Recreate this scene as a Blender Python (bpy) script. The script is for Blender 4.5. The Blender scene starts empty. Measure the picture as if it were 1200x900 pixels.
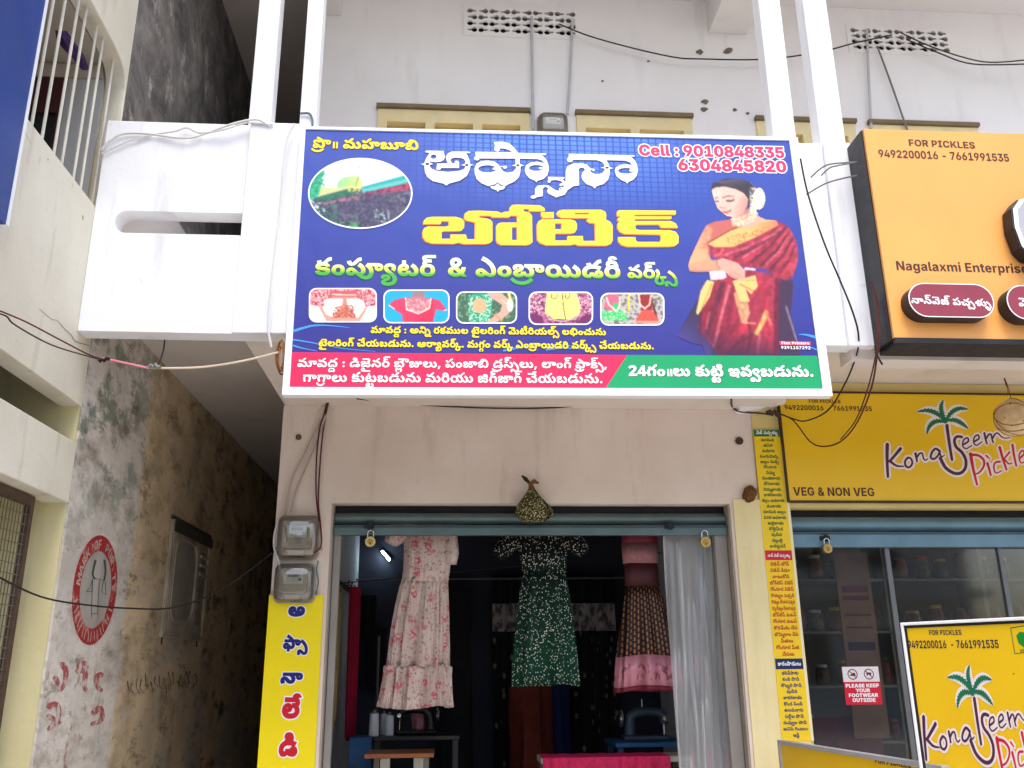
import bpy, bmesh, math, random
import numpy as np
from mathutils import Vector, Matrix
from mathutils.geometry import delaunay_2d_cdt
random.seed(7)
SC = bpy.context.scene
COL = SC.collection
PI = math.pi

# ------------------------------------------------------------------ camera
FPX, CZ = 1048.1, 1.55
YAW, PITCH, ROLL = math.radians(4.1124), math.radians(17.4097), math.radians(-0.5625)
def cam_axes():
    cy, sy, cp, sp = math.cos(YAW), math.sin(YAW), math.cos(PITCH), math.sin(PITCH)
    f = Vector((sy*cp, cy*cp, sp)); r = Vector((cy, -sy, 0)); u = r.cross(f)
    cr, sr = math.cos(ROLL), math.sin(ROLL)
    return r*cr+u*sr, u*cr-r*sr, f
AR, AU, AF = cam_axes()
cam_d = bpy.data.cameras.new('camera'); cam = bpy.data.objects.new('camera', cam_d); COL.objects.link(cam)
cam.matrix_world = Matrix(((AR.x, AU.x, -AF.x, 0), (AR.y, AU.y, -AF.y, 0), (AR.z, AU.z, -AF.z, CZ), (0, 0, 0, 1)))
cam_d.sensor_width = 36; cam_d.lens = FPX/1200*36; cam_d.clip_end = 3000; cam_d.clip_start = 0.05
SC.camera = cam

# ------------------------------------------------------------------ sky, sun, exposure
W = bpy.data.worlds.new('World'); SC.world = W; W.use_nodes = True
wn = W.node_tree.nodes; wl = W.node_tree.links
bg = wn['Background']; sky = wn.new('ShaderNodeTexSky'); sky.sky_type = 'NISHITA'; sky.sun_disc = False
SUN_EL, SUN_AZ = math.radians(61), math.radians(176)     # azimuth from +Y (into the picture), clockwise
sky.sun_elevation = SUN_EL; sky.sun_rotation = SUN_AZ
sky.air_density = 1.0; sky.dust_density = 3.5; sky.ozone_density = 0.6
wl.new(sky.outputs[0], bg.inputs[0]); bg.inputs[1].default_value = 0.15
sd = bpy.data.lights.new('sun', 'SUN'); sd.energy = 1.0; sd.angle = math.radians(30); sd.color = (1.0, 0.985, 0.965)
so = bpy.data.objects.new('sun', sd); COL.objects.link(so)
sdir = Vector((math.sin(SUN_AZ)*math.cos(SUN_EL), math.cos(SUN_AZ)*math.cos(SUN_EL), math.sin(SUN_EL)))
so.rotation_euler = (-sdir).to_track_quat('-Z', 'Y').to_euler()
vs = SC.view_settings; vs.view_transform = 'Standard'; vs.look = 'None'; vs.exposure = 1.0; vs.gamma = 1; vs.use_curve_mapping = False

# ------------------------------------------------------------------ geometry helpers
def ray(px, py):
    return AR*((px-600)/FPX) + AU*(-(py-450)/FPX) + AF
C0 = Vector((0, 0, CZ))
class Plane:
    def __init__(s, p, n): s.p = Vector(p); s.n = Vector(n).normalized()
    def at(s, px, py, lift=0):
        d = ray(px, py); t = (s.p-C0).dot(s.n)/d.dot(s.n)
        return C0+d*t+s.n*lift
def PY(y): return Plane((0, y, 0), (0, -1, 0))
def PX(x): return Plane((x, 0, 0), (1, 0, 0))
def onY(px, py, y): return PY(y).at(px, py)
def onX(px, py, x): return PX(x).at(px, py)
def lin(c):
    return tuple(((v/255)/12.92 if v/255 <= .04045 else ((v/255+.055)/1.055)**2.4) for v in c)

class MB:
    def __init__(s): s.v = []; s.f = []; s.sm = False
    def quad(s, a, b, c, d):
        i = len(s.v); s.v += [Vector(a), Vector(b), Vector(c), Vector(d)]; s.f.append((i, i+1, i+2, i+3)); return s
    def box(s, x0, x1, y0, y1, z0, z1):
        i = len(s.v)
        s.v += [Vector((x, y, z)) for z in (z0, z1) for y in (y0, y1) for x in (x0, x1)]
        s.f += [tuple(i+k for k in q) for q in ((0, 2, 3, 1), (4, 5, 7, 6), (0, 1, 5, 4), (2, 6, 7, 3), (0, 4, 6, 2), (1, 3, 7, 5))]
        return s
    def obox(s, c, ax, ay, az, hx, hy, hz):
        i = len(s.v); c = Vector(c); ax, ay, az = Vector(ax), Vector(ay), Vector(az)
        s.v += [c+ax*(hx*a)+ay*(hy*b)+az*(hz*d) for d in (-1, 1) for b in (-1, 1) for a in (-1, 1)]
        s.f += [tuple(i+k for k in q) for q in ((0, 2, 3, 1), (4, 5, 7, 6), (0, 1, 5, 4), (2, 6, 7, 3), (0, 4, 6, 2), (1, 3, 7, 5))]
        return s
    def tube(s, pts, r, n=8, closed=False, caps=True):
        pts = [Vector(p) for p in pts]; m = len(pts); base = len(s.v)
        rs = r if isinstance(r, (list, tuple)) else [r]*m
        up = None
        for k, p in enumerate(pts):
            a = pts[(k-1) % m] if (closed or k > 0) else p
            b = pts[(k+1) % m] if (closed or k < m-1) else p
            t = (b-a).normalized() if (b-a).length > 1e-9 else Vector((0, 0, 1))
            if up is None: up = t.orthogonal().normalized()
            up = (up-t*up.dot(t)); up = up.normalized() if up.length > 1e-6 else t.orthogonal().normalized()
            w = t.cross(up)
            s.v += [p+(up*math.cos(2*PI*j/n)+w*math.sin(2*PI*j/n))*rs[k] for j in range(n)]
        for k in range(m if closed else m-1):
            for j in range(n):
                a = base+k*n; b = base+((k+1) % m)*n
                s.f.append((a+j, a+(j+1) % n, b+(j+1) % n, b+j))
        if caps and not closed:
            s.f.append(tuple(base+j for j in range(n))[::-1]); s.f.append(tuple(base+(m-1)*n+j for j in range(n)))
        s.sm = True
        return s
    def rings(s, rings, caps=True):
        b = len(s.v); n = len(rings[0])
        for r in rings: s.v += [Vector(p) for p in r]
        for k in range(len(rings)-1):
            for j in range(n):
                s.f.append((b+k*n+j, b+k*n+(j+1) % n, b+(k+1)*n+(j+1) % n, b+(k+1)*n+j))
        if caps: s.f.append(tuple(b+j for j in range(n))[::-1]); s.f.append(tuple(b+(len(rings)-1)*n+j for j in range(n)))
        return s
    def lathe(s, c, prof, n=20, axis='z'):
        c = Vector(c); R = []
        for r, h in prof:
            ring = []
            for j in range(n):
                a = 2*PI*j/n; x, y = r*math.cos(a), r*math.sin(a)
                ring.append(c+(Vector((x, y, h)) if axis == 'z' else Vector((x, -h, y)) if axis == 'y' else Vector((h, x, y))))
            R.append(ring)
        s.sm = True
        return s.rings(R)
    def grid(s, fn, nu, nv):
        b = len(s.v)
        for j in range(nv+1):
            for i in range(nu+1): s.v.append(Vector(fn(i/nu, j/nv)))
        for j in range(nv):
            for i in range(nu):
                a = b+j*(nu+1)+i; s.f.append((a, a+1, a+nu+2, a+nu+1))
        s.sm = True
        return s
    def flat(s, tri, fn):
        P, F = tri; b = len(s.v); s.v += [Vector(fn(x, y)) for x, y in P]; s.f += [tuple(b+k for k in f) for f in F]; return s
    def plate(s, outer, holes, fn, t):
        """polygon with holes, extruded: fn(u, v, d) -> point; d runs 0..t"""
        P, F = cdt([outer]+holes, 'parity')
        b = len(s.v); m = len(P)
        s.v += [Vector(fn(x, y, 0)) for x, y in P]+[Vector(fn(x, y, t)) for x, y in P]
        s.f += [tuple(b+k for k in f) for f in F]+[tuple(b+m+k for k in f[::-1]) for f in F]
        for c in [outer]+holes:
            b = len(s.v); n = len(c)
            s.v += [Vector(fn(x, y, 0)) for x, y in c]+[Vector(fn(x, y, t)) for x, y in c]
            s.f += [(b+i, b+(i+1) % n, b+n+(i+1) % n, b+n+i) for i in range(n)]
        return s
    def build(s, name, m, parent=None, bevel=0, fix=True, loc=None, smooth=None):
        L = Vector(loc) if loc is not None else (parent['_o'] if parent is not None and '_o' in parent else Vector((0, 0, 0)))
        L = Vector(L)
        me = bpy.data.meshes.new(name); me.from_pydata([tuple(v-L) for v in s.v], [], s.f)
        if fix or bevel:
            bm = bmesh.new(); bm.from_mesh(me); bmesh.ops.remove_doubles(bm, verts=bm.verts, dist=2e-5)
            if fix: bmesh.ops.recalc_face_normals(bm, faces=bm.faces)
            bm.to_mesh(me); bm.free()
        sm = s.sm if smooth is None else smooth
        if sm:
            me.polygons.foreach_set('use_smooth', [True]*len(me.polygons))
            try: me.set_sharp_from_angle(angle=math.radians(42))
            except Exception: pass
        me.materials.append(m)
        o = bpy.data.objects.new(name, me); COL.objects.link(o)
        if parent is not None:
            o.parent = parent; o['_o'] = list(L)
        else:
            o.location = L; o['_o'] = list(L)
        if bevel:
            md = o.modifiers.new('bevel', 'BEVEL'); md.width = bevel; md.segments = 2; md.limit_method = 'ANGLE'; md.angle_limit = math.radians(40)
        return o

def thing(name, label, cat, loc, group=None):
    o = bpy.data.objects.new(name, None); COL.objects.link(o); o.location = loc; o.empty_display_size = .1
    o['_o'] = list(loc); o['label'] = label; o['category'] = cat
    if group: o['group'] = group
    return o
def tag(o, label, cat, group=None):
    o['label'] = label; o['category'] = cat
    if group: o['group'] = group
    return o

def winding(C, pts):
    """signed winding number of the contours round each point"""
    w = np.zeros(len(pts), int); x, y = pts[:, 0], pts[:, 1]
    for c in C:
        c = np.asarray(c, float); d = np.roll(c, -1, 0)
        for (x0, y0), (x1, y1) in zip(c, d):
            if y0 == y1: continue
            xc = x0+(y-y0)*(x1-x0)/(y1-y0)
            if y1 > y0: w += ((y >= y0) & (y < y1) & (xc > x))
            else: w -= ((y >= y1) & (y < y0) & (xc > x))
    return w
def crossings(C, pts):
    w = np.zeros(len(pts), int); x, y = pts[:, 0], pts[:, 1]
    for c in C:
        c = np.asarray(c, float); d = np.roll(c, -1, 0)
        for (x0, y0), (x1, y1) in zip(c, d):
            if y0 == y1: continue
            w += ((y >= min(y0, y1)) & (y < max(y0, y1)) & (x0+(y-y0)*(x1-x0)/(y1-y0) > x))
    return w
def cdt(C, mode='nonzero'):
    co, ed = [], []
    for c in C:
        b = len(co); co += [Vector((float(x), float(y))) for x, y in c]; n = len(c)
        ed += [(b+i, b+(i+1) % n) for i in range(n)]
    sz = max(max(abs(v.x), abs(v.y)) for v in co) or 1
    V, _, F, *_ = delaunay_2d_cdt(co, ed, [], 0, sz*1e-6)
    if not F: return [], []
    cen = np.array([[sum(V[i].x for i in f)/len(f), sum(V[i].y for i in f)/len(f)] for f in F])
    keep = winding(C, cen) != 0 if mode == 'nonzero' else crossings(C, cen) % 2 == 1
    return [(v.x, v.y) for v in V], [tuple(f) for f, k in zip(F, keep) if k]
def ell(cx, cy, rx, ry, n=20): return [(cx+rx*math.cos(2*PI*i/n), cy+ry*math.sin(2*PI*i/n)) for i in range(n)]
def rrect(x0, y0, x1, y1, r, n=5):
    o = []
    for cx, cy, a in ((x1-r, y1-r, 0), (x0+r, y1-r, 90), (x0+r, y0+r, 180), (x1-r, y0+r, 270)):
        for k in range(n+1):
            t = math.radians(a+90*k/n); o.append((cx+r*math.cos(t), cy+r*math.sin(t)))
    return o
def spline(P, k=6):
    """Catmull-Rom through the points"""
    P = [Vector(p) for p in P]; o = []
    for i in range(len(P)-1):
        a, b, c, d = P[max(i-1, 0)], P[i], P[i+1], P[min(i+2, len(P)-1)]
        for j in range(k):
            t = j/k
            o.append(.5*((2*b)+(c-a)*t+(2*a-5*b+4*c-d)*t*t+(3*b-a-3*c+d)*t*t*t))
    o.append(P[-1]); return o

GLYPHS = {
1:[[238,62,-15,2,-14,8,-7,11,-3,14,2,13,8,16,28,-2,-10,-13,-2,-10,4,-9,9,-4,11,3,3,9,-3,8,-13,5,-109,0,-11,-7,-4,-10,-32,0,-7,12,-15,5,-12,-7,2,-16,-30,-8,-6,17,1,16,15,20,21,7,31,-4,12,-10,5,-9,-3,0,10,14,21,9,120,-2,15,-5,11,-9,6,-11,2,-14,-3,-16,-8,-12,-13,-8],[136,-3,-17,2,-14,6,-48,43,-6,1,-7,-5,-2,-10,3,-7,9,-3,9,3,8,9,4,10,22,-23,-14,-16,-11,-7,-22,-3,-20,3,-13,9,-8,13,-2,21,6,15,16,14,17,5,16,0,17,-6,47,-41,13,-1,10,8,2,12,-2,20,-16,36,-26,32,-48,27,17,32,44,-25,29,-24,9,-9,27,-57,4,-30,-6,-29,-18,-18]],
2:[[-99,-75,-40,6,-17,8,-22,15,-18,19,22,20,15,-16,17,-12,32,-9,23,0,22,5,18,9,24,23,22,-20,-18,-19,-21,-15,-27,-10]],
3:[[30,-2,0,110,24,0,0,-110],[78,-2,0,110,23,0,0,-110]],
4:[[71,98,-17,2,-13,8,-10,12,-7,20,36,9,7,-20,11,-3,45,46,18,8,17,2,2,-30,-22,-7,-40,-39],[136,-3,-17,2,-14,6,-43,41,-9,3,-8,-3,-3,-6,0,-9,5,-5,16,1,8,9,4,10,22,-23,-14,-16,-11,-7,-22,-3,-20,3,-13,9,-8,13,-2,15,3,16,6,9,13,10,17,5,16,0,25,-11,35,-33,20,-3,8,10,1,13,-6,18,-10,11,-27,14,-38,2,46,28,31,-11,16,-10,17,-20,6,-16,2,-26,-5,-20,-13,-16,-18,-8],[222,-3,-25,5,-32,26,20,22,26,-19,15,-2,11,7,2,17,-5,14,-13,16,-18,13,21,30,20,-14,17,-17,12,-21,3,-24,-3,-21,-10,-17,-17,-11]],
5:[[136,-3,-17,2,-14,6,-43,41,-9,3,-8,-3,-3,-6,0,-9,5,-5,16,1,8,9,4,10,22,-23,-14,-16,-11,-7,-22,-3,-20,3,-13,9,-8,13,-2,15,3,16,6,9,13,10,17,5,16,0,21,-9,41,-37,12,-2,9,2,6,12,-3,20,-11,16,-22,17,21,29,15,-10,28,-31,7,-15,3,-19,-4,-21,-10,-17,-16,-11],[242,45,-15,2,-14,8,-7,11,-3,14,2,13,8,16,28,-2,-10,-13,-2,-10,4,-10,6,-3,12,1,5,8,-3,11,-9,4,-109,1,1,29,102,0,17,-4,14,-7,8,-8,5,-12,-2,-26,-14,-17],[59,98,-17,2,-13,8,-11,12,-7,20,36,9,8,-20,11,-3,44,46,18,8,18,2,2,-30,-23,-7,-39,-39]],
6:[[145,-3,-19,3,-11,5,-15,17,7,0,-18,-18,-18,-6,-31,0,-20,10,-11,20,4,21,13,14,37,19,5,10,-4,6,-13,1,-7,-7,2,-11,-33,-10,-5,23,5,15,12,10,17,5,31,0,17,-6,14,-17,-3,-25,-12,-13,-39,-19,-3,-10,7,-5,15,1,11,6,6,15,35,0,6,-16,16,-6,9,1,7,7,1,21,-13,22,-22,16,21,30,20,-14,17,-17,11,-21,4,-15,-1,-24,-8,-18,-9,-10,-19,-8]],
7:[[26,-3,-26,5,-32,26,21,22,25,-19,15,-2,11,7,2,17,-5,14,-13,16,-18,13,21,29,16,-10,2,-6,25,-24,7,-16,3,-19,-4,-21,-10,-17,-17,-11],[133,45,-15,2,-14,8,-7,11,-3,14,2,13,8,16,28,-2,-10,-13,-2,-10,4,-10,7,-3,11,1,5,8,-3,11,-9,4,-109,1,1,29,102,0,18,-4,13,-7,8,-8,5,-12,-2,-26,-14,-17]],
8:[[146,-3,-19,3,-11,5,-16,17,7,0,-18,-18,-28,-7,-32,5,-17,17,-3,18,6,16,16,13,32,16,5,6,-3,10,-14,1,-7,-7,2,-11,-33,-10,-5,20,3,15,14,13,17,5,24,1,19,-5,12,-9,7,-15,-1,-16,-6,-11,-47,-25,-4,-7,4,-6,11,-2,14,3,7,6,4,13,35,0,6,-16,14,-6,17,4,9,11,3,20,-2,21,-9,25,-10,16,-19,16,-23,8,-19,0,-5,-4,0,-9,9,-5,11,6,-1,13,-10,10,29,5,8,-15,1,-11,-2,-14,-8,-10,-12,-6,-22,-2,-15,4,-13,12,-5,18,3,14,9,12,15,8,21,3,24,-3,31,-12,24,-20,20,-37,7,-42,-7,-37,-9,-13,-13,-10]],
9:[[78,-3,-27,2,-21,5,-16,11,-11,19,35,10,10,-11,13,-5,29,0,15,6,0,7,-6,4,-61,7,-17,7,-8,8,-6,15,2,15,9,14,18,9,37,5,35,-3,22,-13,11,-18,-35,-8,-9,9,-12,4,-27,0,-10,-5,0,-7,5,-4,53,-5,21,-5,10,-7,7,-13,-1,-25,-11,-15,-19,-9],[65,98,-17,2,-13,8,-10,12,-7,20,36,9,7,-20,11,-3,45,46,18,8,17,2,2,-30,-22,-7,-40,-39]],
10:[[7,52,5,22,12,18,20,11,26,4,26,-4,19,-11,12,-18,4,-22,-4,-22,-12,-17,-20,-12,-26,-4,-26,4,-19,12,-13,17],[43,52,7,-19,8,-5,11,-2,12,2,8,6,6,18,-6,19,-8,6,-11,1,-20,-7]],
11:[[136,-2,-15,0,-18,8,-39,38,-11,5,-8,-3,-3,-6,0,-9,5,-5,16,1,8,9,4,10,22,-23,-14,-16,-11,-7,-22,-3,-20,3,-13,9,-8,13,-2,15,3,16,6,9,13,10,17,5,16,0,21,-9,41,-37,12,-2,9,2,6,12,-3,20,-11,16,-22,17,21,30,21,-14,16,-17,12,-21,4,-24,-4,-22,-10,-16,-16,-10],[193,-40,-24,3,-22,9,-48,38,39,11,17,-19,17,-8,26,-1,18,8,11,19,-2,35,-13,21,-24,20,21,30,14,-10,32,-38,9,-27,1,-27,-5,-20,-14,-24,-23,-15],[316,45,-15,2,-14,8,-7,11,-3,14,1,13,9,16,28,-2,-10,-13,-2,-10,4,-10,6,-3,11,1,6,8,-3,11,-9,4,-110,1,1,29,103,0,17,-4,14,-7,8,-8,5,-12,-2,-26,-14,-17],[59,98,-17,2,-13,8,-11,12,-7,20,36,9,8,-20,11,-3,44,46,18,8,18,2,2,-30,-23,-7,-39,-39]],
12:[[43,-101,-24,2,-21,7,-11,11,-4,12,2,14,6,9,42,23,1,10,-17,1,-4,-5,2,-9,-30,-8,-5,12,0,12,10,15,15,6,27,2,17,-4,16,-15,1,-22,-14,-15,-31,-16,-2,-8,16,-5,26,2,16,6,12,11,4,19,-7,17,-11,14,-55,48,-10,14,-4,16,3,22,16,19,19,8,29,1,25,-8,15,-16,4,-26,-11,-26,-2,-4,-28,18,6,20,-10,12,-11,2,-13,-3,-6,-8,-1,-11,9,-13,48,-39,18,-20,10,-19,2,-28,-7,-21,-19,-21,-27,-11]],
13:[[151,-3,-18,3,-11,5,-16,17,7,0,-18,-18,-17,-6,-30,0,-21,10,-14,22,-4,28,4,28,13,22,19,13,24,4,24,-5,14,-13,5,-19,-3,-16,-9,-11,-20,-8,-26,0,-27,15,9,25,14,-13,13,-3,14,4,1,13,-7,5,-14,-3,-7,-8,-5,-14,2,-33,8,-9,12,-3,17,5,9,17,34,0,3,-11,7,-8,12,-3,12,3,6,12,-3,19,-11,17,-22,16,21,30,27,-19,22,-33,3,-15,-1,-24,-8,-18,-9,-10,-19,-8],[84,157,-2,-36,-31,0,-2,36]],
14:[[8,59,5,26,13,21,22,14,32,5,30,-4,23,-14,13,-21,5,-27,-5,-25,-13,-20,-22,-13,-32,-4,-31,5,-22,13,-13,20],[46,62,2,-13,6,-11,11,-7,14,-2,15,2,11,7,6,10,2,13,-2,14,-6,11,-11,7,-14,3,-15,-3,-11,-7,-6,-11],[31,132,6,18,10,9,-1,-5,-12,13,-5,17,3,14,11,11,26,8,89,0,0,-28,-82,0,-12,-5,-1,-7,6,-5,47,-1,0,-28,-42,0,-9,-5,3,-11,19,-2,0,-28,-24,1,-19,7,-10,11]],
15:[[136,-3,-17,2,-14,6,-48,43,-6,1,-8,-5,-1,-10,3,-7,9,-3,9,3,8,9,4,10,22,-23,-14,-16,-11,-7,-22,-3,-20,3,-13,9,-8,13,-2,21,5,15,17,14,17,5,16,0,17,-6,47,-41,16,0,8,10,-2,32,-16,34,-33,34,-41,23,18,33,33,-18,31,-24,25,-30,17,-35,7,-38,-6,-28,-18,-19]],
16:[[145,-3,-19,3,-11,5,-15,17,7,0,-18,-18,-18,-6,-31,0,-20,10,-11,20,4,22,13,13,37,19,5,10,-4,6,-13,1,-7,-7,2,-11,-33,-10,-5,23,5,15,17,12,28,4,28,-4,14,-13,5,-16,-6,-19,-15,-13,-37,-19,1,-9,13,-3,17,5,8,17,35,0,3,-11,7,-8,12,-3,12,3,6,16,-5,21,-14,16,-18,14,19,23,28,-19,16,-16,7,-13,4,-15,-1,-24,-8,-18,-9,-10,-19,-8],[252,45,-15,2,-14,8,-8,11,-3,14,2,13,9,16,28,-2,-10,-13,-2,-10,3,-10,7,-3,11,1,5,8,-3,11,-9,4,-139,1,0,29,123,0,35,-6,17,-17,3,-27,-6,-13,-10,-11]],
17:[[-103,-76,-43,7,-18,7,-23,15,-18,20,21,20,17,-17,18,-12,33,-9,25,0,23,5,20,10,25,23,22,-20,-19,-20,-23,-15,-27,-10]],
18:[[8,60,5,25,13,21,22,14,32,5,30,-4,23,-14,13,-21,5,-26,-5,-26,-13,-20,-22,-13,-32,-4,-31,5,-22,13,-13,20],[46,61,2,-13,6,-10,11,-7,14,-2,15,2,11,7,6,10,2,12,-2,14,-6,10,-11,7,-14,3,-15,-3,-11,-7,-6,-10],[184,-3,-25,5,-32,26,21,22,25,-19,15,-2,11,7,2,17,-5,14,-13,16,-18,13,21,30,21,-14,16,-17,12,-21,4,-24,-4,-21,-10,-17,-17,-11],[273,-3,-26,5,-32,26,21,22,25,-19,15,-2,11,7,2,17,-5,14,-13,16,-18,13,21,30,21,-14,17,-17,11,-21,4,-24,-4,-21,-10,-17,-17,-11]],
19:[[150,-3,-35,6,-14,9,-6,6,3,0,-13,-13,-18,-7,-23,0,-17,7,-12,14,-6,20,2,34,9,18,23,21,22,9,26,4,49,-2,43,-13,-16,-29,-43,13,-39,0,-26,-11,-12,-19,0,-22,3,-7,8,-6,11,1,5,5,6,16,32,0,9,-18,26,-6,19,3,2,9,-4,6,-10,1,-6,-6,0,-11,8,-9,-25,-7,-9,27,2,13,8,11,11,8,16,2,25,-7,13,-20,1,-13,-4,-14,-16,-18],[96,98,-16,2,-14,8,-10,12,-7,20,36,9,8,-20,10,-3,45,46,18,8,18,2,2,-30,-23,-7,-39,-39]],
20:[[74,176,28,-5,14,-8,10,-11,10,-29,-2,-25,-30,13,-1,12,-5,13,-18,10,-13,-1,-9,-7,0,-10,8,-9,-32,-10,-3,3,-7,24,8,24,19,13],[8,59,5,26,13,21,22,14,32,5,30,-4,23,-14,13,-21,5,-27,-5,-25,-13,-20,-22,-13,-32,-4,-31,5,-22,13,-13,20],[46,62,2,-13,6,-11,11,-7,14,-2,15,2,11,7,6,10,2,13,-2,14,-6,11,-11,7,-14,3,-15,-3,-11,-7,-6,-11],[88,217,26,-7,15,-19,-27,-7,-8,8,-13,-1,-5,-10,10,-13,-27,-10,-12,19,2,21,15,14]],
21:[[136,-3,-17,2,-14,6,-43,41,-9,3,-8,-3,-3,-6,0,-9,5,-5,16,1,8,9,4,10,22,-23,-14,-16,-11,-7,-22,-3,-20,3,-13,9,-8,13,-2,15,3,16,6,9,13,10,17,5,16,0,25,-11,35,-33,20,-3,8,10,1,13,-6,18,-10,11,-27,14,-38,2,46,28,31,-11,16,-10,17,-20,6,-16,2,-26,-5,-20,-13,-16,-18,-8],[71,98,-17,2,-13,8,-10,12,-7,20,36,9,7,-20,11,-3,45,46,18,8,17,2,2,-30,-22,-7,-40,-39]],
22:[[47,-87,-19,2,-22,10,-13,15,-6,20,3,29,26,53,5,17,-2,21,-17,20,25,26,14,-13,9,-14,7,-32,-5,-28,-30,-63,0,-15,7,-13,12,-6,13,1,10,4,7,10,2,10,-3,15,-15,19,6,28,71,0,0,-29,-43,0,2,3,7,-8,9,-27,0,-16,-9,-19,-16,-13]],
23:[[117,-103,-30,8,-40,33,-7,-2,-2,-7,10,-24,-33,-11,-10,23,-1,22,6,13,10,9,14,5,18,0,15,-6,42,-34,13,1,9,12,0,39,-13,37,-30,37,-38,28,20,29,36,-25,24,-25,20,-30,13,-34,5,-37,-6,-33,-17,-21]],
24:[[136,-3,-17,2,-14,6,-43,41,-9,3,-8,-3,-3,-6,0,-9,5,-5,16,1,8,9,4,10,22,-23,-14,-16,-11,-7,-22,-3,-20,3,-13,9,-8,13,-2,15,3,16,6,9,13,10,17,5,16,0,25,-11,35,-33,20,-3,8,10,1,13,-6,18,-10,11,-27,14,-38,2,46,28,31,-11,16,-10,17,-20,6,-16,2,-26,-5,-20,-13,-16,-18,-8],[222,-3,-25,5,-32,26,20,22,26,-19,15,-2,11,7,2,17,-5,14,-13,16,-18,13,21,29,16,-10,2,-6,25,-24,7,-16,2,-19,-3,-21,-10,-17,-17,-11],[330,45,-15,2,-14,8,-8,11,-2,14,1,13,9,16,28,-2,-10,-13,-2,-10,3,-10,7,-3,11,1,6,8,-3,11,-9,4,-109,1,1,29,102,0,17,-4,14,-7,8,-8,5,-12,-2,-26,-14,-17],[71,98,-17,2,-13,8,-10,12,-7,20,36,9,7,-20,11,-3,45,46,18,8,17,2,2,-30,-22,-7,-40,-39]],
25:[[139,-3,-19,2,-11,6,-16,17,8,1,-14,-17,-15,-7,-28,-1,-17,7,-16,23,-3,22,3,21,14,26,25,19,34,9,39,-2,22,-7,18,-12,13,-15,7,-18,2,-36,-5,-14,-11,-14,-17,-8],[133,29,9,3,4,6,2,21,-8,21,-14,10,-19,5,-26,-1,-18,-7,-12,-12,-4,-10,-1,-18,2,-9,7,-8,17,2,8,19,34,0,7,-17],[90,98,-17,2,-13,8,-11,12,-7,20,36,9,8,-20,11,-3,44,46,18,8,18,2,2,-30,-23,-7,-39,-39]],
26:[[-42,-101,-23,5,-11,11,6,0,-12,-10,-12,-5,-16,-1,-13,5,-9,9,-5,17,1,20,7,12,23,18,24,6,27,-1,28,-13,16,-23,2,-23,-10,-19,-12,-7],[-48,-78,8,6,1,14,-5,10,-9,7,-13,4,-22,-2,-11,-5,-7,-9,-2,-14,6,-10,11,1,5,12,26,0,3,-10]],
27:[[14,18,7,17,16,5,15,-5,7,-17,-7,-16,-15,-5,-16,5],[14,92,7,17,16,5,15,-5,7,-17,-7,-16,-15,-5,-16,5]],
28:[[114,-3,-27,1,-32,8,-16,7,-18,15,-10,19,-3,22,2,16,8,20,16,13,14,6,22,1,21,-8,9,-10,5,-19,-3,-16,-8,-11,-14,-7,-25,-2,-17,5,-15,11,6,25,19,-15,20,1,5,10,-6,10,-13,-1,-10,-14,-1,-23,6,-13,15,-11,16,-5,52,-3,27,5,18,10,8,17,2,11,-8,19,-7,4,-11,0,-6,-6,-1,-8,4,-8,11,-6,0,-23,-69,0,0,27,36,0,-4,-3,-2,3,-7,17,1,12,6,12,17,11,19,2,16,-1,21,-9,14,-16,6,-20,-1,-25,-9,-21,-17,-17,-25,-11]],
29:[[134,-3,-21,3,-15,7,-37,35,-9,3,-7,-4,-1,-8,11,-25,-38,-11,-2,4,-8,25,1,22,7,14,18,12,23,3,19,-5,53,-42,16,1,8,12,1,22,-4,24,-9,21,-13,18,-18,13,-24,9,-20,0,-4,-4,0,-9,9,-5,11,6,-2,13,-9,10,31,3,7,-16,0,-15,-5,-13,-10,-8,-14,-4,-19,0,-14,5,-10,10,-5,14,1,15,7,13,14,9,19,5,21,-1,34,-9,27,-19,25,-36,11,-43,-3,-39,-16,-24,-13,-7]],
30:[[86,-87,-15,2,-15,7,-46,41,-20,0,-5,-5,0,-7,5,-7,10,-3,25,4,21,18,8,21,0,36,-8,26,-23,31,-28,20,21,29,33,-25,12,-14,19,-31,9,-34,1,-29,-4,-19,-17,-32,-18,-16,-22,-9,-26,-4,-24,3,-17,8,-11,18,1,26,12,16,23,8,22,-1,25,-11,41,-36,15,-1,12,8,20,-21,-20,-14]],
31:[[8,59,5,26,13,21,22,14,32,5,30,-4,23,-14,13,-21,5,-27,-5,-25,-13,-20,-22,-13,-32,-4,-31,5,-22,13,-13,20],[46,62,2,-13,6,-11,11,-7,14,-2,15,2,11,7,6,10,2,13,-2,14,-6,11,-11,7,-14,3,-15,-3,-11,-7,-6,-11],[70,98,-17,2,-13,8,-11,12,-6,20,35,9,8,-20,11,-3,45,46,17,8,18,2,2,-30,-23,-7,-39,-39]],
32:[[26,-3,-26,5,-32,26,21,22,25,-19,15,-2,11,7,2,17,-5,14,-13,16,-18,13,21,30,21,-14,17,-17,11,-21,4,-24,-4,-21,-10,-17,-17,-11]],
33:[[98,-3,-27,2,-23,7,-17,12,-17,22,-6,19,2,26,9,20,16,13,21,7,22,-1,16,-7,9,-11,5,-18,-3,-15,-9,-12,-19,-8,-27,0,-25,14,-2,1,6,25,14,-13,17,-3,12,6,-2,13,-12,3,-10,-7,-5,-12,0,-17,3,-13,8,-8,23,-11,42,0,17,6,10,10,4,14,-4,15,-25,20,21,29,26,-18,12,-16,6,-19,1,-20,-5,-16,-10,-14,-14,-12,-20,-8]],
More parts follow.
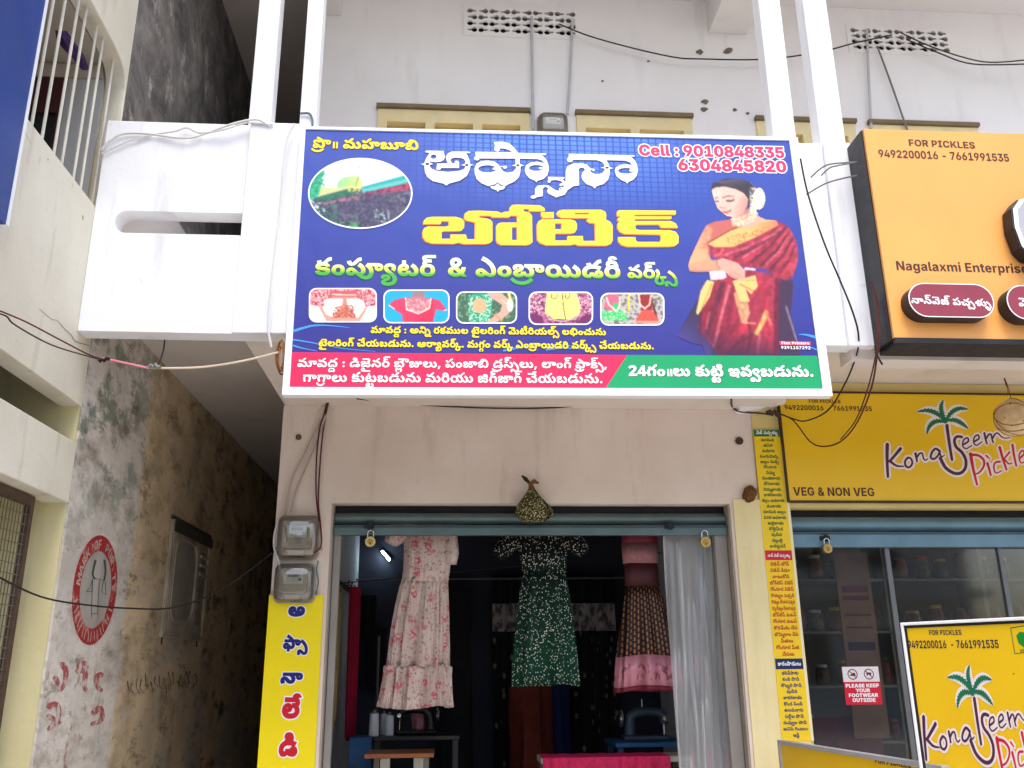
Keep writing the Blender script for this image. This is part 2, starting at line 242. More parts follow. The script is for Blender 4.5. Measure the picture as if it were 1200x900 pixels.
34:[[151,-3,-18,3,-11,5,-16,17,7,0,-18,-18,-17,-6,-30,0,-21,10,-12,16,-6,26,2,26,11,23,12,12,16,7,26,3,17,-5,12,-10,6,-17,-2,-21,-9,-11,-14,-7,-24,-2,-20,5,-15,11,9,25,19,-15,20,1,5,11,-9,9,-17,-5,-8,-14,-1,-28,7,-15,11,-4,13,1,10,6,7,15,34,0,8,-18,19,-4,7,3,5,9,-2,26,-13,20,-24,20,34,18,6,-5,17,-15,12,-18,7,-21,1,-23,-5,-21,-13,-15,-19,-8],[84,145,-1,-30,-32,0,-2,30],[203,137,-5,-21,-15,-13,-19,-5,-39,-1,0,28,38,2,5,6,-1,10,-12,4,-84,0,0,30,103,-2,22,-14],[58,-13,14,-1,14,-7,7,-11,4,-15,-2,-13,-9,-15,-28,2,11,13,2,9,-4,10,-7,4,-10,-2,-5,-7,3,-11,8,-4,137,0,0,-30,-123,1,-33,8,-16,18,-2,14,3,15,13,16]],
35:[[74,176,28,-5,14,-8,10,-11,10,-29,-2,-25,-30,13,-1,12,-5,13,-18,10,-13,-1,-9,-7,0,-10,8,-9,-32,-10,-3,3,-7,24,8,24,19,13],[8,59,5,26,13,21,22,14,32,5,30,-4,23,-14,13,-21,5,-27,-5,-25,-13,-20,-22,-13,-32,-4,-31,5,-22,13,-13,20],[46,62,2,-13,6,-11,11,-7,14,-2,15,2,11,7,6,10,2,13,-2,14,-6,11,-11,7,-14,3,-15,-3,-11,-7,-6,-11]],
36:[[80,125,37,-7,13,-9,11,-13,6,-15,2,-18,-8,-44,-11,-21,-35,14,14,28,1,33,-12,18,-24,4,-19,-9,-8,-21,2,-26,14,-27,-35,-14,-18,45,0,26,4,16,13,21,14,10,18,7],[33,132,5,18,10,9,0,-5,-13,13,-4,17,3,14,10,11,27,8,88,0,0,-28,-81,0,-13,-5,0,-7,6,-5,47,-1,0,-28,-43,0,-8,-5,3,-11,18,-2,0,-28,-24,1,-19,7,-9,11]],
37:[[136,-3,-17,2,-14,6,-48,43,-6,1,-8,-5,-1,-10,3,-7,9,-3,9,3,8,9,4,10,22,-23,-14,-16,-11,-7,-15,-3,-21,1,-15,8,-10,11,-4,20,5,21,17,14,17,5,16,0,17,-6,47,-41,12,-1,11,7,2,18,-10,22,-14,12,-12,6,-34,3,0,28,26,0,6,-5,33,-9,24,-15,14,-19,4,-34,-9,-26,-20,-16],[222,-3,-25,5,-32,26,20,22,26,-19,15,-2,11,7,2,17,-5,14,-13,16,-18,13,21,30,20,-14,17,-17,12,-21,3,-24,-3,-21,-10,-17,-17,-11],[175,137,-5,-21,-15,-13,-19,-5,-49,-1,0,28,47,2,6,6,-2,11,-14,3,-104,0,0,30,125,-2,23,-14]],
38:[[151,-3,-18,3,-11,5,-16,17,7,0,-18,-18,-17,-6,-30,0,-21,10,-14,22,-4,28,4,28,13,22,24,15,26,2,21,-7,12,-15,2,-20,-4,-15,-11,-10,-16,-5,-26,0,-27,15,9,25,14,-13,13,-3,14,4,2,12,-6,6,-10,0,-9,-5,-6,-9,-3,-37,9,-16,13,-3,12,2,9,7,5,13,34,0,8,-18,14,-4,9,1,7,7,1,24,-15,26,-24,20,34,18,12,-10,15,-16,11,-19,5,-22,-1,-23,-8,-18,-9,-10,-19,-8],[84,157,-2,-36,-31,0,-2,36],[147,105,-37,6,7,22,24,-5,20,4,7,10,-3,18,-14,8,-10,-1,-5,-3,3,-7,13,-1,11,5,10,11,8,-20,-14,-10,-15,-5,-18,0,-18,6,-7,8,-2,14,5,10,14,9,32,3,19,-6,12,-11,7,-14,0,-18,-13,-22,-16,-8],[155,217,26,-5,17,-17,-28,-6,-9,8,-13,-1,-5,-9,10,-10,-24,-11,-14,16,1,19,14,12]],
39:[[8,60,5,25,13,21,22,14,32,5,30,-4,23,-14,13,-21,5,-26,-5,-26,-13,-20,-22,-13,-32,-4,-31,5,-22,13,-13,20],[46,61,2,-13,6,-10,11,-7,14,-2,15,2,11,7,6,10,2,12,-2,14,-6,10,-11,7,-14,3,-15,-3,-11,-7,-6,-10],[184,-3,-25,5,-32,26,21,22,25,-19,15,-2,11,7,2,17,-5,15,-13,17,-19,14,20,26,22,-14,17,-17,12,-20,4,-24,-4,-21,-10,-17,-17,-11],[273,-3,-26,5,-32,26,21,22,25,-19,15,-2,11,7,2,17,-5,14,-13,16,-18,13,21,30,21,-14,17,-17,11,-21,4,-24,-4,-21,-10,-17,-17,-11],[171,98,-16,2,-14,8,-10,12,-7,20,36,9,8,-20,10,-3,45,46,18,8,18,2,2,-30,-23,-7,-40,-39]],
40:[[97,-3,-38,5,-20,10,-15,12,-10,16,-6,19,4,33,11,18,18,12,23,3,25,-5,12,-10,6,-17,-2,-20,-9,-12,-14,-7,-23,-2,-21,5,-15,11,6,25,19,-15,20,1,5,12,-6,8,-13,-1,-10,-14,-1,-21,5,-16,13,-10,16,-6,43,0,22,10,8,22,-8,23,-21,19,24,20,8,0,21,-20,11,-22,2,-20,-5,-27,-16,-21,-18,-10,-22,-6],[97,132,6,18,9,9,0,-5,-13,13,-4,17,3,14,11,11,26,8,89,0,0,-28,-82,0,-12,-5,-1,-7,6,-5,47,-1,0,-28,-42,0,-9,-5,3,-11,17,-2,2,-28,-24,1,-19,7,-10,11]],
41:[[62,-87,-29,8,-41,33,-7,-2,-2,-6,10,-24,-33,-12,-9,23,-1,22,5,13,11,9,14,5,17,0,15,-6,42,-33,13,1,9,11,0,40,-13,36,-30,37,-38,29,20,29,36,-26,24,-25,20,-30,14,-33,4,-38,-6,-32,-17,-21]],
42:[[146,-3,-19,3,-11,5,-16,17,7,0,-18,-18,-28,-7,-32,5,-17,17,-3,18,6,16,16,13,32,16,5,6,-3,10,-14,1,-7,-7,2,-11,-33,-10,-5,20,3,15,14,13,17,5,24,1,19,-5,12,-9,7,-15,-1,-16,-6,-11,-47,-25,-4,-7,4,-6,11,-2,14,3,7,6,4,13,35,0,6,-16,14,-6,17,4,9,11,3,20,-2,21,-9,25,-10,16,-19,16,-23,8,-19,0,-5,-4,0,-9,9,-5,11,6,-1,13,-10,10,29,5,8,-15,1,-11,-2,-14,-8,-10,-12,-6,-22,-2,-15,4,-13,12,-5,18,3,14,9,12,15,8,21,3,24,-3,31,-12,24,-20,20,-37,7,-42,-7,-37,-9,-13,-13,-10],[86,-35,2,36,31,0,2,-36]],
43:[[152,-3,-19,3,-11,5,-16,17,7,0,-14,-15,-16,-8,-26,-2,-22,7,-13,14,-3,15,4,17,15,13,0,-6,-32,0,0,31,71,0,0,-28,-13,-5,-8,-10,1,-8,7,-7,19,2,10,19,34,0,8,-18,18,-4,9,4,5,10,-1,15,-5,13,-19,17,-33,11,25,26,37,-14,20,-19,9,-16,4,-17,-1,-24,-8,-18,-9,-10,-18,-8],[109,98,-17,2,-13,8,-10,12,-7,20,36,9,7,-20,11,-3,45,46,18,8,17,2,2,-30,-22,-7,-40,-39]],
44:[[134,-3,-21,3,-15,7,-37,35,-9,3,-7,-4,-1,-8,11,-25,-38,-11,-10,29,3,27,18,19,16,5,17,-1,23,-9,39,-35,18,-2,8,10,1,13,-6,18,-10,11,-26,14,-38,2,47,28,30,-11,16,-10,16,-20,7,-16,1,-26,-5,-20,-12,-15,-20,-9],[71,98,-17,2,-13,8,-10,12,-7,20,36,9,7,-20,11,-3,45,46,18,8,17,2,2,-30,-22,-7,-40,-39]],
45:[[152,-3,-19,3,-11,5,-16,17,7,0,-14,-15,-16,-8,-26,-2,-22,7,-13,14,-3,15,4,17,15,13,0,-6,-32,0,0,31,71,0,0,-28,-13,-5,-8,-10,1,-8,7,-7,19,2,10,19,34,0,8,-18,18,-4,9,4,4,8,1,14,-4,12,-17,20,-35,13,24,21,38,-14,19,-17,8,-14,4,-17,-1,-24,-8,-18,-9,-10,-18,-8],[189,137,-5,-21,-15,-13,-19,-5,-49,-1,0,28,47,2,6,6,-2,11,-14,3,-104,0,0,30,125,-2,23,-14],[158,215,27,-7,15,-19,-27,-7,-8,8,-14,-1,-5,-10,10,-13,-26,-10,-12,20,1,20,16,14]],
46:[[14,18,7,17,16,5,15,-5,7,-17,-7,-16,-15,-5,-16,5]],
47:[[120,-3,-29,1,-34,8,-17,7,-19,15,-10,19,-3,30,7,22,13,16,20,9,16,1,18,-2,12,-9,10,-16,1,-16,-5,-14,-10,-10,-16,-6,-19,0,-17,5,-15,11,6,25,19,-15,20,1,5,10,-6,10,-13,-1,-8,-9,-4,-23,4,-14,8,-9,15,-8,40,-6,47,2,15,4,8,7,0,7,-5,6,-34,15,-13,13,-1,19,9,14,21,8,22,1,20,-5,13,-9,8,-17,-1,-16,-12,-18,-18,-11,-23,-5,-65,0,0,26,71,0,11,7,4,8,-3,11,-9,3,-15,-3,-2,-6,2,-7,42,-19,13,-16,-2,-22,-19,-17,-30,-9]],
48:[[9,59,5,25,13,18,23,12,31,4,31,-4,22,-11,13,-18,5,-26,-5,-25,-13,-20,-22,-13,-32,-4,-31,5,-22,13,-13,20],[47,62,2,-13,6,-11,11,-7,14,-2,15,2,11,7,6,10,2,13,-2,14,-6,11,-10,7,-15,3,-15,-3,-11,-7,-6,-11],[209,45,-15,2,-13,8,-8,11,-3,14,2,13,8,16,29,-2,-11,-13,-2,-10,4,-10,7,-3,11,1,5,11,-3,8,-13,4,-195,1,0,29,176,0,38,-5,13,-8,7,-10,3,-27,-5,-13,-11,-11]],
49:[[80,125,37,-7,13,-9,11,-13,6,-15,2,-18,-8,-44,-11,-21,-35,14,14,28,1,33,-12,18,-24,4,-19,-9,-8,-21,2,-26,14,-27,-35,-14,-18,45,0,26,4,16,13,21,14,10,18,7],[75,98,-17,2,-13,8,-10,12,-7,20,36,9,7,-20,11,-3,45,46,18,8,17,2,2,-30,-22,-7,-40,-39]],
50:[[-60,-13,28,-6,17,-15,6,-24,-6,-29,-7,-14,-29,9,12,22,-1,18,-10,13,-16,2,-11,-6,-6,-12,2,-18,10,-19,-29,-9,-12,31,3,29,10,14,10,8]],
51:[[150,-3,-35,6,-14,9,-6,6,3,0,-13,-13,-18,-7,-23,0,-17,7,-12,14,-6,20,2,34,9,18,23,21,22,9,26,4,49,-2,43,-13,-16,-29,-43,13,-39,0,-26,-11,-12,-19,0,-22,3,-7,8,-6,11,1,5,5,6,16,32,0,9,-18,26,-6,19,3,2,9,-4,6,-10,1,-6,-6,0,-11,8,-9,-25,-7,-9,27,2,13,8,11,11,8,16,2,25,-7,13,-20,1,-13,-4,-14,-16,-18],[100,105,-37,6,8,22,24,-5,19,4,7,12,-3,19,-13,9,-11,0,-5,-5,3,-8,13,-1,11,4,11,14,10,-21,-17,-13,-14,-4,-21,0,-13,4,-8,8,-4,14,6,17,10,8,32,4,20,-5,13,-11,7,-16,1,-22,-12,-23,-16,-8]],
52:[[54,-13,13,-1,14,-7,8,-11,3,-15,-2,-12,-9,-16,-27,2,10,13,2,9,-3,10,-7,4,-11,-2,-5,-7,3,-11,9,-4,136,0,0,-30,-122,1,-34,8,-15,18,-3,14,3,15,14,16],[147,-3,-20,3,-12,5,-15,17,7,0,-18,-18,-17,-6,-32,0,-20,10,-11,20,4,22,13,13,37,19,5,10,-4,6,-13,1,-7,-7,2,-11,-33,-10,-5,23,5,15,17,12,28,4,28,-4,14,-13,5,-16,-4,-16,-12,-13,-40,-21,-2,-8,7,-5,21,3,7,6,4,13,35,0,7,-18,10,-4,11,1,9,9,-3,16,32,9,8,-23,-5,-25,-16,-14],[182,93,-3,-14,-8,-11,-24,-9,-25,0,-17,5,-13,9,-12,13,8,25,26,-22,19,-4,12,2,2,5,-2,5,-19,2,-3,20,10,1,21,0,17,-6,8,-8],[186,137,-5,-21,-11,-11,-17,-7,-34,-1,0,28,28,3,4,7,-2,9,-14,3,-94,0,0,30,115,-2,23,-14]],
53:[[145,-3,-19,3,-11,5,-15,17,7,0,-18,-18,-18,-6,-31,0,-20,10,-11,20,4,21,13,14,37,19,5,10,-4,6,-13,1,-7,-7,2,-11,-33,-10,-5,23,5,15,17,12,28,4,28,-4,14,-13,5,-16,-6,-19,-15,-13,-37,-19,1,-9,13,-3,17,5,8,17,35,0,3,-11,7,-8,12,-3,12,3,6,16,-5,21,-14,17,-18,13,21,25,28,-19,15,-18,7,-14,3,-15,-1,-23,-8,-18,-9,-10,-19,-8],[245,97,-23,5,-13,16,-2,23,9,20,28,-2,-10,-13,-1,-15,7,-8,13,1,5,6,0,8,-8,8,-65,1,-1,-24,-5,-11,-8,-8,-18,-6,-42,-1,0,28,35,2,6,5,0,9,-10,6,-59,0,0,30,147,0,35,-7,12,-9,7,-11,2,-15,-3,-15,-14,-17]],
54:[[-107,-13,20,-6,14,-16,-5,0,10,13,13,7,17,1,17,-7,9,-10,4,-18,-2,-15,-9,-17,-15,-16,-20,19,16,19,1,13,-6,7,-12,-2,-7,-15,-27,0,-6,15,-11,3,-7,-6,-1,-11,4,-9,13,-14,-19,-19,-21,25,-6,28,4,13,9,10]],
55:[[147,-3,-20,3,-12,5,-15,17,7,0,-18,-18,-17,-6,-32,0,-20,10,-11,20,4,22,13,13,37,19,5,10,-4,6,-13,1,-7,-7,2,-11,-33,-10,-5,23,5,15,17,12,28,4,28,-4,14,-13,5,-16,-4,-16,-12,-13,-40,-21,-2,-8,7,-5,21,3,7,6,4,13,35,0,7,-18,10,-4,11,1,9,9,-3,16,35,4,5,-23,-8,-24,-18,-12],[182,93,-3,-14,-8,-11,-24,-9,-25,0,-17,5,-13,9,-12,13,8,25,25,-22,20,-4,12,3,2,4,-3,5,-22,0,-3,25,16,3,23,-1,13,-6,8,-11],[254,93,-3,-14,-9,-11,-23,-9,-25,0,-17,5,-13,9,-13,13,9,25,25,-22,20,-4,12,3,2,4,-3,5,-22,0,-3,25,16,3,22,-1,13,-6,9,-11]],
56:[[57,31,-3,-17,-17,-46,-29,0,13,63]],
57:[[136,-3,-17,2,-14,6,-43,41,-9,3,-8,-3,-3,-6,0,-9,5,-5,16,1,8,9,4,10,22,-23,-14,-16,-11,-7,-22,-3,-20,3,-13,9,-8,13,-2,15,3,16,6,9,13,10,17,5,16,0,21,-9,41,-37,12,-2,9,2,6,12,-3,20,-11,16,-22,17,21,30,21,-14,16,-17,12,-21,4,-24,-4,-21,-10,-17,-16,-11],[59,98,-17,2,-13,8,-11,12,-7,20,36,9,8,-20,11,-3,44,46,18,8,18,2,2,-30,-23,-7,-39,-39]],
58:[[147,-3,-20,3,-12,5,-15,17,7,0,-18,-18,-17,-6,-32,0,-20,10,-11,20,4,22,13,13,37,19,5,10,-4,6,-13,1,-7,-7,2,-11,-33,-10,-5,23,5,15,17,12,28,4,28,-4,14,-13,5,-16,-4,-16,-12,-13,-40,-21,-2,-8,7,-5,21,3,7,6,4,13,35,0,7,-18,10,-4,11,1,9,9,-3,16,32,9,8,-23,-5,-25,-16,-14],[182,93,-3,-14,-8,-11,-24,-9,-25,0,-17,5,-13,9,-12,13,8,25,25,-22,13,-3,18,1,3,7,-4,5,-21,-1,-2,20,15,3,23,-2,13,-5,8,-9],[241,46,-15,2,-14,8,-7,11,-3,14,1,13,9,17,28,-3,-10,-13,-2,-10,4,-10,6,-3,11,1,6,8,-3,11,-9,4,-124,1,0,30,113,-1,32,-8,16,-19,2,-15,-3,-15,-14,-17]],
59:[[-102,-75,-42,6,-18,7,-23,16,-18,19,21,20,16,-17,18,-11,33,-10,25,0,23,5,19,10,25,23,22,-20,-19,-20,-22,-15,-27,-10]],
60:[[134,-3,-21,3,-15,7,-37,35,-9,3,-7,-4,-1,-8,11,-25,-38,-11,-10,29,3,27,18,19,16,5,17,-1,23,-9,39,-35,12,-3,9,2,6,12,-2,20,-12,16,-22,17,21,30,21,-14,17,-17,11,-21,4,-24,-4,-21,-10,-17,-17,-11],[26,132,6,18,10,9,-1,-5,-12,13,-5,17,3,14,11,11,26,8,89,0,0,-28,-82,0,-12,-5,-1,-7,6,-5,47,-1,0,-28,-42,0,-9,-5,3,-11,19,-2,0,-28,-24,1,-19,7,-10,11]],
61:[[98,-3,-27,2,-23,7,-17,12,-17,22,-6,19,2,26,9,20,16,13,21,7,22,-1,16,-7,9,-11,5,-18,-3,-15,-9,-12,-19,-8,-27,0,-25,14,-2,1,6,25,14,-13,17,-3,12,6,-2,13,-12,3,-10,-7,-5,-12,0,-17,3,-13,8,-8,23,-11,42,0,17,6,10,10,4,15,-4,17,-8,9,-17,10,48,5,11,-14,6,-16,1,-21,-5,-16,-10,-14,-14,-12,-20,-8],[245,45,-15,2,-14,8,-7,11,-3,14,2,13,8,16,28,-2,-10,-13,-2,-10,4,-10,6,-3,12,1,5,8,-3,11,-9,4,-133,1,0,29,122,0,33,-8,15,-19,2,-15,-3,-15,-14,-17]],
62:[[136,-3,-17,2,-14,6,-48,43,-6,1,-8,-5,-1,-10,3,-7,9,-3,9,3,8,9,4,10,22,-23,-14,-16,-11,-7,-22,-3,-20,3,-13,9,-8,13,-2,21,5,15,17,14,17,5,16,0,17,-6,47,-41,13,-1,10,8,2,12,-3,23,-19,43,-32,29,-38,20,17,32,44,-25,31,-27,19,-24,13,-34,6,-35,-6,-29,-18,-18],[75,-35,2,36,31,0,1,-36],[243,45,-15,2,-13,8,-8,11,-3,14,2,13,8,16,28,-2,-10,-13,-2,-10,4,-10,9,-3,11,3,3,9,-3,8,-13,4,-216,1,0,29,196,0,39,-5,13,-8,7,-10,3,-27,-5,-13,-11,-11]],
63:[[-99,-75,-40,6,-17,8,-22,15,-18,19,22,20,15,-16,17,-12,32,-9,23,0,22,5,18,9,24,23,22,-20,-18,-19,-21,-15,-27,-10]],
64:[[78,-3,-27,2,-21,5,-16,11,-11,19,35,10,10,-11,13,-5,29,0,15,6,0,7,-6,4,-61,7,-17,7,-8,8,-6,15,2,15,9,14,18,9,37,5,35,-3,22,-13,11,-18,-35,-8,-9,9,-12,4,-27,0,-10,-5,0,-7,5,-4,53,-5,21,-5,10,-7,7,-13,-1,-25,-11,-15,-19,-9],[27,132,5,18,10,9,0,-5,-13,13,-4,17,3,14,10,11,27,8,88,0,0,-28,-81,0,-13,-5,0,-7,6,-5,47,-1,0,-28,-43,0,-8,-5,3,-11,18,-2,0,-28,-24,1,-19,7,-9,11]],
65:[[80,118,37,-6,14,-8,10,-11,7,-13,2,-17,-8,-44,-11,-21,-35,14,14,28,1,33,-6,12,-10,8,-25,2,-14,-9,-8,-21,2,-26,14,-27,-36,-14,-17,45,-1,25,4,15,14,19,14,9],[208,45,-16,2,-13,8,-8,11,-3,14,2,13,9,16,28,-2,-11,-13,-1,-10,3,-10,7,-3,11,1,5,11,-3,8,-13,4,-194,1,0,29,181,0,32,-5,13,-8,8,-10,3,-27,-6,-13,-10,-11]],
66:[[-79,-75,-27,4,-22,11,-16,17,-13,22,26,14,10,-17,11,-12,14,-6,17,-2,17,2,14,6,11,12,10,17,26,-14,-13,-22,-16,-17,-22,-11]],
67:[[-47,-101,-19,4,-14,12,6,0,-14,-11,-12,-4,-18,-1,-17,6,-10,12,-6,19,2,18,7,16,8,8,16,7,20,1,12,-4,12,-16,-1,-16,-7,-8,-10,-5,-19,-2,-24,12,7,17,13,-10,14,1,3,7,-4,5,-13,-2,-7,-10,0,-20,4,-10,15,-2,9,4,4,8,25,0,4,-9,11,-4,9,4,2,13,-6,12,-18,12,17,24,15,-10,18,-20,4,-29,-5,-13,-10,-10]],
68:[[147,-3,-20,3,-12,5,-15,17,7,0,-18,-18,-17,-6,-32,0,-20,10,-11,20,4,22,13,13,37,19,5,10,-4,6,-13,1,-7,-7,2,-11,-33,-10,-5,23,5,15,17,12,28,4,27,-4,15,-13,5,-16,-4,-16,-12,-13,-40,-21,-2,-8,7,-5,21,3,7,6,4,13,35,0,7,-18,10,-4,11,1,9,9,-3,16,32,9,8,-23,-5,-25,-16,-14],[136,58,-31,6,-13,9,-12,13,8,25,14,-15,17,-9,20,-1,13,4,6,15,-4,19,-14,8,-9,-1,-5,-4,3,-8,13,-1,11,4,11,14,10,-21,-27,-17,-22,-1,-14,4,-9,7,-4,10,2,18,7,9,13,6,26,2,19,-6,14,-12,8,-17,1,-19,-4,-16,-11,-14,-19,-9]],
69:[[135,0,-126,0,0,28,70,63,8,10,3,14,-5,13,-15,5,-20,-5,-21,-14,-21,25,27,18,31,8,31,-3,22,-13,11,-21,-5,-30,-16,-22,-47,-43,73,0]],
70:[[139,32,-21,0,0,-32,-39,0,0,32,-75,0,0,27,77,104,37,0,0,-101,21,0],[79,62,2,57,-42,-57]],
71:[[151,-3,-18,3,-11,5,-16,17,7,0,-18,-18,-17,-6,-30,0,-21,10,-14,22,-4,28,4,28,13,22,24,15,26,2,21,-7,12,-15,2,-20,-4,-15,-11,-10,-16,-5,-26,0,-27,15,9,25,14,-13,13,-3,14,4,2,12,-6,6,-10,0,-9,-5,-6,-9,-3,-37,9,-16,13,-3,12,2,9,7,5,13,34,0,8,-18,14,-4,9,1,7,7,1,24,-15,26,-24,20,34,18,12,-10,15,-16,11,-19,5,-22,-1,-23,-8,-18,-9,-10,-19,-8],[84,157,-2,-36,-31,0,-2,36],[147,105,-37,6,7,22,24,-5,20,4,7,12,-3,19,-14,9,-10,0,-5,-5,3,-8,13,-1,11,4,11,14,10,-21,-17,-13,-14,-4,-21,0,-13,4,-8,8,-4,14,6,17,10,8,32,4,19,-5,14,-11,7,-16,1,-22,-13,-23,-15,-8]],
72:[[87,-3,-29,2,-25,11,-9,18,3,21,11,11,30,9,37,-2,21,-7,24,-17,14,-19,5,-23,-4,-25,-34,7,2,29,-8,15,-8,7,-19,7,-20,2,-13,-4,-3,-7,8,-6,18,-2,22,3,17,7,11,11,5,13,0,18,-4,13,-6,4,-10,0,-8,-4,-5,-12,-35,0,-9,16,-13,3,-8,-5,1,-14,-33,-10,-6,22,3,17,12,13,21,6,31,-5,18,-15,3,-5,-5,0,14,17,14,7,21,1,18,-5,15,-14,7,-18,2,-25,-7,-24,-19,-22,-21,-11,-24,-7]],
73:[[77,-87,-18,3,-13,6,-37,34,-13,-3,-1,-8,3,-5,8,-2,9,2,10,16,19,-21,-13,-13,-14,-7,-22,-2,-16,5,-10,9,-6,16,1,15,7,12,11,8,15,4,14,0,15,-5,41,-34,13,-1,10,8,3,16,-7,17,-17,19,-45,37,-11,15,-6,15,0,23,8,15,15,12,22,6,27,-1,19,-7,13,-12,6,-19,-2,-21,-11,-20,-28,18,6,20,-8,11,-23,2,-10,-13,1,-10,8,-11,42,-33,21,-21,14,-30,0,-30,-9,-17,-20,-15]],
74:[[134,-3,-21,3,-15,7,-37,35,-9,3,-7,-4,-1,-8,11,-25,-38,-11,-10,29,3,27,18,19,16,5,17,-1,23,-9,39,-35,18,-2,7,6,2,8,-6,26,-16,18,-26,11,58,3,15,-13,9,-17,4,-16,-2,-20,-8,-19,-8,-9,-20,-9],[244,45,-15,2,-13,8,-8,11,-3,14,2,13,8,16,28,-2,-10,-13,-2,-10,2,-8,9,-5,11,1,5,11,-3,8,-13,4,-208,1,0,29,188,0,39,-5,13,-8,7,-10,3,-27,-5,-13,-11,-11]],
75:[[99,-3,-28,2,-23,7,-17,12,-17,22,-6,19,2,26,9,20,16,13,21,7,22,-1,16,-7,9,-11,5,-18,-3,-15,-9,-12,-19,-8,-27,0,-25,14,-2,1,6,25,14,-13,17,-3,12,6,-2,13,-12,3,-10,-7,-5,-12,0,-17,3,-13,8,-8,23,-11,42,0,17,6,10,10,4,15,-5,16,-7,9,-18,10,10,17,12,5,7,-3,23,-16,10,-14,5,-18,0,-16,-5,-16,-10,-14,-14,-12,-20,-8],[187,137,-5,-21,-15,-13,-19,-5,-34,-1,0,28,33,2,6,7,-3,10,-13,3,-105,0,0,30,126,-2,22,-14],[157,215,26,-7,15,-19,-27,-7,-8,8,-13,-1,-5,-10,10,-13,-27,-10,-12,20,2,20,15,14]],
76:[[134,-3,-21,3,-15,7,-37,35,-9,3,-7,-4,-1,-8,11,-25,-38,-11,-10,29,3,27,18,19,16,5,17,-1,23,-9,39,-35,18,-2,7,6,2,13,-8,25,-21,17,-32,7,15,27,19,0,18,-7,23,-14,16,-19,6,-16,1,-26,-5,-20,-12,-15,-20,-9],[51,132,6,18,9,9,0,-5,-13,13,-4,17,3,14,11,11,26,8,89,0,0,-28,-82,0,-12,-5,-1,-7,6,-5,47,-1,0,-28,-42,0,-10,-7,4,-9,19,-2,5,-28,-29,1,-15,5,-14,13]],
77:[[136,-3,-17,2,-14,6,-48,43,-6,1,-8,-5,-1,-10,3,-7,9,-3,9,3,8,9,4,10,22,-23,-14,-16,-11,-7,-15,-3,-21,1,-15,8,-10,11,-4,20,5,21,17,14,17,5,16,0,17,-6,47,-41,12,-1,11,7,2,18,-10,22,-14,12,-12,6,-34,3,0,28,26,0,6,-5,33,-9,24,-15,14,-19,4,-34,-9,-26,-20,-16],[175,137,-5,-21,-15,-13,-19,-5,-49,-1,0,28,47,2,6,6,-2,11,-14,3,-104,0,0,30,125,-2,23,-14]],
78:[[147,-3,-20,3,-12,5,-15,17,7,0,-18,-18,-18,-6,-31,0,-20,10,-11,20,4,21,13,14,37,19,5,10,-4,6,-13,1,-7,-7,2,-11,-33,-10,-5,23,5,15,17,12,28,4,28,-4,14,-13,5,-16,-4,-16,-12,-13,-40,-21,-2,-8,7,-5,21,3,7,6,4,13,35,0,7,-18,10,-4,11,1,9,9,-3,16,32,9,8,-23,-5,-25,-16,-14],[182,93,-3,-14,-8,-11,-24,-9,-25,0,-17,5,-13,9,-12,13,8,25,14,-15,17,-9,21,-1,7,5,-3,6,-23,3,-12,6,-10,14,0,23,13,16,0,-5,-13,13,-4,21,5,13,9,8,26,8,89,0,0,-28,-84,0,-11,-7,1,-7,6,-4,46,0,0,-28,-44,-1,-6,-3,-2,-5,5,-7,25,-4,12,-7,7,-10]],
79:[[62,-87,-25,7,-13,15,5,0,-8,-11,-16,-8,-18,-3,-23,5,-13,13,-3,12,6,17,11,8,-1,-7,-25,0,0,26,60,0,0,-23,-11,-3,-6,-7,4,-11,18,2,8,15,30,0,5,-13,10,-5,10,2,8,8,3,17,-2,25,-13,37,-30,37,-38,29,21,29,35,-26,24,-25,20,-30,14,-33,4,-38,-7,-36,-14,-16,-8,-5]],
80:[[91,-3,-20,2,-16,7,-8,10,0,15,9,9,18,7,8,14,32,3,19,9,3,8,-3,10,-24,8,6,26,34,-7,15,-11,8,-14,1,-18,-5,-16,-13,-12,-22,-9,-21,-4,-8,4,-22,-3,-4,-5,2,-5,17,-2,8,6,-6,7,-49,3,-33,14,-10,19,2,18,12,14,24,7,29,-2,16,-10,6,-10,0,-14,-12,-16,-31,-12,-22,12,21,4,9,7,1,11,-10,4,-7,-1,-4,-5,2,-8,7,-4,67,-9,1,-13,11,-6,6,-8,0,-16,-5,-7,-12,-7],[107,98,-17,2,-13,8,-10,12,-7,20,36,9,7,-20,11,-3,45,46,18,8,17,2,2,-30,-22,-7,-40,-39]],
81:[[27,-3,-20,3,-22,12,-16,17,-15,25,32,16,10,-21,13,-15,17,-5,14,5,5,14,-5,19,-13,16,-18,13,21,30,20,-14,17,-17,11,-21,4,-24,-3,-21,-10,-17,-17,-11]],
82:[[44,-101,-18,2,-16,6,-7,9,0,10,5,9,20,9,9,12,15,2,14,8,8,15,2,21,-6,23,-18,27,-26,24,-31,21,21,29,35,-25,30,-29,22,-36,7,-31,-1,-30,-11,-23,-22,-17,-13,-3,-12,4,-16,-4,-1,-8,15,-2,8,6,-9,7,-15,1,-8,-4,-18,2,-30,13,-10,17,4,21,14,11,17,4,27,-2,16,-9,5,-19,-11,-16,-29,-11,-21,11,19,3,10,6,0,9,-9,4,-10,-5,1,-6,5,-4,62,-7,2,-12,10,-5,7,-8,-1,-15,-16,-12]],
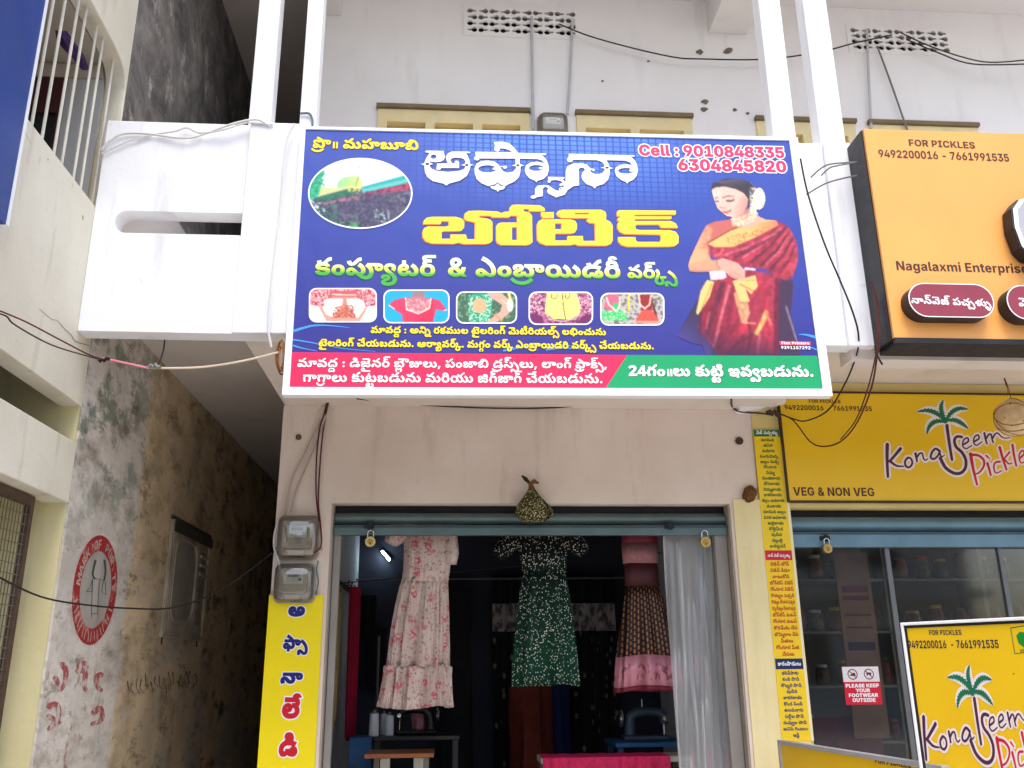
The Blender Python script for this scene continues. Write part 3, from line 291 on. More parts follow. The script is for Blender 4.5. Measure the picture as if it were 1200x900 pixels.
83:[[78,-3,-27,2,-21,5,-16,11,-11,19,35,10,10,-11,13,-5,33,1,12,7,-2,6,-5,3,-61,7,-23,13,-7,14,1,18,10,12,11,6,33,5,39,-2,24,-8,15,-19,-35,-8,-9,9,-12,4,-27,0,-10,-5,0,-7,5,-4,53,-5,21,-5,10,-7,7,-13,-1,-25,-11,-15,-19,-9],[199,45,-15,2,-13,8,-8,11,-3,14,2,13,9,16,28,-2,-11,-13,-1,-10,3,-10,7,-3,11,1,5,11,-3,8,-13,4,-95,1,-31,7,-24,-7,-36,0,0,29,173,0,32,-5,13,-8,8,-10,3,-27,-6,-13,-10,-11]],
84:[[136,-3,-17,2,-14,6,-48,43,-6,1,-8,-5,-1,-10,3,-7,9,-3,9,3,8,9,4,10,22,-23,-14,-16,-11,-7,-15,-3,-21,1,-15,8,-10,11,-4,20,3,16,9,13,21,10,22,1,17,-6,48,-41,17,1,9,11,1,23,-4,24,-9,21,-13,18,-18,13,-24,9,-20,0,-4,-4,-1,-9,10,-5,11,6,-2,13,-10,10,32,3,7,-16,0,-15,-5,-13,-10,-8,-14,-4,-20,0,-13,5,-10,10,-5,14,1,15,7,13,13,9,20,5,21,-1,34,-9,27,-19,25,-36,11,-43,0,-20,-5,-24,-18,-22,-14,-6],[226,-3,-26,5,-32,26,21,22,26,-19,14,-2,11,7,2,17,-5,14,-13,16,-18,13,21,30,21,-14,17,-17,11,-21,4,-24,-4,-21,-10,-17,-17,-11]],
85:[[152,-3,-34,6,-15,10,-6,5,3,0,-13,-13,-18,-7,-24,0,-17,7,-13,14,-6,20,2,34,9,18,24,21,22,9,27,4,49,-2,44,-13,-16,-29,-38,13,-41,1,-31,-10,-13,-19,-1,-25,4,-7,9,-5,14,3,9,16,32,0,5,-10,9,-8,32,-3,11,5,0,7,-4,6,-10,1,-6,-6,0,-12,8,-9,-26,-7,-8,26,7,19,24,9,22,-2,12,-5,10,-15,0,-15,-5,-13,-15,-14],[19,55,13,26,185,0,0,-26],[122,157,-2,-36,-31,0,-2,36]],
86:[[134,-3,-21,3,-15,7,-37,35,-9,3,-7,-4,-1,-8,11,-25,-38,-11,-10,29,3,27,18,19,16,5,17,-1,23,-9,39,-35,12,-3,9,2,6,12,-2,20,-12,16,-22,17,21,30,21,-14,17,-17,11,-21,4,-24,-4,-21,-10,-17,-17,-11],[65,105,-37,6,7,22,24,-5,20,4,7,12,-3,19,-14,9,-10,0,-5,-5,3,-8,13,-1,11,4,11,14,10,-21,-17,-13,-14,-4,-21,0,-13,4,-8,8,-4,14,6,17,10,8,32,4,19,-5,14,-11,7,-16,1,-22,-13,-23,-15,-8]],
87:[[80,125,37,-7,13,-9,11,-13,6,-15,2,-18,-8,-44,-11,-21,-35,14,14,28,1,33,-12,18,-24,4,-19,-9,-8,-21,2,-26,14,-27,-35,-14,-18,45,0,26,4,16,13,21,14,10,18,7],[184,99,-15,2,-13,8,-8,11,-3,14,2,13,8,16,29,-2,-11,-13,-2,-13,6,-8,11,-2,7,3,3,9,-3,8,-9,4,-53,0,-8,-6,-4,-10,-32,0,-9,14,-21,1,-5,-6,0,-8,6,-7,16,-2,0,-28,-26,3,-20,12,-9,21,2,22,15,18,16,6,18,0,18,-5,12,-9,5,-9,-4,0,11,14,15,8,41,1,26,-3,15,-7,8,-9,5,-12,0,-19,-5,-14,-11,-10],[193,217,26,-7,15,-19,-27,-7,-8,8,-13,-1,-5,-10,10,-13,-27,-10,-11,19,1,21,15,14]],
88:[[27,-101,-28,4,-21,11,-14,18,-4,23,4,21,12,18,20,13,28,6,26,-3,19,-10,9,-19,-2,-19,-14,-15,-24,-6,-22,5,-15,17,-3,14,3,25,23,38,7,20,-6,22,-22,15,18,29,21,-12,14,-13,8,-16,1,-27,-7,-23,-31,-53,5,-13,8,-2,6,4,1,9,-8,6,-33,-3,-14,-17,1,-22,13,-12,30,-4,26,7,18,16,26,-18,-34,-26,-20,-6]],
89:[[152,-3,-19,3,-11,5,-16,17,7,0,-17,-18,-27,-7,-29,4,-18,17,-3,15,2,13,8,12,9,5,0,-6,-32,0,0,31,71,0,0,-28,-13,-5,-8,-10,1,-8,7,-7,19,2,10,19,34,0,6,-16,12,-6,13,1,9,11,2,24,-4,23,-8,21,-14,18,-17,14,-25,9,-20,0,-4,-4,-1,-9,10,-5,11,6,-2,13,-9,10,31,3,7,-16,0,-15,-5,-13,-10,-8,-14,-4,-20,0,-13,5,-10,10,-5,14,1,15,7,13,14,9,19,5,21,-1,34,-9,27,-19,25,-36,11,-44,-3,-38,-16,-24,-19,-9]],
90:[[108,-3,-45,5,-22,8,-17,11,-10,14,-6,17,2,23,9,18,15,12,13,4,21,2,17,-5,12,-9,7,-18,-2,-20,-9,-11,-14,-7,-26,-1,-16,5,-18,13,9,20,19,-15,21,2,4,12,-7,7,-14,-2,-9,-11,-1,-19,7,-11,28,-11,59,-1,36,8,12,15,1,15,-6,12,-11,6,-15,-2,-4,-12,6,-7,18,1,12,18,15,-17,-14,-17,-15,-9,-25,-1,-20,10,-7,11,-2,11,3,13,9,11,21,8,33,-3,-30,0,-24,3,13,22,28,-5,24,-12,13,-14,9,-18,0,-30,-8,-18,-15,-15,-24,-9],[121,98,-17,2,-13,8,-10,12,-7,20,36,9,7,-20,11,-3,45,46,18,8,17,2,2,-30,-22,-7,-40,-39]],
91:[[139,-3,-19,2,-11,6,-16,17,8,1,-14,-17,-15,-7,-28,-1,-17,7,-16,23,-3,22,3,21,14,26,25,19,34,9,39,-2,22,-7,18,-12,13,-15,7,-18,2,-36,-5,-14,-11,-14,-17,-8],[133,29,9,3,4,6,2,21,-8,21,-14,10,-19,5,-26,-1,-18,-7,-12,-12,-4,-10,-1,-18,2,-9,7,-8,17,2,8,19,34,0,7,-17],[209,99,-15,2,-14,8,-8,11,-3,14,2,13,9,16,28,-2,-11,-13,-1,-13,5,-8,11,-2,7,3,3,9,-3,8,-9,4,-53,0,-8,-6,-3,-10,-33,0,-9,14,-21,1,-4,-6,-1,-8,7,-7,16,-2,0,-28,-27,3,-20,12,-9,21,2,22,15,18,16,6,18,0,18,-5,12,-9,5,-9,-3,0,10,14,15,8,42,1,25,-3,15,-7,8,-9,5,-12,1,-19,-6,-14,-10,-10],[217,217,26,-7,15,-19,-27,-7,-8,8,-13,-1,-5,-10,10,-13,-26,-10,-12,19,1,21,15,14]],
92:[[134,-3,-21,3,-15,7,-37,35,-9,3,-7,-4,-1,-8,11,-25,-38,-11,-10,29,3,27,18,19,16,5,17,-1,23,-9,39,-35,12,-3,9,2,6,12,-2,20,-12,16,-22,17,21,30,21,-14,17,-17,11,-21,4,-24,-4,-21,-10,-17,-17,-11],[59,98,-17,2,-13,8,-11,12,-7,20,36,9,8,-20,11,-3,44,46,18,8,18,2,2,-30,-23,-7,-39,-39]],
93:[[145,-3,-19,3,-11,5,-15,17,7,0,-18,-18,-18,-6,-31,0,-20,10,-11,20,4,21,13,14,37,19,5,10,-4,6,-13,1,-7,-7,2,-11,-33,-10,-5,23,5,15,17,12,28,4,28,-4,14,-13,5,-16,-4,-16,-12,-13,-40,-21,-2,-8,10,-5,21,5,8,17,35,0,3,-11,7,-8,12,-3,12,3,6,16,-5,21,-14,17,-18,13,21,22,28,-18,15,-16,7,-13,3,-15,-1,-24,-8,-18,-9,-10,-19,-8],[188,137,-5,-21,-14,-13,-19,-5,-35,-1,0,28,34,2,5,7,-3,10,-13,3,-104,0,0,30,125,-2,22,-14]],
94:[[136,-3,-17,2,-14,6,-43,41,-9,3,-8,-3,-3,-6,0,-9,5,-5,16,1,8,9,4,10,22,-23,-14,-16,-11,-7,-22,-3,-20,3,-13,9,-8,13,-2,15,3,16,6,9,13,10,17,5,16,0,21,-9,41,-37,12,-2,9,2,6,12,-3,20,-11,16,-22,17,21,30,21,-14,16,-17,12,-21,4,-24,-4,-21,-10,-17,-16,-11],[118,137,-5,-21,-11,-11,-17,-7,-37,-1,0,28,30,2,5,7,-1,9,-12,4,-74,0,0,30,73,0,24,-4,18,-12]],
95:[[96,-3,-39,5,-28,15,-16,21,-5,17,0,17,7,21,14,15,20,8,29,1,16,-7,11,-16,2,-18,-7,-19,-18,-10,-23,-3,-21,6,-16,11,7,24,18,-15,21,2,5,11,-9,9,-13,-4,-9,-15,1,-20,10,-14,17,-7,33,-3,20,4,17,9,10,18,3,20,-3,27,-8,17,-12,15,-16,10,-25,2,-5,-4,-2,-8,6,-6,12,2,2,13,-11,13,29,5,8,-14,1,-19,-5,-12,-10,-9,-23,-4,-16,2,-12,7,-9,16,0,19,10,16,21,10,24,1,32,-9,27,-22,19,-38,3,-39,-9,-34,-21,-24,-23,-11]],
96:[[78,-3,-27,2,-21,5,-16,11,-11,19,35,10,10,-11,13,-5,29,0,15,6,0,7,-6,4,-61,7,-17,7,-8,8,-6,15,2,15,9,14,18,9,37,5,35,-3,22,-13,11,-18,-35,-8,-9,9,-12,4,-27,0,-10,-5,0,-7,5,-4,53,-5,21,-5,10,-7,7,-13,-1,-25,-11,-15,-19,-9],[182,99,-15,2,-14,8,-7,11,-3,14,2,13,8,16,28,-2,-10,-13,-2,-13,6,-8,11,-2,7,3,3,9,-3,8,-9,4,-53,0,-8,-6,-4,-10,-32,0,-9,14,-21,1,-5,-6,0,-8,6,-7,16,-2,0,-28,-26,3,-20,12,-9,21,2,22,15,18,16,6,18,0,18,-5,11,-9,5,-9,-3,0,11,14,15,8,41,1,26,-3,15,-7,8,-9,5,-12,0,-19,-5,-14,-11,-10]],
97:[[108,-3,-45,5,-22,8,-17,12,-10,15,-6,17,2,23,8,17,16,12,20,6,20,-1,16,-6,10,-11,4,-18,-2,-16,-9,-11,-14,-6,-26,-2,-16,6,-18,12,9,21,19,-15,21,2,4,11,-7,8,-12,-1,-10,-9,-3,-19,5,-13,24,-12,50,-3,43,5,18,13,4,16,-3,14,-10,8,-17,0,-6,-10,6,-10,18,1,6,7,4,11,17,-16,-14,-18,-15,-8,-20,-2,-18,5,-10,9,-6,15,1,16,10,16,14,9,20,2,17,-2,23,-10,11,-16,5,-23,-4,-21,-10,-17,-18,-13,-16,-6],[117,179,38,-6,23,-11,13,-11,14,-20,5,-15,0,-37,-32,14,0,16,-4,12,-9,11,-20,12,-25,7,-17,0,-9,-5,1,-10,11,-4,8,6,-1,13,-10,10,30,5,7,-12,2,-14,-2,-14,-8,-10,-12,-6,-21,-2,-15,4,-12,8,-7,17,5,23,16,14]],
98:[[-42,-13,23,-6,13,-16,2,-15,-2,-14,-15,-18,-34,-8,-119,-1,0,30,133,0,9,4,2,11,-5,7,-10,2,-7,-4,-3,-10,2,-9,10,-13,-28,-2,-8,15,-2,13,3,15,8,11,14,7]],
99:[[136,-3,-17,2,-14,6,-48,43,-6,1,-8,-5,-1,-10,3,-7,9,-3,9,3,8,9,4,10,22,-23,-14,-16,-11,-7,-15,-3,-21,1,-15,8,-10,11,-4,20,3,16,9,13,21,10,22,1,17,-6,48,-41,17,1,9,11,1,23,-4,24,-9,21,-13,18,-18,13,-24,9,-20,0,-4,-4,-1,-9,10,-5,11,6,-2,13,-10,10,32,3,7,-16,0,-15,-5,-13,-10,-8,-14,-4,-20,0,-13,5,-10,10,-5,14,1,15,7,13,13,9,20,5,21,-1,34,-9,27,-19,25,-36,11,-43,0,-20,-5,-24,-18,-22,-14,-6],[226,-3,-26,5,-32,26,21,22,26,-19,14,-2,11,7,2,17,-5,14,-13,16,-18,13,21,30,21,-14,17,-17,11,-21,4,-24,-4,-21,-10,-17,-17,-11],[84,217,26,-7,15,-19,-27,-7,-8,8,-13,-1,-5,-10,10,-13,-27,-10,-12,19,2,21,15,14]],
100:[[136,-2,-15,0,-18,8,-39,38,-11,5,-8,-3,-3,-6,0,-9,5,-5,16,1,8,9,4,10,22,-23,-14,-16,-11,-7,-22,-3,-20,3,-13,9,-8,13,-2,15,3,16,6,9,13,10,17,5,16,0,21,-9,41,-37,12,-2,9,2,6,12,-3,20,-11,16,-22,17,21,30,21,-14,16,-17,12,-21,4,-24,-4,-22,-10,-16,-16,-10],[193,-40,-24,3,-22,9,-48,38,39,11,17,-19,17,-8,26,-1,18,8,11,19,-2,35,-13,21,-24,20,21,30,28,-22,16,-22,10,-26,2,-32,-5,-20,-14,-24,-23,-15],[59,98,-17,2,-13,8,-11,12,-7,20,36,9,8,-20,11,-3,44,46,18,8,18,2,2,-30,-23,-7,-39,-39]],
101:[[92,176,30,-5,15,-8,12,-11,11,-30,-2,-24,-31,13,0,12,-8,13,-21,10,-16,-1,-11,-7,-1,-10,8,-9,-32,-10,-6,9,-3,14,5,23,18,15],[139,-3,-19,2,-11,6,-16,17,8,1,-14,-17,-15,-7,-28,-1,-17,7,-16,23,-3,22,3,21,14,26,25,19,34,9,39,-2,22,-7,18,-12,13,-15,7,-18,2,-36,-5,-14,-11,-14,-17,-8],[133,29,9,3,4,6,2,21,-8,21,-14,10,-19,5,-26,-1,-18,-7,-12,-12,-4,-10,-1,-18,2,-9,7,-8,17,2,8,19,34,0,7,-17],[107,217,26,-7,15,-19,-27,-7,-8,8,-14,-1,-5,-10,10,-13,-26,-10,-12,19,2,21,15,14]],
102:[[136,-3,-17,2,-14,6,-43,41,-9,3,-8,-3,-3,-6,0,-9,5,-5,16,1,8,9,4,10,22,-23,-14,-16,-11,-7,-22,-3,-20,3,-13,9,-8,13,-2,15,3,16,6,9,13,10,17,5,16,0,21,-9,41,-37,12,-2,9,2,6,12,-3,20,-11,16,-22,17,21,30,21,-14,16,-17,12,-21,4,-24,-4,-21,-10,-17,-16,-11],[75,-35,2,36,31,0,1,-36],[59,98,-17,2,-13,8,-11,12,-7,20,36,9,8,-20,11,-3,44,46,18,8,18,2,2,-30,-23,-7,-39,-39]],
103:[[-107,-30,20,-6,14,-16,-5,0,10,14,13,7,17,1,17,-8,9,-10,4,-18,-2,-15,-9,-16,-15,-16,-20,18,16,20,1,12,-6,7,-12,-1,-7,-16,-27,0,-6,16,-11,2,-7,-5,-1,-11,4,-10,13,-13,-19,-19,-21,24,-6,28,4,13,9,10]],
104:[[78,-3,-27,2,-21,5,-16,11,-11,19,35,10,10,-11,13,-5,29,0,15,6,0,7,-6,4,-61,7,-17,7,-8,8,-6,15,2,15,9,14,18,9,37,5,35,-3,22,-13,11,-18,-35,-8,-9,9,-12,4,-27,0,-10,-5,0,-7,5,-4,53,-5,21,-5,10,-7,7,-13,-1,-25,-11,-15,-19,-9],[139,137,-5,-21,-11,-11,-17,-7,-34,-1,0,28,28,3,4,6,-1,9,-12,4,-79,0,0,30,78,0,24,-4,18,-12]],
105:[[145,-3,-19,3,-11,5,-15,17,7,0,-18,-18,-18,-6,-31,0,-20,10,-11,20,4,21,13,14,37,19,5,10,-4,6,-13,1,-7,-7,2,-11,-33,-10,-5,23,5,15,12,10,17,5,31,0,17,-6,14,-17,-3,-25,-12,-13,-39,-19,-3,-10,7,-5,15,1,11,6,6,15,35,0,6,-16,16,-6,9,1,7,7,1,23,-14,24,-23,17,22,24,6,0,13,-9,16,-16,12,-19,6,-22,-1,-24,-8,-18,-9,-10,-19,-8],[250,99,-15,2,-14,8,-8,11,-3,14,2,13,9,16,28,-2,-10,-13,-2,-13,5,-8,11,-2,7,3,4,9,-4,8,-8,4,-48,0,-8,-6,-3,-10,-33,0,-8,14,-20,1,-5,-6,0,-10,6,-5,14,-2,4,-28,-28,3,-20,12,-9,21,2,22,13,16,22,8,18,0,12,-5,12,-9,5,-9,-3,0,10,14,20,9,38,0,24,-5,12,-8,8,-10,3,-27,-6,-14,-10,-10],[259,217,26,-7,15,-19,-27,-7,-9,8,-13,-1,-5,-10,10,-13,-26,-10,-12,19,1,21,16,14]],
106:[[78,-3,-27,2,-21,5,-16,11,-11,19,35,10,10,-11,13,-5,29,0,15,6,0,7,-6,4,-61,7,-17,7,-8,8,-6,15,2,15,9,14,18,9,37,5,35,-3,22,-13,11,-18,-35,-8,-9,9,-12,4,-27,0,-10,-5,0,-7,5,-4,53,-5,21,-5,10,-7,7,-13,-1,-25,-11,-15,-19,-9],[69,105,-37,6,8,22,24,-5,20,4,6,10,-3,18,-13,8,-11,-1,-4,-3,3,-7,13,-1,10,5,10,11,9,-20,-15,-10,-14,-5,-18,0,-18,6,-7,8,-2,14,5,10,14,9,32,3,19,-6,12,-11,6,-14,0,-18,-12,-22,-16,-8],[77,217,26,-5,17,-17,-27,-6,-9,8,-14,-1,-4,-9,10,-10,-25,-11,-13,16,1,19,14,12]],
107:[[78,-3,-27,2,-21,5,-16,11,-11,19,35,10,10,-11,13,-5,29,0,15,6,0,7,-6,4,-61,7,-17,7,-8,8,-6,15,2,15,9,14,18,9,37,5,35,-3,22,-13,11,-18,-35,-8,-9,9,-12,4,-27,0,-10,-5,0,-7,5,-4,53,-5,21,-5,10,-7,7,-13,-1,-25,-11,-15,-19,-9],[182,99,-15,2,-14,8,-7,11,-3,14,2,13,8,16,28,-2,-10,-13,-2,-13,6,-8,11,-2,7,3,3,9,-3,8,-9,4,-53,0,-8,-6,-4,-10,-32,0,-9,14,-21,1,-5,-6,0,-8,6,-7,16,-2,0,-28,-26,3,-20,12,-9,21,2,22,15,18,16,6,18,0,18,-5,11,-9,5,-9,-3,0,11,14,15,8,41,1,26,-3,15,-7,8,-9,5,-12,0,-19,-5,-14,-11,-10],[191,217,26,-7,15,-19,-27,-7,-8,8,-14,-1,-4,-10,9,-13,-26,-10,-12,19,2,21,15,14]],
108:[[99,-3,-28,2,-23,7,-17,12,-17,22,-6,19,2,26,9,20,16,13,21,7,22,-1,16,-7,9,-11,5,-18,-3,-15,-9,-12,-19,-8,-27,0,-25,14,-2,1,6,25,14,-13,17,-3,12,6,-2,13,-12,3,-10,-7,-5,-12,0,-17,3,-13,8,-8,23,-11,42,0,17,6,10,10,4,15,-5,16,-7,9,-18,10,10,17,12,5,7,-3,23,-16,10,-14,5,-18,0,-16,-5,-16,-10,-14,-14,-12,-20,-8],[187,137,-5,-21,-15,-13,-19,-5,-34,-1,0,28,33,2,6,7,-3,10,-13,3,-105,0,0,30,126,-2,22,-14]],
109:[[8,59,5,26,13,21,22,14,32,5,30,-4,23,-14,13,-21,5,-27,-5,-25,-13,-20,-22,-13,-32,-4,-31,5,-22,13,-13,20],[46,62,2,-13,6,-11,11,-7,14,-2,15,2,11,7,6,10,2,13,-2,14,-6,11,-11,7,-14,3,-15,-3,-11,-7,-6,-11],[183,99,-15,2,-13,8,-8,11,-3,14,2,13,8,16,28,-2,-10,-13,-2,-13,6,-8,11,-2,7,3,3,9,-3,8,-9,4,-53,0,-8,-6,-4,-10,-32,0,-9,14,-21,1,-5,-6,0,-8,6,-7,16,-2,0,-28,-26,3,-20,12,-9,21,2,22,15,18,16,6,18,0,18,-5,12,-9,5,-9,-4,0,11,14,15,8,41,1,26,-3,15,-7,8,-9,5,-12,0,-19,-5,-14,-11,-10]],
110:[[136,-3,-17,2,-14,6,-48,43,-6,1,-8,-5,-1,-10,3,-7,9,-3,9,3,8,9,4,10,22,-23,-14,-16,-11,-7,-15,-3,-21,1,-15,8,-10,11,-4,20,5,21,17,14,17,5,16,0,17,-6,47,-41,12,-1,11,7,2,18,-10,22,-14,12,-12,6,-34,3,0,28,26,0,6,-5,33,-9,24,-15,14,-19,4,-34,-9,-26,-20,-16],[222,-3,-25,5,-32,26,20,22,26,-19,15,-2,11,7,2,17,-5,14,-13,16,-18,13,21,30,20,-14,17,-17,12,-21,3,-24,-3,-21,-10,-17,-17,-11],[175,137,-5,-21,-15,-13,-19,-5,-49,-1,0,28,47,2,6,6,-2,11,-14,3,-104,0,0,30,125,-2,23,-14],[145,215,26,-7,15,-19,-27,-7,-8,8,-14,-1,-5,-10,10,-13,-26,-10,-12,20,1,20,16,14]],
111:[[145,-3,-19,3,-11,5,-15,17,7,0,-18,-18,-18,-6,-31,0,-20,10,-11,20,4,21,13,14,37,19,5,10,-4,6,-13,1,-7,-7,2,-11,-33,-10,-5,23,5,15,12,10,17,5,31,0,17,-6,14,-17,-3,-25,-12,-13,-39,-19,-3,-10,7,-5,15,1,11,6,6,15,35,0,6,-16,16,-6,9,1,7,7,1,23,-14,24,-23,17,22,24,6,0,13,-9,16,-16,12,-19,6,-22,-1,-24,-8,-18,-9,-10,-19,-8],[250,99,-15,2,-14,8,-8,11,-3,14,2,13,9,16,28,-2,-10,-13,-2,-13,5,-8,11,-2,7,3,4,9,-4,8,-8,4,-48,0,-8,-6,-3,-10,-33,0,-8,14,-20,1,-5,-6,0,-10,6,-5,14,-2,4,-28,-28,3,-20,12,-9,21,2,22,13,16,22,8,18,0,12,-5,12,-9,5,-9,-3,0,10,14,20,9,38,0,24,-5,12,-8,8,-10,3,-27,-6,-14,-10,-10]],
112:[[151,-3,-35,6,-14,9,-6,6,3,0,-13,-13,-18,-7,-23,0,-17,7,-12,14,-6,20,2,33,9,18,23,18,34,9,48,1,58,-8,-16,-29,-43,13,-39,0,-26,-11,-12,-19,-1,-22,4,-7,8,-6,10,1,6,5,6,16,32,0,9,-18,26,-6,19,3,2,9,-4,6,-10,1,-6,-6,0,-11,8,-9,-26,-7,-8,27,2,13,8,11,11,8,16,2,25,-7,13,-20,1,-13,-4,-14,-16,-18],[242,45,-15,2,-14,8,-7,11,-3,14,2,13,8,16,28,-2,-10,-13,-2,-10,4,-10,9,-3,11,3,3,9,-3,8,-13,4,-229,1,0,29,209,0,36,-4,21,-15,5,-12,0,-19,-5,-13,-11,-11]],
113:[[136,-3,-17,2,-14,6,-43,41,-9,3,-8,-3,-3,-6,0,-9,5,-5,16,1,8,9,4,10,22,-23,-14,-16,-11,-7,-22,-3,-20,3,-13,9,-8,13,-2,15,3,16,6,9,13,10,17,5,16,0,21,-9,41,-37,12,-2,9,2,6,12,-3,20,-11,16,-22,17,21,30,21,-14,16,-17,12,-21,4,-24,-4,-21,-10,-17,-16,-11],[65,105,-37,6,7,22,24,-5,20,4,7,10,-3,18,-14,8,-10,-1,-5,-3,3,-7,13,-1,11,5,10,11,8,-20,-14,-10,-15,-5,-17,0,-19,6,-7,8,-2,14,5,10,14,9,32,3,19,-6,12,-11,7,-14,0,-18,-13,-22,-16,-8],[73,217,26,-5,17,-17,-28,-6,-9,8,-13,-1,-5,-9,10,-10,-24,-11,-14,16,1,19,15,12]],
114:[[136,-3,-17,2,-14,6,-48,43,-6,1,-8,-5,-1,-10,3,-7,9,-3,9,3,8,9,4,10,22,-23,-14,-16,-11,-7,-15,-3,-21,1,-15,8,-10,11,-4,20,5,21,17,14,17,5,16,0,17,-6,47,-41,12,-1,11,7,2,18,-10,22,-14,12,-12,6,-34,3,0,28,26,0,6,-5,33,-9,24,-15,14,-19,4,-34,-9,-26,-20,-16],[175,137,-5,-21,-15,-13,-19,-5,-49,-1,0,28,47,2,6,6,-2,11,-14,3,-104,0,0,30,125,-2,23,-14],[145,215,26,-7,15,-19,-27,-7,-8,8,-14,-1,-5,-10,10,-13,-26,-10,-12,20,1,20,16,14]],
115:[[136,-3,-17,2,-14,6,-48,43,-6,1,-8,-5,-1,-10,3,-7,9,-3,9,3,8,9,4,10,22,-23,-14,-16,-11,-7,-22,-3,-20,3,-13,9,-8,13,-2,21,5,15,17,14,17,5,16,0,17,-6,47,-41,13,-1,10,8,2,12,-3,23,-19,43,-32,29,-38,20,17,32,44,-25,31,-27,19,-24,13,-34,6,-35,-6,-29,-18,-18],[243,45,-15,2,-13,8,-8,11,-3,14,2,13,8,16,28,-2,-10,-13,-2,-10,4,-10,9,-3,11,3,3,9,-3,8,-13,4,-216,1,0,29,196,0,39,-5,13,-8,7,-10,3,-27,-5,-13,-11,-11]],
116:[[92,176,30,-5,15,-8,12,-11,11,-30,-2,-24,-31,13,0,12,-8,13,-21,10,-16,-1,-11,-7,-1,-10,8,-9,-32,-10,-6,9,-3,14,5,23,18,15],[139,-3,-19,2,-11,6,-16,17,8,1,-14,-17,-15,-7,-28,-1,-17,7,-16,23,-3,22,3,21,14,26,25,19,34,9,39,-2,22,-7,18,-12,13,-15,7,-18,2,-36,-5,-14,-11,-14,-17,-8],[133,29,9,3,4,6,2,21,-8,21,-14,10,-19,5,-26,-1,-18,-7,-12,-12,-4,-10,-1,-18,2,-9,7,-8,17,2,8,19,34,0,7,-17]],
117:[[68,-98,-21,6,-12,13,4,1,-9,-10,-16,-7,-37,-1,-12,6,-8,14,1,15,6,8,42,23,-2,7,-11,0,-6,-4,2,-8,-31,-7,-4,15,3,11,12,10,15,4,37,-3,11,-6,7,-12,-1,-12,-5,-8,-39,-19,-4,-6,3,-4,20,2,9,13,29,0,5,-10,11,-2,7,4,5,9,0,45,-14,39,-31,40,-39,29,21,29,36,-27,24,-26,21,-31,14,-35,5,-40,-5,-34,-16,-23,-12,-6]],
118:[[136,-3,-17,2,-14,6,-43,41,-9,3,-8,-3,-3,-6,0,-9,5,-5,16,1,8,9,4,10,22,-23,-14,-16,-11,-7,-22,-3,-20,3,-13,9,-8,13,-2,15,3,16,6,9,13,10,17,5,16,0,21,-9,41,-37,12,-2,9,2,6,12,-3,20,-11,16,-22,17,21,30,21,-14,16,-17,12,-21,4,-24,-4,-21,-10,-17,-16,-11],[65,105,-37,6,7,22,24,-5,20,4,7,12,-3,19,-14,9,-10,0,-5,-5,3,-8,13,-1,11,4,11,14,10,-21,-17,-13,-14,-4,-21,0,-13,4,-8,8,-4,14,6,17,10,8,32,4,19,-5,14,-11,7,-16,1,-22,-13,-23,-15,-8]],
119:[[152,-3,-19,3,-11,5,-16,17,7,0,-14,-15,-16,-8,-26,-2,-22,7,-13,14,-3,15,4,17,15,13,0,-6,-32,0,0,30,71,0,0,-27,-14,-5,-7,-10,1,-8,7,-7,19,2,10,19,34,0,8,-18,18,-4,9,4,5,10,-1,15,-5,12,-16,17,-31,13,52,5,11,-6,13,-11,10,-14,4,-17,-1,-22,-8,-18,-9,-10,-18,-8],[258,45,-15,2,-13,8,-8,11,-3,14,2,13,8,16,29,-2,-11,-13,-2,-10,4,-10,7,-3,11,1,5,11,-3,8,-13,4,-188,1,0,29,175,0,32,-5,13,-8,7,-10,3,-27,-5,-13,-11,-11]],
120:[[96,-3,-39,5,-28,15,-16,21,-5,17,0,17,7,21,14,15,20,8,29,1,16,-7,11,-16,2,-18,-7,-19,-18,-10,-23,-3,-21,6,-16,11,7,24,18,-15,21,2,5,11,-9,9,-13,-4,-9,-15,1,-20,10,-14,17,-7,33,-3,20,4,17,9,10,18,3,20,-3,27,-8,17,-12,15,-16,10,-25,2,-5,-4,-2,-8,6,-6,12,2,2,13,-11,13,29,5,8,-14,1,-19,-5,-12,-10,-9,-23,-4,-16,2,-12,7,-9,16,0,19,10,16,21,10,24,1,32,-9,27,-22,19,-38,3,-39,-9,-34,-21,-24,-23,-11],[105,217,26,-7,15,-19,-27,-7,-8,8,-13,-1,-5,-10,10,-13,-27,-10,-12,19,2,21,15,14]],
121:[[136,-2,-15,0,-15,6,-44,42,-9,3,-8,-3,-3,-6,0,-9,5,-5,16,1,8,9,4,10,22,-23,-14,-16,-11,-7,-22,-3,-20,3,-13,9,-8,13,-2,15,3,16,6,9,13,10,17,5,16,0,21,-9,41,-37,11,-2,9,2,6,9,0,18,-5,13,-10,11,-27,14,-38,2,46,28,22,-6,17,-9,20,-19,11,-23,3,-18,-4,-22,-10,-17,-16,-10],[193,-40,-24,3,-22,9,-48,38,39,11,17,-19,17,-8,26,-1,18,8,11,19,-2,35,-13,21,-24,20,21,30,28,-22,16,-22,10,-26,2,-32,-5,-20,-14,-24,-23,-15],[71,98,-17,2,-13,8,-10,12,-7,20,36,9,7,-20,11,-3,45,46,18,8,17,2,2,-30,-22,-7,-40,-39]],
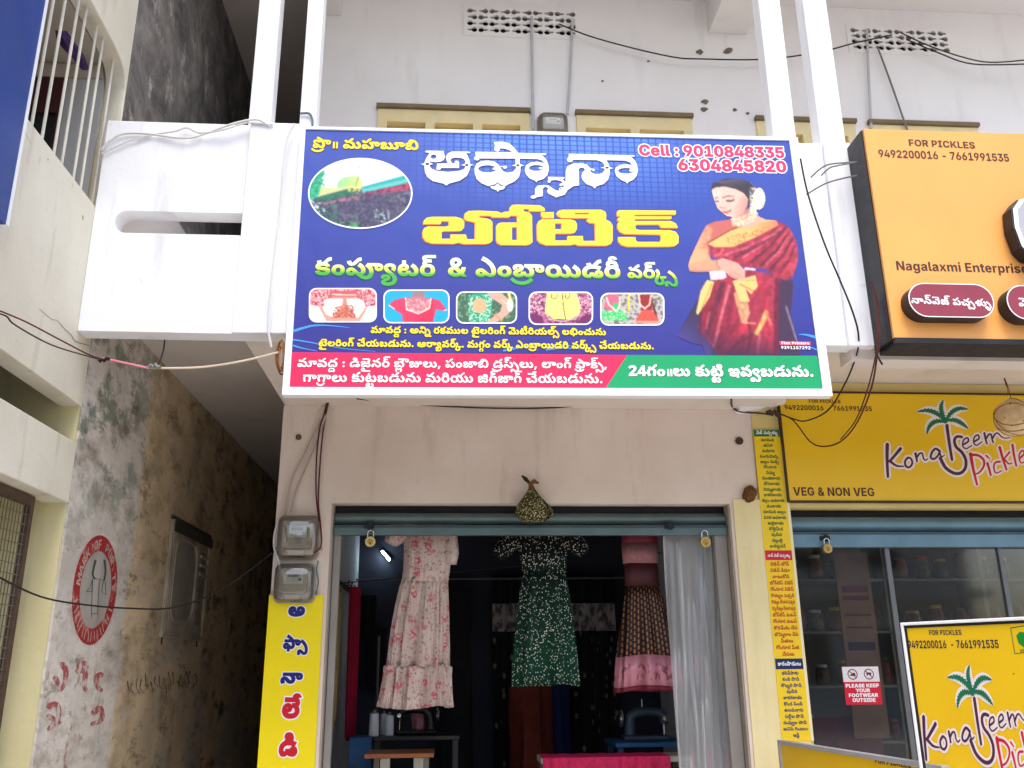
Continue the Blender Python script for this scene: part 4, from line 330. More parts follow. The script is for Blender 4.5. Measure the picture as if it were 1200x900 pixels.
122:[[136,-3,-17,2,-14,6,-48,43,-6,1,-8,-5,-1,-10,3,-7,9,-3,9,3,8,9,4,10,22,-23,-14,-16,-11,-7,-15,-3,-21,1,-15,8,-10,11,-4,20,3,16,9,13,21,10,22,1,17,-6,48,-41,17,1,9,11,1,23,-4,24,-9,21,-13,18,-18,13,-24,9,-20,0,-4,-4,-1,-9,10,-5,11,6,-2,13,-10,10,32,3,7,-16,0,-15,-5,-13,-10,-8,-14,-4,-20,0,-13,5,-10,10,-5,14,1,15,7,13,13,9,20,5,21,-1,34,-9,27,-19,25,-36,11,-43,0,-20,-5,-24,-18,-22,-14,-6]],
123:[[134,-3,-21,3,-15,7,-37,35,-9,3,-7,-4,-1,-8,11,-25,-38,-11,-10,29,3,27,18,19,16,5,17,-1,23,-9,39,-35,12,-3,9,2,6,12,-2,20,-12,16,-22,17,21,30,21,-14,17,-17,11,-21,4,-24,-4,-21,-10,-17,-17,-11],[118,137,-5,-21,-11,-11,-17,-7,-37,-1,0,28,30,2,5,7,-1,9,-12,4,-74,0,0,30,73,0,24,-4,18,-12]],
124:[[74,176,28,-5,14,-8,10,-11,10,-30,-2,-25,-31,14,0,11,-5,14,-18,10,-13,-1,-9,-7,0,-13,8,-7,-32,-10,-3,3,-7,24,8,24,19,14],[80,125,37,-7,13,-9,11,-13,6,-15,2,-18,-8,-44,-11,-21,-35,14,14,28,1,33,-12,18,-24,4,-19,-9,-8,-21,2,-26,14,-27,-35,-14,-18,45,0,26,4,16,13,21,14,10,18,7]],
125:[[147,-3,-20,3,-12,5,-15,17,7,0,-18,-18,-18,-6,-31,0,-20,10,-11,20,4,21,13,14,37,19,5,10,-4,6,-13,1,-7,-7,2,-11,-33,-10,-5,23,5,15,17,12,28,4,28,-4,14,-13,5,-16,-4,-16,-12,-13,-40,-21,-2,-8,7,-5,21,3,7,6,4,13,35,0,7,-18,10,-4,11,1,9,9,-3,16,32,9,8,-23,-5,-25,-16,-14],[182,93,-3,-14,-8,-11,-24,-9,-25,0,-17,5,-13,9,-12,13,8,25,25,-22,20,-4,12,3,2,4,-3,5,-22,0,-3,25,16,3,23,-1,13,-6,8,-11]],
126:[[150,-3,-35,6,-14,9,-6,6,3,0,-13,-13,-18,-7,-23,0,-17,7,-12,14,-6,20,2,34,9,18,23,21,22,9,26,4,49,-2,43,-13,-16,-29,-43,13,-39,0,-26,-11,-12,-19,0,-22,3,-7,8,-6,11,1,5,5,6,16,32,0,9,-18,26,-6,19,3,2,9,-4,6,-10,1,-6,-6,0,-11,8,-9,-25,-7,-9,27,2,13,8,11,11,8,16,2,25,-7,13,-20,1,-13,-4,-14,-16,-18],[100,105,-37,6,8,22,24,-5,19,4,7,10,-3,18,-14,8,-10,-1,-5,-3,3,-7,13,-1,11,5,10,11,8,-20,-14,-10,-14,-5,-18,0,-18,6,-8,8,-2,14,5,10,15,9,32,3,18,-6,13,-11,6,-14,0,-18,-13,-22,-15,-8],[108,217,26,-5,17,-17,-28,-6,-9,8,-13,-1,-5,-9,10,-10,-24,-11,-14,16,2,19,14,12]],
127:[[71,-3,-26,4,-19,11,-12,16,-5,20,3,15,10,16,67,51,3,8,-2,8,-14,7,-9,-2,-7,-8,-1,-9,5,-12,105,-122,-41,0,-76,84,-19,26,-8,27,7,24,17,17,27,6,19,-3,19,-14,8,-15,0,-20,-13,-25,-58,-45,-3,-12,5,-13,16,-8,22,4,14,9,10,13,8,16,2,19,33,0,-6,-37,-15,-27,-35,-23]],
128:[[96,-2,-34,6,-27,18,-18,29,-6,40,6,40,18,29,28,18,33,6,29,-4,25,-13,17,-20,8,-28,-40,0,-8,18,-19,11,-18,0,-17,-6,-13,-14,-7,-20,0,-35,7,-20,18,-16,22,-4,14,3,10,7,11,20,40,0,-10,-30,-18,-19,-26,-13]],
129:[[77,-3,-28,5,-21,14,-14,22,-5,30,5,28,13,23,21,14,28,5,25,-4,21,-13,14,-22,5,-30,0,-11,-117,0,0,24,98,0,-19,-6,-7,24,-16,9,-16,-2,-12,-13,-3,-39,3,-13,7,-10,11,-4,17,0,11,5,5,9,36,-7,-8,-15,-13,-12,-18,-8]],
130:[[57,-1,-26,5,-10,10,-6,14,0,154,39,0,1,-143,5,-8,11,0,6,-29]],
131:[[34,-2,-16,6,-6,15,6,16,16,6,15,-6,7,-16,-7,-15],[34,86,-16,7,-6,15,6,16,16,6,15,-6,7,-16,-7,-15]],
132:[[80,184,34,-7,19,-14,12,-22,1,-33,-16,-37,-48,-71,-40,0,57,83,11,0,-11,-10,-19,-7,-18,0,-21,6,-16,14,-7,12,-4,24,2,17,6,16,17,17,23,10],[80,153,-11,-2,-9,-7,-6,-9,-3,-12,3,-12,6,-10,9,-6,11,-2,12,2,9,6,6,10,2,12,-2,12,-6,9,-9,7]],
133:[[81,-2,-31,6,-22,18,-14,29,-4,40,4,39,14,30,22,18,31,6,31,-6,22,-18,13,-30,4,-39,-4,-40,-13,-29,-22,-18],[81,31,13,3,10,11,6,19,2,27,-2,27,-6,19,-10,11,-13,3,-14,-3,-10,-11,-5,-19,-2,-27,2,-27,5,-19,10,-11]],
134:[[20,0,0,32,125,0,0,-32],[108,182,0,-182,-40,0,0,147,-42,-29,0,36,40,28]],
135:[[81,-2,-29,3,-23,11,-15,17,-5,20,3,16,9,14,13,10,15,5,-19,10,-9,11,-5,20,5,20,8,11,18,12,34,6,33,-6,18,-12,9,-11,4,-20,-5,-20,-9,-11,-19,-10,16,-5,13,-10,8,-14,3,-16,-5,-20,-15,-17,-23,-11],[81,27,21,7,8,18,-2,11,-6,8,-21,7,-21,-7,-7,-8,-2,-11,8,-18],[81,107,18,7,7,17,-7,17,-18,6,-19,-6,-7,-17,7,-17]],
136:[[7,31,0,32,67,119,39,0,-66,-119,108,0,0,-32],[94,0,1,114,37,0,0,-114]],
137:[[79,-2,-28,3,-22,12,-14,17,-6,22,41,0,6,-14,16,-7,19,1,11,8,6,20,-8,15,-15,8,-31,0,0,27,40,39,-76,0,0,33,125,0,0,-29,-61,-57,0,9,19,1,16,-4,14,-8,10,-11,7,-14,0,-31,-7,-14,-18,-16,-25,-9]],
138:[[79,-2,-18,1,-23,9,-17,16,-6,13,-3,15,39,0,3,-9,9,-10,13,-4,12,1,15,10,6,15,-4,21,-7,9,-11,5,-20,-1,-15,-10,-36,6,9,97,113,0,0,-33,-80,0,-5,-45,11,10,15,5,29,-1,15,-7,12,-11,12,-27,-1,-29,-11,-23,-12,-11,-16,-8]],
139:[[81,-2,-33,7,-20,14,-12,22,-1,33,16,37,48,71,40,0,-56,-83,-12,0,11,10,20,7,17,0,22,-6,15,-14,8,-12,4,-24,-3,-17,-6,-16,-16,-17,-24,-10],[81,29,12,2,9,6,6,10,2,12,-2,12,-6,10,-9,6,-12,2,-11,-2,-10,-6,-6,-10,-2,-12,2,-12,6,-10,10,-6]],
140:[[16,0,0,29,79,73,8,12,3,13,-7,19,-20,7,-19,-8,-8,-20,-38,0,2,17,6,15,16,16,23,10,37,0,23,-9,16,-16,6,-13,0,-30,-16,-27,-55,-55,75,0,0,-33]],
141:[[15,0,0,182,122,0,0,-33,-82,0,0,-49,74,0,0,-32,-74,0,0,-68]],
142:[[96,-2,-33,6,-28,18,-18,29,-6,40,6,40,18,29,28,18,33,6,34,-6,28,-18,18,-29,6,-40,-6,-40,-18,-29,-28,-18],[96,33,19,4,14,11,9,18,3,25,-3,25,-9,18,-14,11,-19,4,-18,-4,-14,-11,-9,-18,-3,-25,3,-25,9,-18,14,-11]],
143:[[15,0,0,182,83,-1,32,-11,16,-16,6,-15,1,-26,-7,-22,-10,-12,-21,-11,-18,-4,-58,0,0,32,55,2,13,7,4,9,-1,20,-9,10,-16,5,-30,0,0,-149],[116,0,-44,83,43,0,45,-83]],
144:[[15,0,0,182,83,-1,18,-4,14,-7,16,-18,7,-23,-1,-27,-11,-21,-18,-15,-17,-6,-65,-2,0,32,53,2,13,9,5,14,-3,20,-11,10,-13,4,-30,0,0,-149]],
145:[[9,0,0,33,31,0,0,116,-31,0,0,33,103,0,0,-33,-31,0,0,-116,31,0,0,-33]],
146:[[45,39,0,36,6,10,24,36,50,61,49,0,-77,-90,-3,1],[15,0,0,182,40,0,0,-182],[129,0,-52,80,26,30,73,-110]],
147:[[15,0,0,182,40,0,0,-149,78,0,0,-33]],
148:[[15,0,0,182,124,0,0,-33,-84,0,0,-41,78,0,0,-32,-78,0,0,-43,84,0,0,-33]],
149:[[84,-3,-30,4,-24,12,-15,19,-5,26,38,0,8,-18,18,-8,22,1,16,11,2,11,-5,9,-74,27,-13,12,-7,16,2,25,11,20,28,16,28,4,28,-4,21,-11,14,-18,5,-22,-38,0,-9,16,-9,4,-17,2,-11,-3,-9,-7,-3,-10,2,-8,12,-9,42,-11,24,-12,15,-19,4,-20,-5,-22,-14,-18,-22,-11]],
150:[[122,90,0,-31,-83,0,0,31]],
151:[[29,0,74,149,-87,0,0,33,129,0,0,-33,-75,-149]],
152:[[69,0,-63,182,45,0,30,-93,19,-74,-8,0,18,74,29,93,45,0,-62,-182]],
153:[[97,-2,-35,6,-27,19,-18,29,-6,39,6,39,19,30,27,18,34,6,28,-4,24,-13,17,-19,9,-25,-41,0,-11,17,-16,8,-16,0,-18,-6,-16,-20,-5,-22,1,-26,11,-26,14,-11,13,-4,28,4,14,13,5,19,8,-1,-46,0,0,30,76,0,-2,-46,-13,-27,-14,-13,-18,-9]],
154:[[15,0,0,182,45,0,61,-99,21,-47,-4,0,-3,39,0,107,41,0,0,-182,-45,0,-55,89,-28,55,5,0,2,-37,1,-107]],
155:[[53,-3,-23,5,-13,9,-9,21,2,21,7,11,14,10,57,12,3,4,-1,10,-7,8,-17,1,-12,-5,-6,-9,-36,5,2,6,13,18,16,10,29,4,28,-4,21,-14,9,-17,1,-103,-37,0,-1,19,-15,-16],[65,24,14,4,9,8,4,27,-34,-8,-10,-7,-2,-8,2,-9]],
156:[[77,-54,-24,3,-19,7,-13,11,-7,14,34,8,7,-9,10,-5,28,3,8,6,3,9,1,31,-16,-15,-15,-6,-24,1,-19,9,-14,18,-6,17,-1,32,4,19,12,22,24,15,20,2,13,-4,22,-21,0,23,39,0,-2,-151,-7,-14,-16,-15,-15,-6],[77,31,12,3,9,7,7,28,-7,27,-9,8,-12,3,-11,-3,-9,-8,-7,-27,7,-28,9,-7]],
157:[[5,0,52,85,0,-30,-50,81,43,0,31,-62,-15,0,33,62,41,0,-51,-82,0,31,53,-85,-42,0,-35,67,15,0,-34,-67]],
158:[[15,0,0,136,36,0,3,-34,-3,0,12,25,12,8,13,3,17,-2,11,-7,11,-20,3,-10,-5,0,14,27,22,11,28,-2,14,-9,6,-9,6,-25,0,-92,-39,0,-1,89,-5,11,-15,6,-13,-5,-7,-12,-1,-89,-38,0,0,89,-6,11,-14,6,-13,-5,-8,-12,-1,-89]],
159:[[15,0,0,136,39,0,0,-136],[35,153,-15,6,-6,14,6,14,15,6,15,-6,6,-14,-6,-14]],
160:[[54,78,0,-78,-39,0,0,136,37,0,1,-34,4,15,10,12,12,7,16,2,25,-6,13,-12,6,-12,3,-21,0,-87,-39,0,0,80,-6,19,-12,6,-16,-1,-11,-11]],
161:[[86,136,0,-29,-84,0,0,29],[21,169,39,0,1,-131,6,-8,17,1,5,-30,-22,-3,-22,3,-13,7,-8,12,-3,17]],
162:[[15,0,0,136,38,0,2,-24,5,12,12,11,10,3,17,-1,0,-35,-28,0,-15,-15,-2,-87]],
163:[[15,-51,0,187,39,0,0,-23,14,17,16,7,18,1,19,-7,16,-16,10,-25,0,-43,-9,-25,-16,-16,-28,-8,-22,5,-18,19,0,-73],[81,29,12,3,8,8,7,28,-7,28,-8,8,-12,3,-12,-3,-8,-8,-7,-28,7,-28,8,-8]],
164:[[71,-3,-24,3,-18,8,-13,13,-7,17,37,6,9,-14,12,-4,14,1,10,6,2,8,-7,7,-43,11,-15,7,-10,9,-5,13,1,20,10,15,23,12,24,3,22,-2,18,-8,12,-12,6,-15,-35,-6,-10,13,-16,2,-15,-7,1,-11,10,-6,39,-9,15,-6,10,-9,5,-19,-4,-19,-13,-14,-20,-9]],
165:[[6,0,61,182,54,0,63,-182,-45,0,-30,93,-20,76,9,0,-19,-76,-29,-93],[46,40,0,32,98,0,0,-32]],
166:[[73,0,0,67,-67,115,47,0,34,-65,11,-27,-8,0,5,15,38,77,47,0,-67,-115,0,-67]],
167:[[91,-2,-21,2,-19,6,-21,16,-9,15,-6,27,0,118,40,0,2,-124,12,-18,22,-7,23,7,12,18,1,124,40,0,0,-118,-5,-27,-10,-15,-21,-16,-19,-6]],
168:[[9,149,0,33,150,0,0,-33,-55,0,0,-149,-40,0,0,149]],
169:[[55,0,-49,182,44,0,21,-91,12,-72,-8,0,13,72,22,91,42,0,22,-91,13,-72,-8,0,12,72,21,91,44,0,-49,-182,-45,0,-25,97,-11,65,10,0,-11,-65,-25,-97]],
170:[[81,0,-48,0,0,34,54,1,25,9,12,14,4,15,-2,44,-9,17,-16,10,-69,3,0,35,62,-1,34,-10,25,-22,14,-32,3,-26,-3,-26,-14,-32,-15,-16,-20,-11],[55,182,0,-182,-40,0,0,182]],
171:[[15,0,0,182,62,0,28,-81,16,-75,-8,0,11,52,33,104,62,0,0,-182,-40,0,1,160,3,0,-15,-59,-34,-101,-34,0,-29,85,-20,75,3,0,1,-160]],
}
RUNS = {
'ప్రొ॥ మహబూబి':[1,0,0,2,178,0,3,283,0,4,461,0,5,746,0,6,1032,0,7,1238,0,8,1416,0],
'కంప్యూటర్':[9,0,0,10,151,0,11,290,0,12,650,0,13,778,0,14,991,0],
'ఎంబ్రాయిడరీ':[15,0,0,10,197,0,16,335,0,17,523,0,18,632,0,19,966,0,20,1171,0],
'వర్క్స్':[21,0,0,14,197,0,22,352,0,23,458,0],
'మావద్ద : అన్ని రకముల టైలరింగ్ మెటీరియల్స్ లభించును':[24,0,0,21,367,0,25,563,0,26,718,0,27,828,0,28,972,0,29,1203,0,30,1401,0,31,1568,0,9,1727,0,4,1878,0,32,2163,0,33,2251,0,34,2516,0,33,2729,0,35,2924,0,10,3083,0,36,3222,0,37,3451,0,38,3735,0,35,3948,0,39,4107,0,40,4442,0,41,4632,0,33,4816,0,42,5011,0,10,5226,0,43,5365,0,32,5578,0,44,5666,0,32,5862,0],
'టైలరింగ్ చేయబడును. ఆర్యావర్క్. మగ్గం వర్క్ ఎంబ్రాయిడరి వర్క్స్ చేయబడును.':[34,0,0,33,213,0,35,408,0,10,566,0,36,705,0,45,934,0,39,1147,0,6,1482,0,19,1688,0,32,1893,0,44,1981,0,32,2177,0,46,2265,0,47,2408,0,48,2635,0,12,2889,0,21,3017,0,14,3213,0,22,3369,0,46,3503,0,4,3647,0,49,3931,0,50,4058,0,10,4090,0,21,4299,0,14,4496,0,22,4651,0,15,4857,0,10,5053,0,16,5192,0,17,5380,0,18,5488,0,19,5823,0,35,6028,0,21,6257,0,14,6454,0,22,6609,0,23,6715,0,45,6954,0,39,7167,0,6,7502,0,19,7708,0,32,7913,0,44,8001,0,32,8197,0,46,8285,0],
'మావద్ద : డిజైనర్ బ్లౌజులు, పంజాబి డ్రస్స్\u200cలు, లాంగ్ ఫ్రాక్స్,':[24,0,0,21,367,0,25,563,0,26,718,0,27,828,0,51,972,0,52,1176,0,44,1379,0,14,1575,0,53,1804,0,54,1971,0,55,2085,0,33,2343,0,32,2537,0,56,2625,0,57,2770,0,10,2967,0,58,3106,0,8,3391,0,19,3677,0,59,3862,0,60,3881,0,41,4066,0,33,4180,0,32,4375,0,56,4463,0,61,4608,0,10,4895,0,36,5033,0,62,5262,0,63,5440,0,64,5552,0,41,5703,0,56,5816,0],
'గాగ్రాలు కుట్టబడును మరియు జిగ్\u200cజాగ్ చేయబడును.':[65,0,0,65,252,0,66,398,0,33,504,0,32,699,0,9,857,0,32,1008,0,13,1096,0,67,1264,0,6,1309,0,19,1515,0,32,1720,0,44,1808,0,32,2004,0,4,2162,0,35,2447,0,39,2606,0,32,2941,0,68,3099,0,36,3302,0,58,3460,0,36,3745,0,45,3974,0,39,4187,0,6,4522,0,19,4729,0,32,4933,0,44,5021,0,32,5217,0,46,5305,0],
'24గం॥లు కుట్టి ఇవ్వబడును.':[69,0,0,70,143,0,49,286,0,10,444,0,3,583,0,33,691,0,32,886,0,9,1044,0,32,1195,0,71,1283,0,67,1451,0,72,1567,0,21,1755,0,73,1949,0,6,2077,0,19,2284,0,32,2488,0,44,2576,0,32,2772,0,46,2860,0],
'అ':[28,0,0],
'ఫ్సా':[62,0,0,41,293,0],
'నా':[74,0,0],
'లే':[75,0,0],
'డి':[51,0,0],
'నాన్\u200cవెజ్ పచ్చళ్ళు':[74,0,0,76,280,0,77,476,0,78,672,0,57,946,0,43,1142,0,79,1344,0,80,1458,0,81,1638,0,82,1717,0],
'వెజ్ పచ్చళ్ళు':[77,0,0,78,197,0,57,470,0,43,667,0,79,869,0,80,982,0,81,1162,0,82,1242,0],
'నాన్ వెజ్ పచ్చళ్ళు':[74,0,0,76,280,0,77,546,0,78,743,0,57,1016,0,43,1213,0,79,1415,0,80,1529,0,81,1709,0,82,1788,0],
'కారంపొడులు':[83,0,0,31,244,0,10,403,0,1,542,0,19,824,0,32,1029,0,33,1117,0,32,1312,0],
'మామిడి':[24,0,0,84,367,0,51,655,0],
'ఉసిరి':[85,0,0,86,225,0,35,421,0],
'టమాట':[13,0,0,24,213,0,13,587,0],
'పండుమిర్చి':[57,0,0,10,197,0,19,335,0,32,540,0,84,628,0,35,916,0,79,1070,0],
'అల్లం మిర్చి':[28,0,0,33,232,0,54,393,0,10,427,0,84,636,0,35,924,0,79,1078,0],
'గోంగూర':[87,0,0,10,185,0,49,324,0,7,482,0,31,660,0],
'నిమ్మ':[29,0,0,4,199,0,88,478,0],
'చింతకాయ':[89,0,0,10,215,0,90,354,0,83,577,0,39,822,0],
'దోసకాయ':[91,0,0,92,244,0,83,440,0,39,685,0],
'నిమ్మకాయ':[29,0,0,4,199,0,88,478,0,83,551,0,39,795,0],
'కాకరకాయ':[83,0,0,9,246,0,31,397,0,83,556,0,39,800,0],
'బెల్లం ఆవకాయ':[93,0,0,33,206,0,54,368,0,10,401,0,47,611,0,21,838,0,83,1034,0,39,1279,0],
'వంకాయ':[21,0,0,10,197,0,83,335,0,39,580,0],
'మామిడి అల్లం':[24,0,0,84,367,0,51,655,0,28,930,0,33,1162,0,54,1323,0,10,1357,0],
'పెసర ఆవకాయ':[94,0,0,92,197,0,31,393,0,47,622,0,21,849,0,83,1046,0,39,1290,0],
'ఉల్లికాయ':[85,0,0,95,225,0,54,389,0,83,423,0,39,667,0],
'కొత్తిమీర':[96,0,0,97,199,0,98,376,0,99,424,0,31,712,0],
'పుదీన':[100,0,0,101,274,0,44,468,0],
'వెల్లుల్లి':[77,0,0,33,197,0,32,392,0,54,358,0,95,480,0,54,644,0],
'కాలిఫ్లవర్':[83,0,0,95,244,0,102,443,0,103,604,0,21,639,0,14,836,0],
'చికెన్ బోన్':[89,0,0,104,215,0,76,366,0,105,633,0,76,901,0],
'చికెన్ కీమా':[89,0,0,104,215,0,76,366,0,106,633,0,24,784,0],
'నాటుకోడి':[74,0,0,13,289,0,32,501,0,107,589,0,51,791,0],
'బోన్\u200cలెస్ చికెన్':[105,0,0,76,268,0,108,464,0,60,659,0,89,926,0,104,1141,0,76,1292,0],
'గోంగూర చికెన్':[87,0,0,10,185,0,49,324,0,7,482,0,31,660,0,89,889,0,104,1104,0,76,1255,0],
'రొయ్యల పచ్చడి':[109,0,0,39,210,0,12,542,0,33,670,0,57,935,0,43,1132,0,79,1334,0,51,1448,0],
'రొయ్యల గోంగూర పచ్చడి':[109,0,0,39,210,0,12,542,0,33,670,0,87,935,0,10,1120,0,49,1259,0,7,1417,0,31,1595,0,57,1824,0,43,2021,0,79,2223,0,51,2337,0],
'చిన్న రొయ్యల గోంగూర పచ్చడి':[89,0,0,44,215,0,30,399,0,109,566,0,39,775,0,12,1107,0,33,1235,0,87,1501,0,10,1686,0,49,1825,0,7,1983,0,31,2161,0,57,2390,0,43,2587,0,79,2789,0,51,2902,0],
'బోన్\u200cలెస్ మటన్':[105,0,0,76,268,0,108,464,0,60,659,0,4,926,0,13,1211,0,76,1424,0],
'గోంగూర మటన్':[87,0,0,10,185,0,49,324,0,7,482,0,31,660,0,4,889,0,13,1174,0,76,1387,0],
'కొరమేను చేప':[96,0,0,31,208,0,110,367,0,44,652,0,32,848,0,45,1007,0,57,1220,0],
'బొమ్మిడాల చేప':[111,0,0,84,279,0,88,562,0,112,635,0,33,921,0,45,1187,0,57,1400,0],
'పీతలు':[113,0,0,90,197,0,33,421,0,32,616,0],
'గోంగూర పీత':[87,0,0,10,185,0,49,324,0,7,482,0,31,660,0,113,889,0,90,1086,0],
'చేపలు':[45,0,0,57,213,0,33,410,0,32,605,0],
'కరివేపాకు':[9,0,0,35,151,0,114,310,0,115,506,0,9,796,0,32,947,0],
'కంది పొడి':[9,0,0,10,151,0,116,290,0,1,555,0,51,837,0],
'కొబ్బరి పొడి':[96,0,0,6,218,0,117,414,0,35,529,0,1,758,0,51,1041,0],
'కొండ పిండి':[96,0,0,10,183,0,19,322,0,118,597,0,10,793,0,51,932,0],
'ఉలవచారు':[85,0,0,33,225,0,21,420,0,119,616,0,31,919,0,32,1078,0],
'పల్లీల పొడి':[57,0,0,120,197,0,54,361,0,33,395,0,1,661,0,51,943,0],
'నువ్వుల పొడి':[44,0,0,32,196,0,121,284,0,73,550,0,33,678,0,1,944,0,51,1226,0],
'అవిసె గింజలు':[28,0,0,122,232,0,123,431,0,124,698,0,10,856,0,125,995,0,33,1198,0,32,1393,0],
'ఇడ్లీ':[72,0,0,126,189,0,54,354,0],
'&':[127,0,0],
'Cell : 9010848335':[128,0,0,129,185,0,130,335,0,130,414,0,131,560,0,132,694,0,133,856,0,134,1017,0,133,1179,0,135,1340,0,136,1502,0,135,1663,0,137,1825,0,137,1986,0,138,2147,0],
'6304845820':[139,0,0,137,161,0,133,323,0,136,484,0,135,646,0,136,807,0,138,969,0,135,1130,0,140,1292,0,133,1453,0],
'FOR PICKLES':[141,0,0,142,147,0,143,339,0,144,571,0,145,734,0,128,855,0,146,1040,0,147,1222,0,148,1364,0,149,1516,0],
'9492200016 - 7661991535':[132,0,0,136,161,0,132,323,0,140,484,0,140,646,0,133,807,0,133,969,0,133,1130,0,134,1292,0,139,1453,0,150,1682,0,151,1910,0,139,2072,0,139,2233,0,134,2395,0,132,2556,0,132,2718,0,134,2879,0,138,3041,0,137,3202,0,138,3364,0],
'9492200016  - 7661991535':[132,0,0,136,161,0,132,323,0,140,484,0,140,646,0,133,807,0,133,969,0,133,1130,0,134,1292,0,139,1453,0,150,1749,0,151,1978,0,139,2139,0,139,2301,0,134,2462,0,132,2624,0,132,2785,0,134,2946,0,138,3108,0,137,3269,0,138,3431,0],
'VEG & NON VEG':[152,0,0,148,190,0,153,342,0,127,597,0,154,833,0,142,1024,0,154,1217,0,152,1475,0,148,1665,0,153,1817,0],
'Nagalaxmi Enterprises':[154,0,0,155,191,0,156,337,0,155,496,0,130,642,0,155,721,0,157,867,0,158,1014,0,159,1244,0,148,1380,0,160,1532,0,161,1690,0,129,1781,0,162,1930,0,163,2038,0,162,2196,0,159,2302,0,164,2371,0,129,2513,0,164,2662,0],
'PLEASE KEEP':[144,0,0,147,163,0,148,304,0,165,456,0,149,646,0,148,810,0,146,1029,0,148,1211,0,148,1364,0,144,1516,0],
'YOUR':[166,0,0,142,177,0,167,370,0,143,552,0],
'FOOTWEAR':[141,0,0,142,147,0,142,339,0,168,525,0,169,693,0,148,955,0,165,1107,0,143,1297,0],
'OUTSIDE':[142,0,0,167,193,0,168,375,0,149,543,0,145,708,0,170,829,0,148,1009,0],
'MARK OF PURITY':[171,0,0,165,234,0,143,424,0,146,589,0,142,838,0,141,1031,0,144,1245,0,167,1407,0,143,1590,0,145,1754,0,168,1875,0,166,2048,0],
'9391157292':[132,0,0,137,161,0,132,323,0,134,484,0,134,646,0,138,807,0,151,969,0,140,1130,0,132,1292,0,140,1453,0],
'VEG':[152,0,0,148,190,0,153,342,0],
'Flex Printers':[141,0,0,130,147,0,129,222,0,157,366,0,144,580,0,162,742,0,159,848,0,160,917,0,161,1075,0,129,1166,0,162,1315,0,164,1419,0],
'M':[171,0,0],
'A':[165,0,0],
'R':[143,0,0],
'K':[146,0,0],
'O':[142,0,0],
'F':[141,0,0],
'P':[144,0,0],
'U':[167,0,0],
'I':[145,0,0],
'T':[168,0,0],
'Y':[166,0,0],
}
VEG_LIST=['మామిడి', 'ఉసిరి', 'టమాట', 'పండుమిర్చి', 'అల్లం మిర్చి', 'గోంగూర', 'నిమ్మ', 'చింతకాయ', 'దోసకాయ', 'నిమ్మకాయ', 'కాకరకాయ', 'బెల్లం ఆవకాయ', 'వంకాయ', 'మామిడి అల్లం', 'పెసర ఆవకాయ', 'ఉల్లికాయ', 'కొత్తిమీర', 'పుదీన', 'వెల్లుల్లి', 'కాలిఫ్లవర్']
NONVEG_LIST=['చికెన్ బోన్', 'చికెన్ కీమా', 'నాటుకోడి', 'బోన్\u200cలెస్ చికెన్', 'గోంగూర చికెన్', 'రొయ్యల పచ్చడి', 'రొయ్యల గోంగూర పచ్చడి', 'చిన్న రొయ్యల గోంగూర పచ్చడి', 'బోన్\u200cలెస్ మటన్', 'గోంగూర మటన్', 'కొరమేను చేప', 'బొమ్మిడాల చేప', 'పీతలు', 'గోంగూర పీత', 'చేపలు']
POWDER_LIST=['కరివేపాకు', 'కంది పొడి', 'కొబ్బరి పొడి', 'పుదీన', 'కాకరకాయ', 'కొండ పిండి', 'ఉలవచారు', 'పల్లీల పొడి', 'నువ్వుల పొడి', 'అవిసె గింజలు', 'ఇడ్లీ']

# ------------------------------------------------------------------ lettering
_G = {}
def contours(k):
    if k not in _G:
        cs = []
        for n in GLYPHS[k]:
            x = y = 0; o = []
            for i in range(0, len(n), 2): x += n[i]*4; y += n[i+1]*4; o.append((x, y))
            cs.append(o)
        _G[k] = cs
    return _G[k]
def area(c): return sum(a[0]*b[1]-b[0]*a[1] for a, b in zip(c, c[1:]+c[:1]))/2
def fatten(C, d):
    s = -1 if sum(area(c) for c in C) < 0 else 1
    out = []
    for c in C:
        n = len(c); o = []
        for i in range(n):
            p, a, b = Vector(c[i]), Vector(c[i-1]), Vector(c[(i+1) % n])
            e1, e2 = (p-a), (b-p)
            if e1.length < 1e-6 or e2.length < 1e-6: o.append(tuple(p)); continue
            e1.normalize(); e2.normalize()
            n1, n2 = Vector((e1.y, -e1.x)), Vector((e2.y, -e2.x)); m = n1+n2
            m = m.normalized() if m.length > .2 else n1
            q = p+m*(s*d/max(.55, m.dot(n1))); o.append((q.x, q.y))
        out.append(o)
    return out
_T = {}
def glyph(k, fat):
    if (k, fat) not in _T: _T[(k, fat)] = cdt(fatten(contours(k), fat) if fat else contours(k))
    return _T[(k, fat)]
def run(t):
    g = RUNS[t]
    return [(g[i], g[i+1]*4, g[i+2]*4) for i in range(0, len(g), 3)]
def ink(t):
    xs = [x+p[0] for k, x, y in run(t) for c in contours(k) for p in c]
    return min(xs), max(xs)
def text3(mb, t, P0, U, V, N, length, vs=1., lift=.0015, fat=0, start=None):
    """writes t from P0 along U over `length`; V up, N towards the reader"""
    x0, x1 = ink(t); s = length/(x1-x0)
    for i, (k, gx, gy) in enumerate(run(t)):
        l = lift+.00012*(i % 3)
        mb.flat(glyph(k, fat), lambda x, y: P0+U*((gx+x-x0)*s)+V*((gy+y)*s*vs)+N*l)
def text(mb, pl, t, p0, p1, vs=1., lift=.0015, fat=0, dx=0, dy=0):
    A, B = pl.at(*p0), pl.at(*p1); U = B-A; L = U.length; U.normalize(); V = U.cross(pl.n)*-1
    text3(mb, t, A+U*dx+V*dy, U, V, pl.n, L, vs, lift, fat)
def letters(parent, m, pl, items, lift=.0015, fat=0, name='lettering', dx=0, dy=0):
    for it in items:
        mb = MB(); text(mb, pl, it[0], it[1], it[2], it[3] if len(it) > 3 else 1., lift, fat, dx, dy); mb.build(name, m, parent, fix=False)
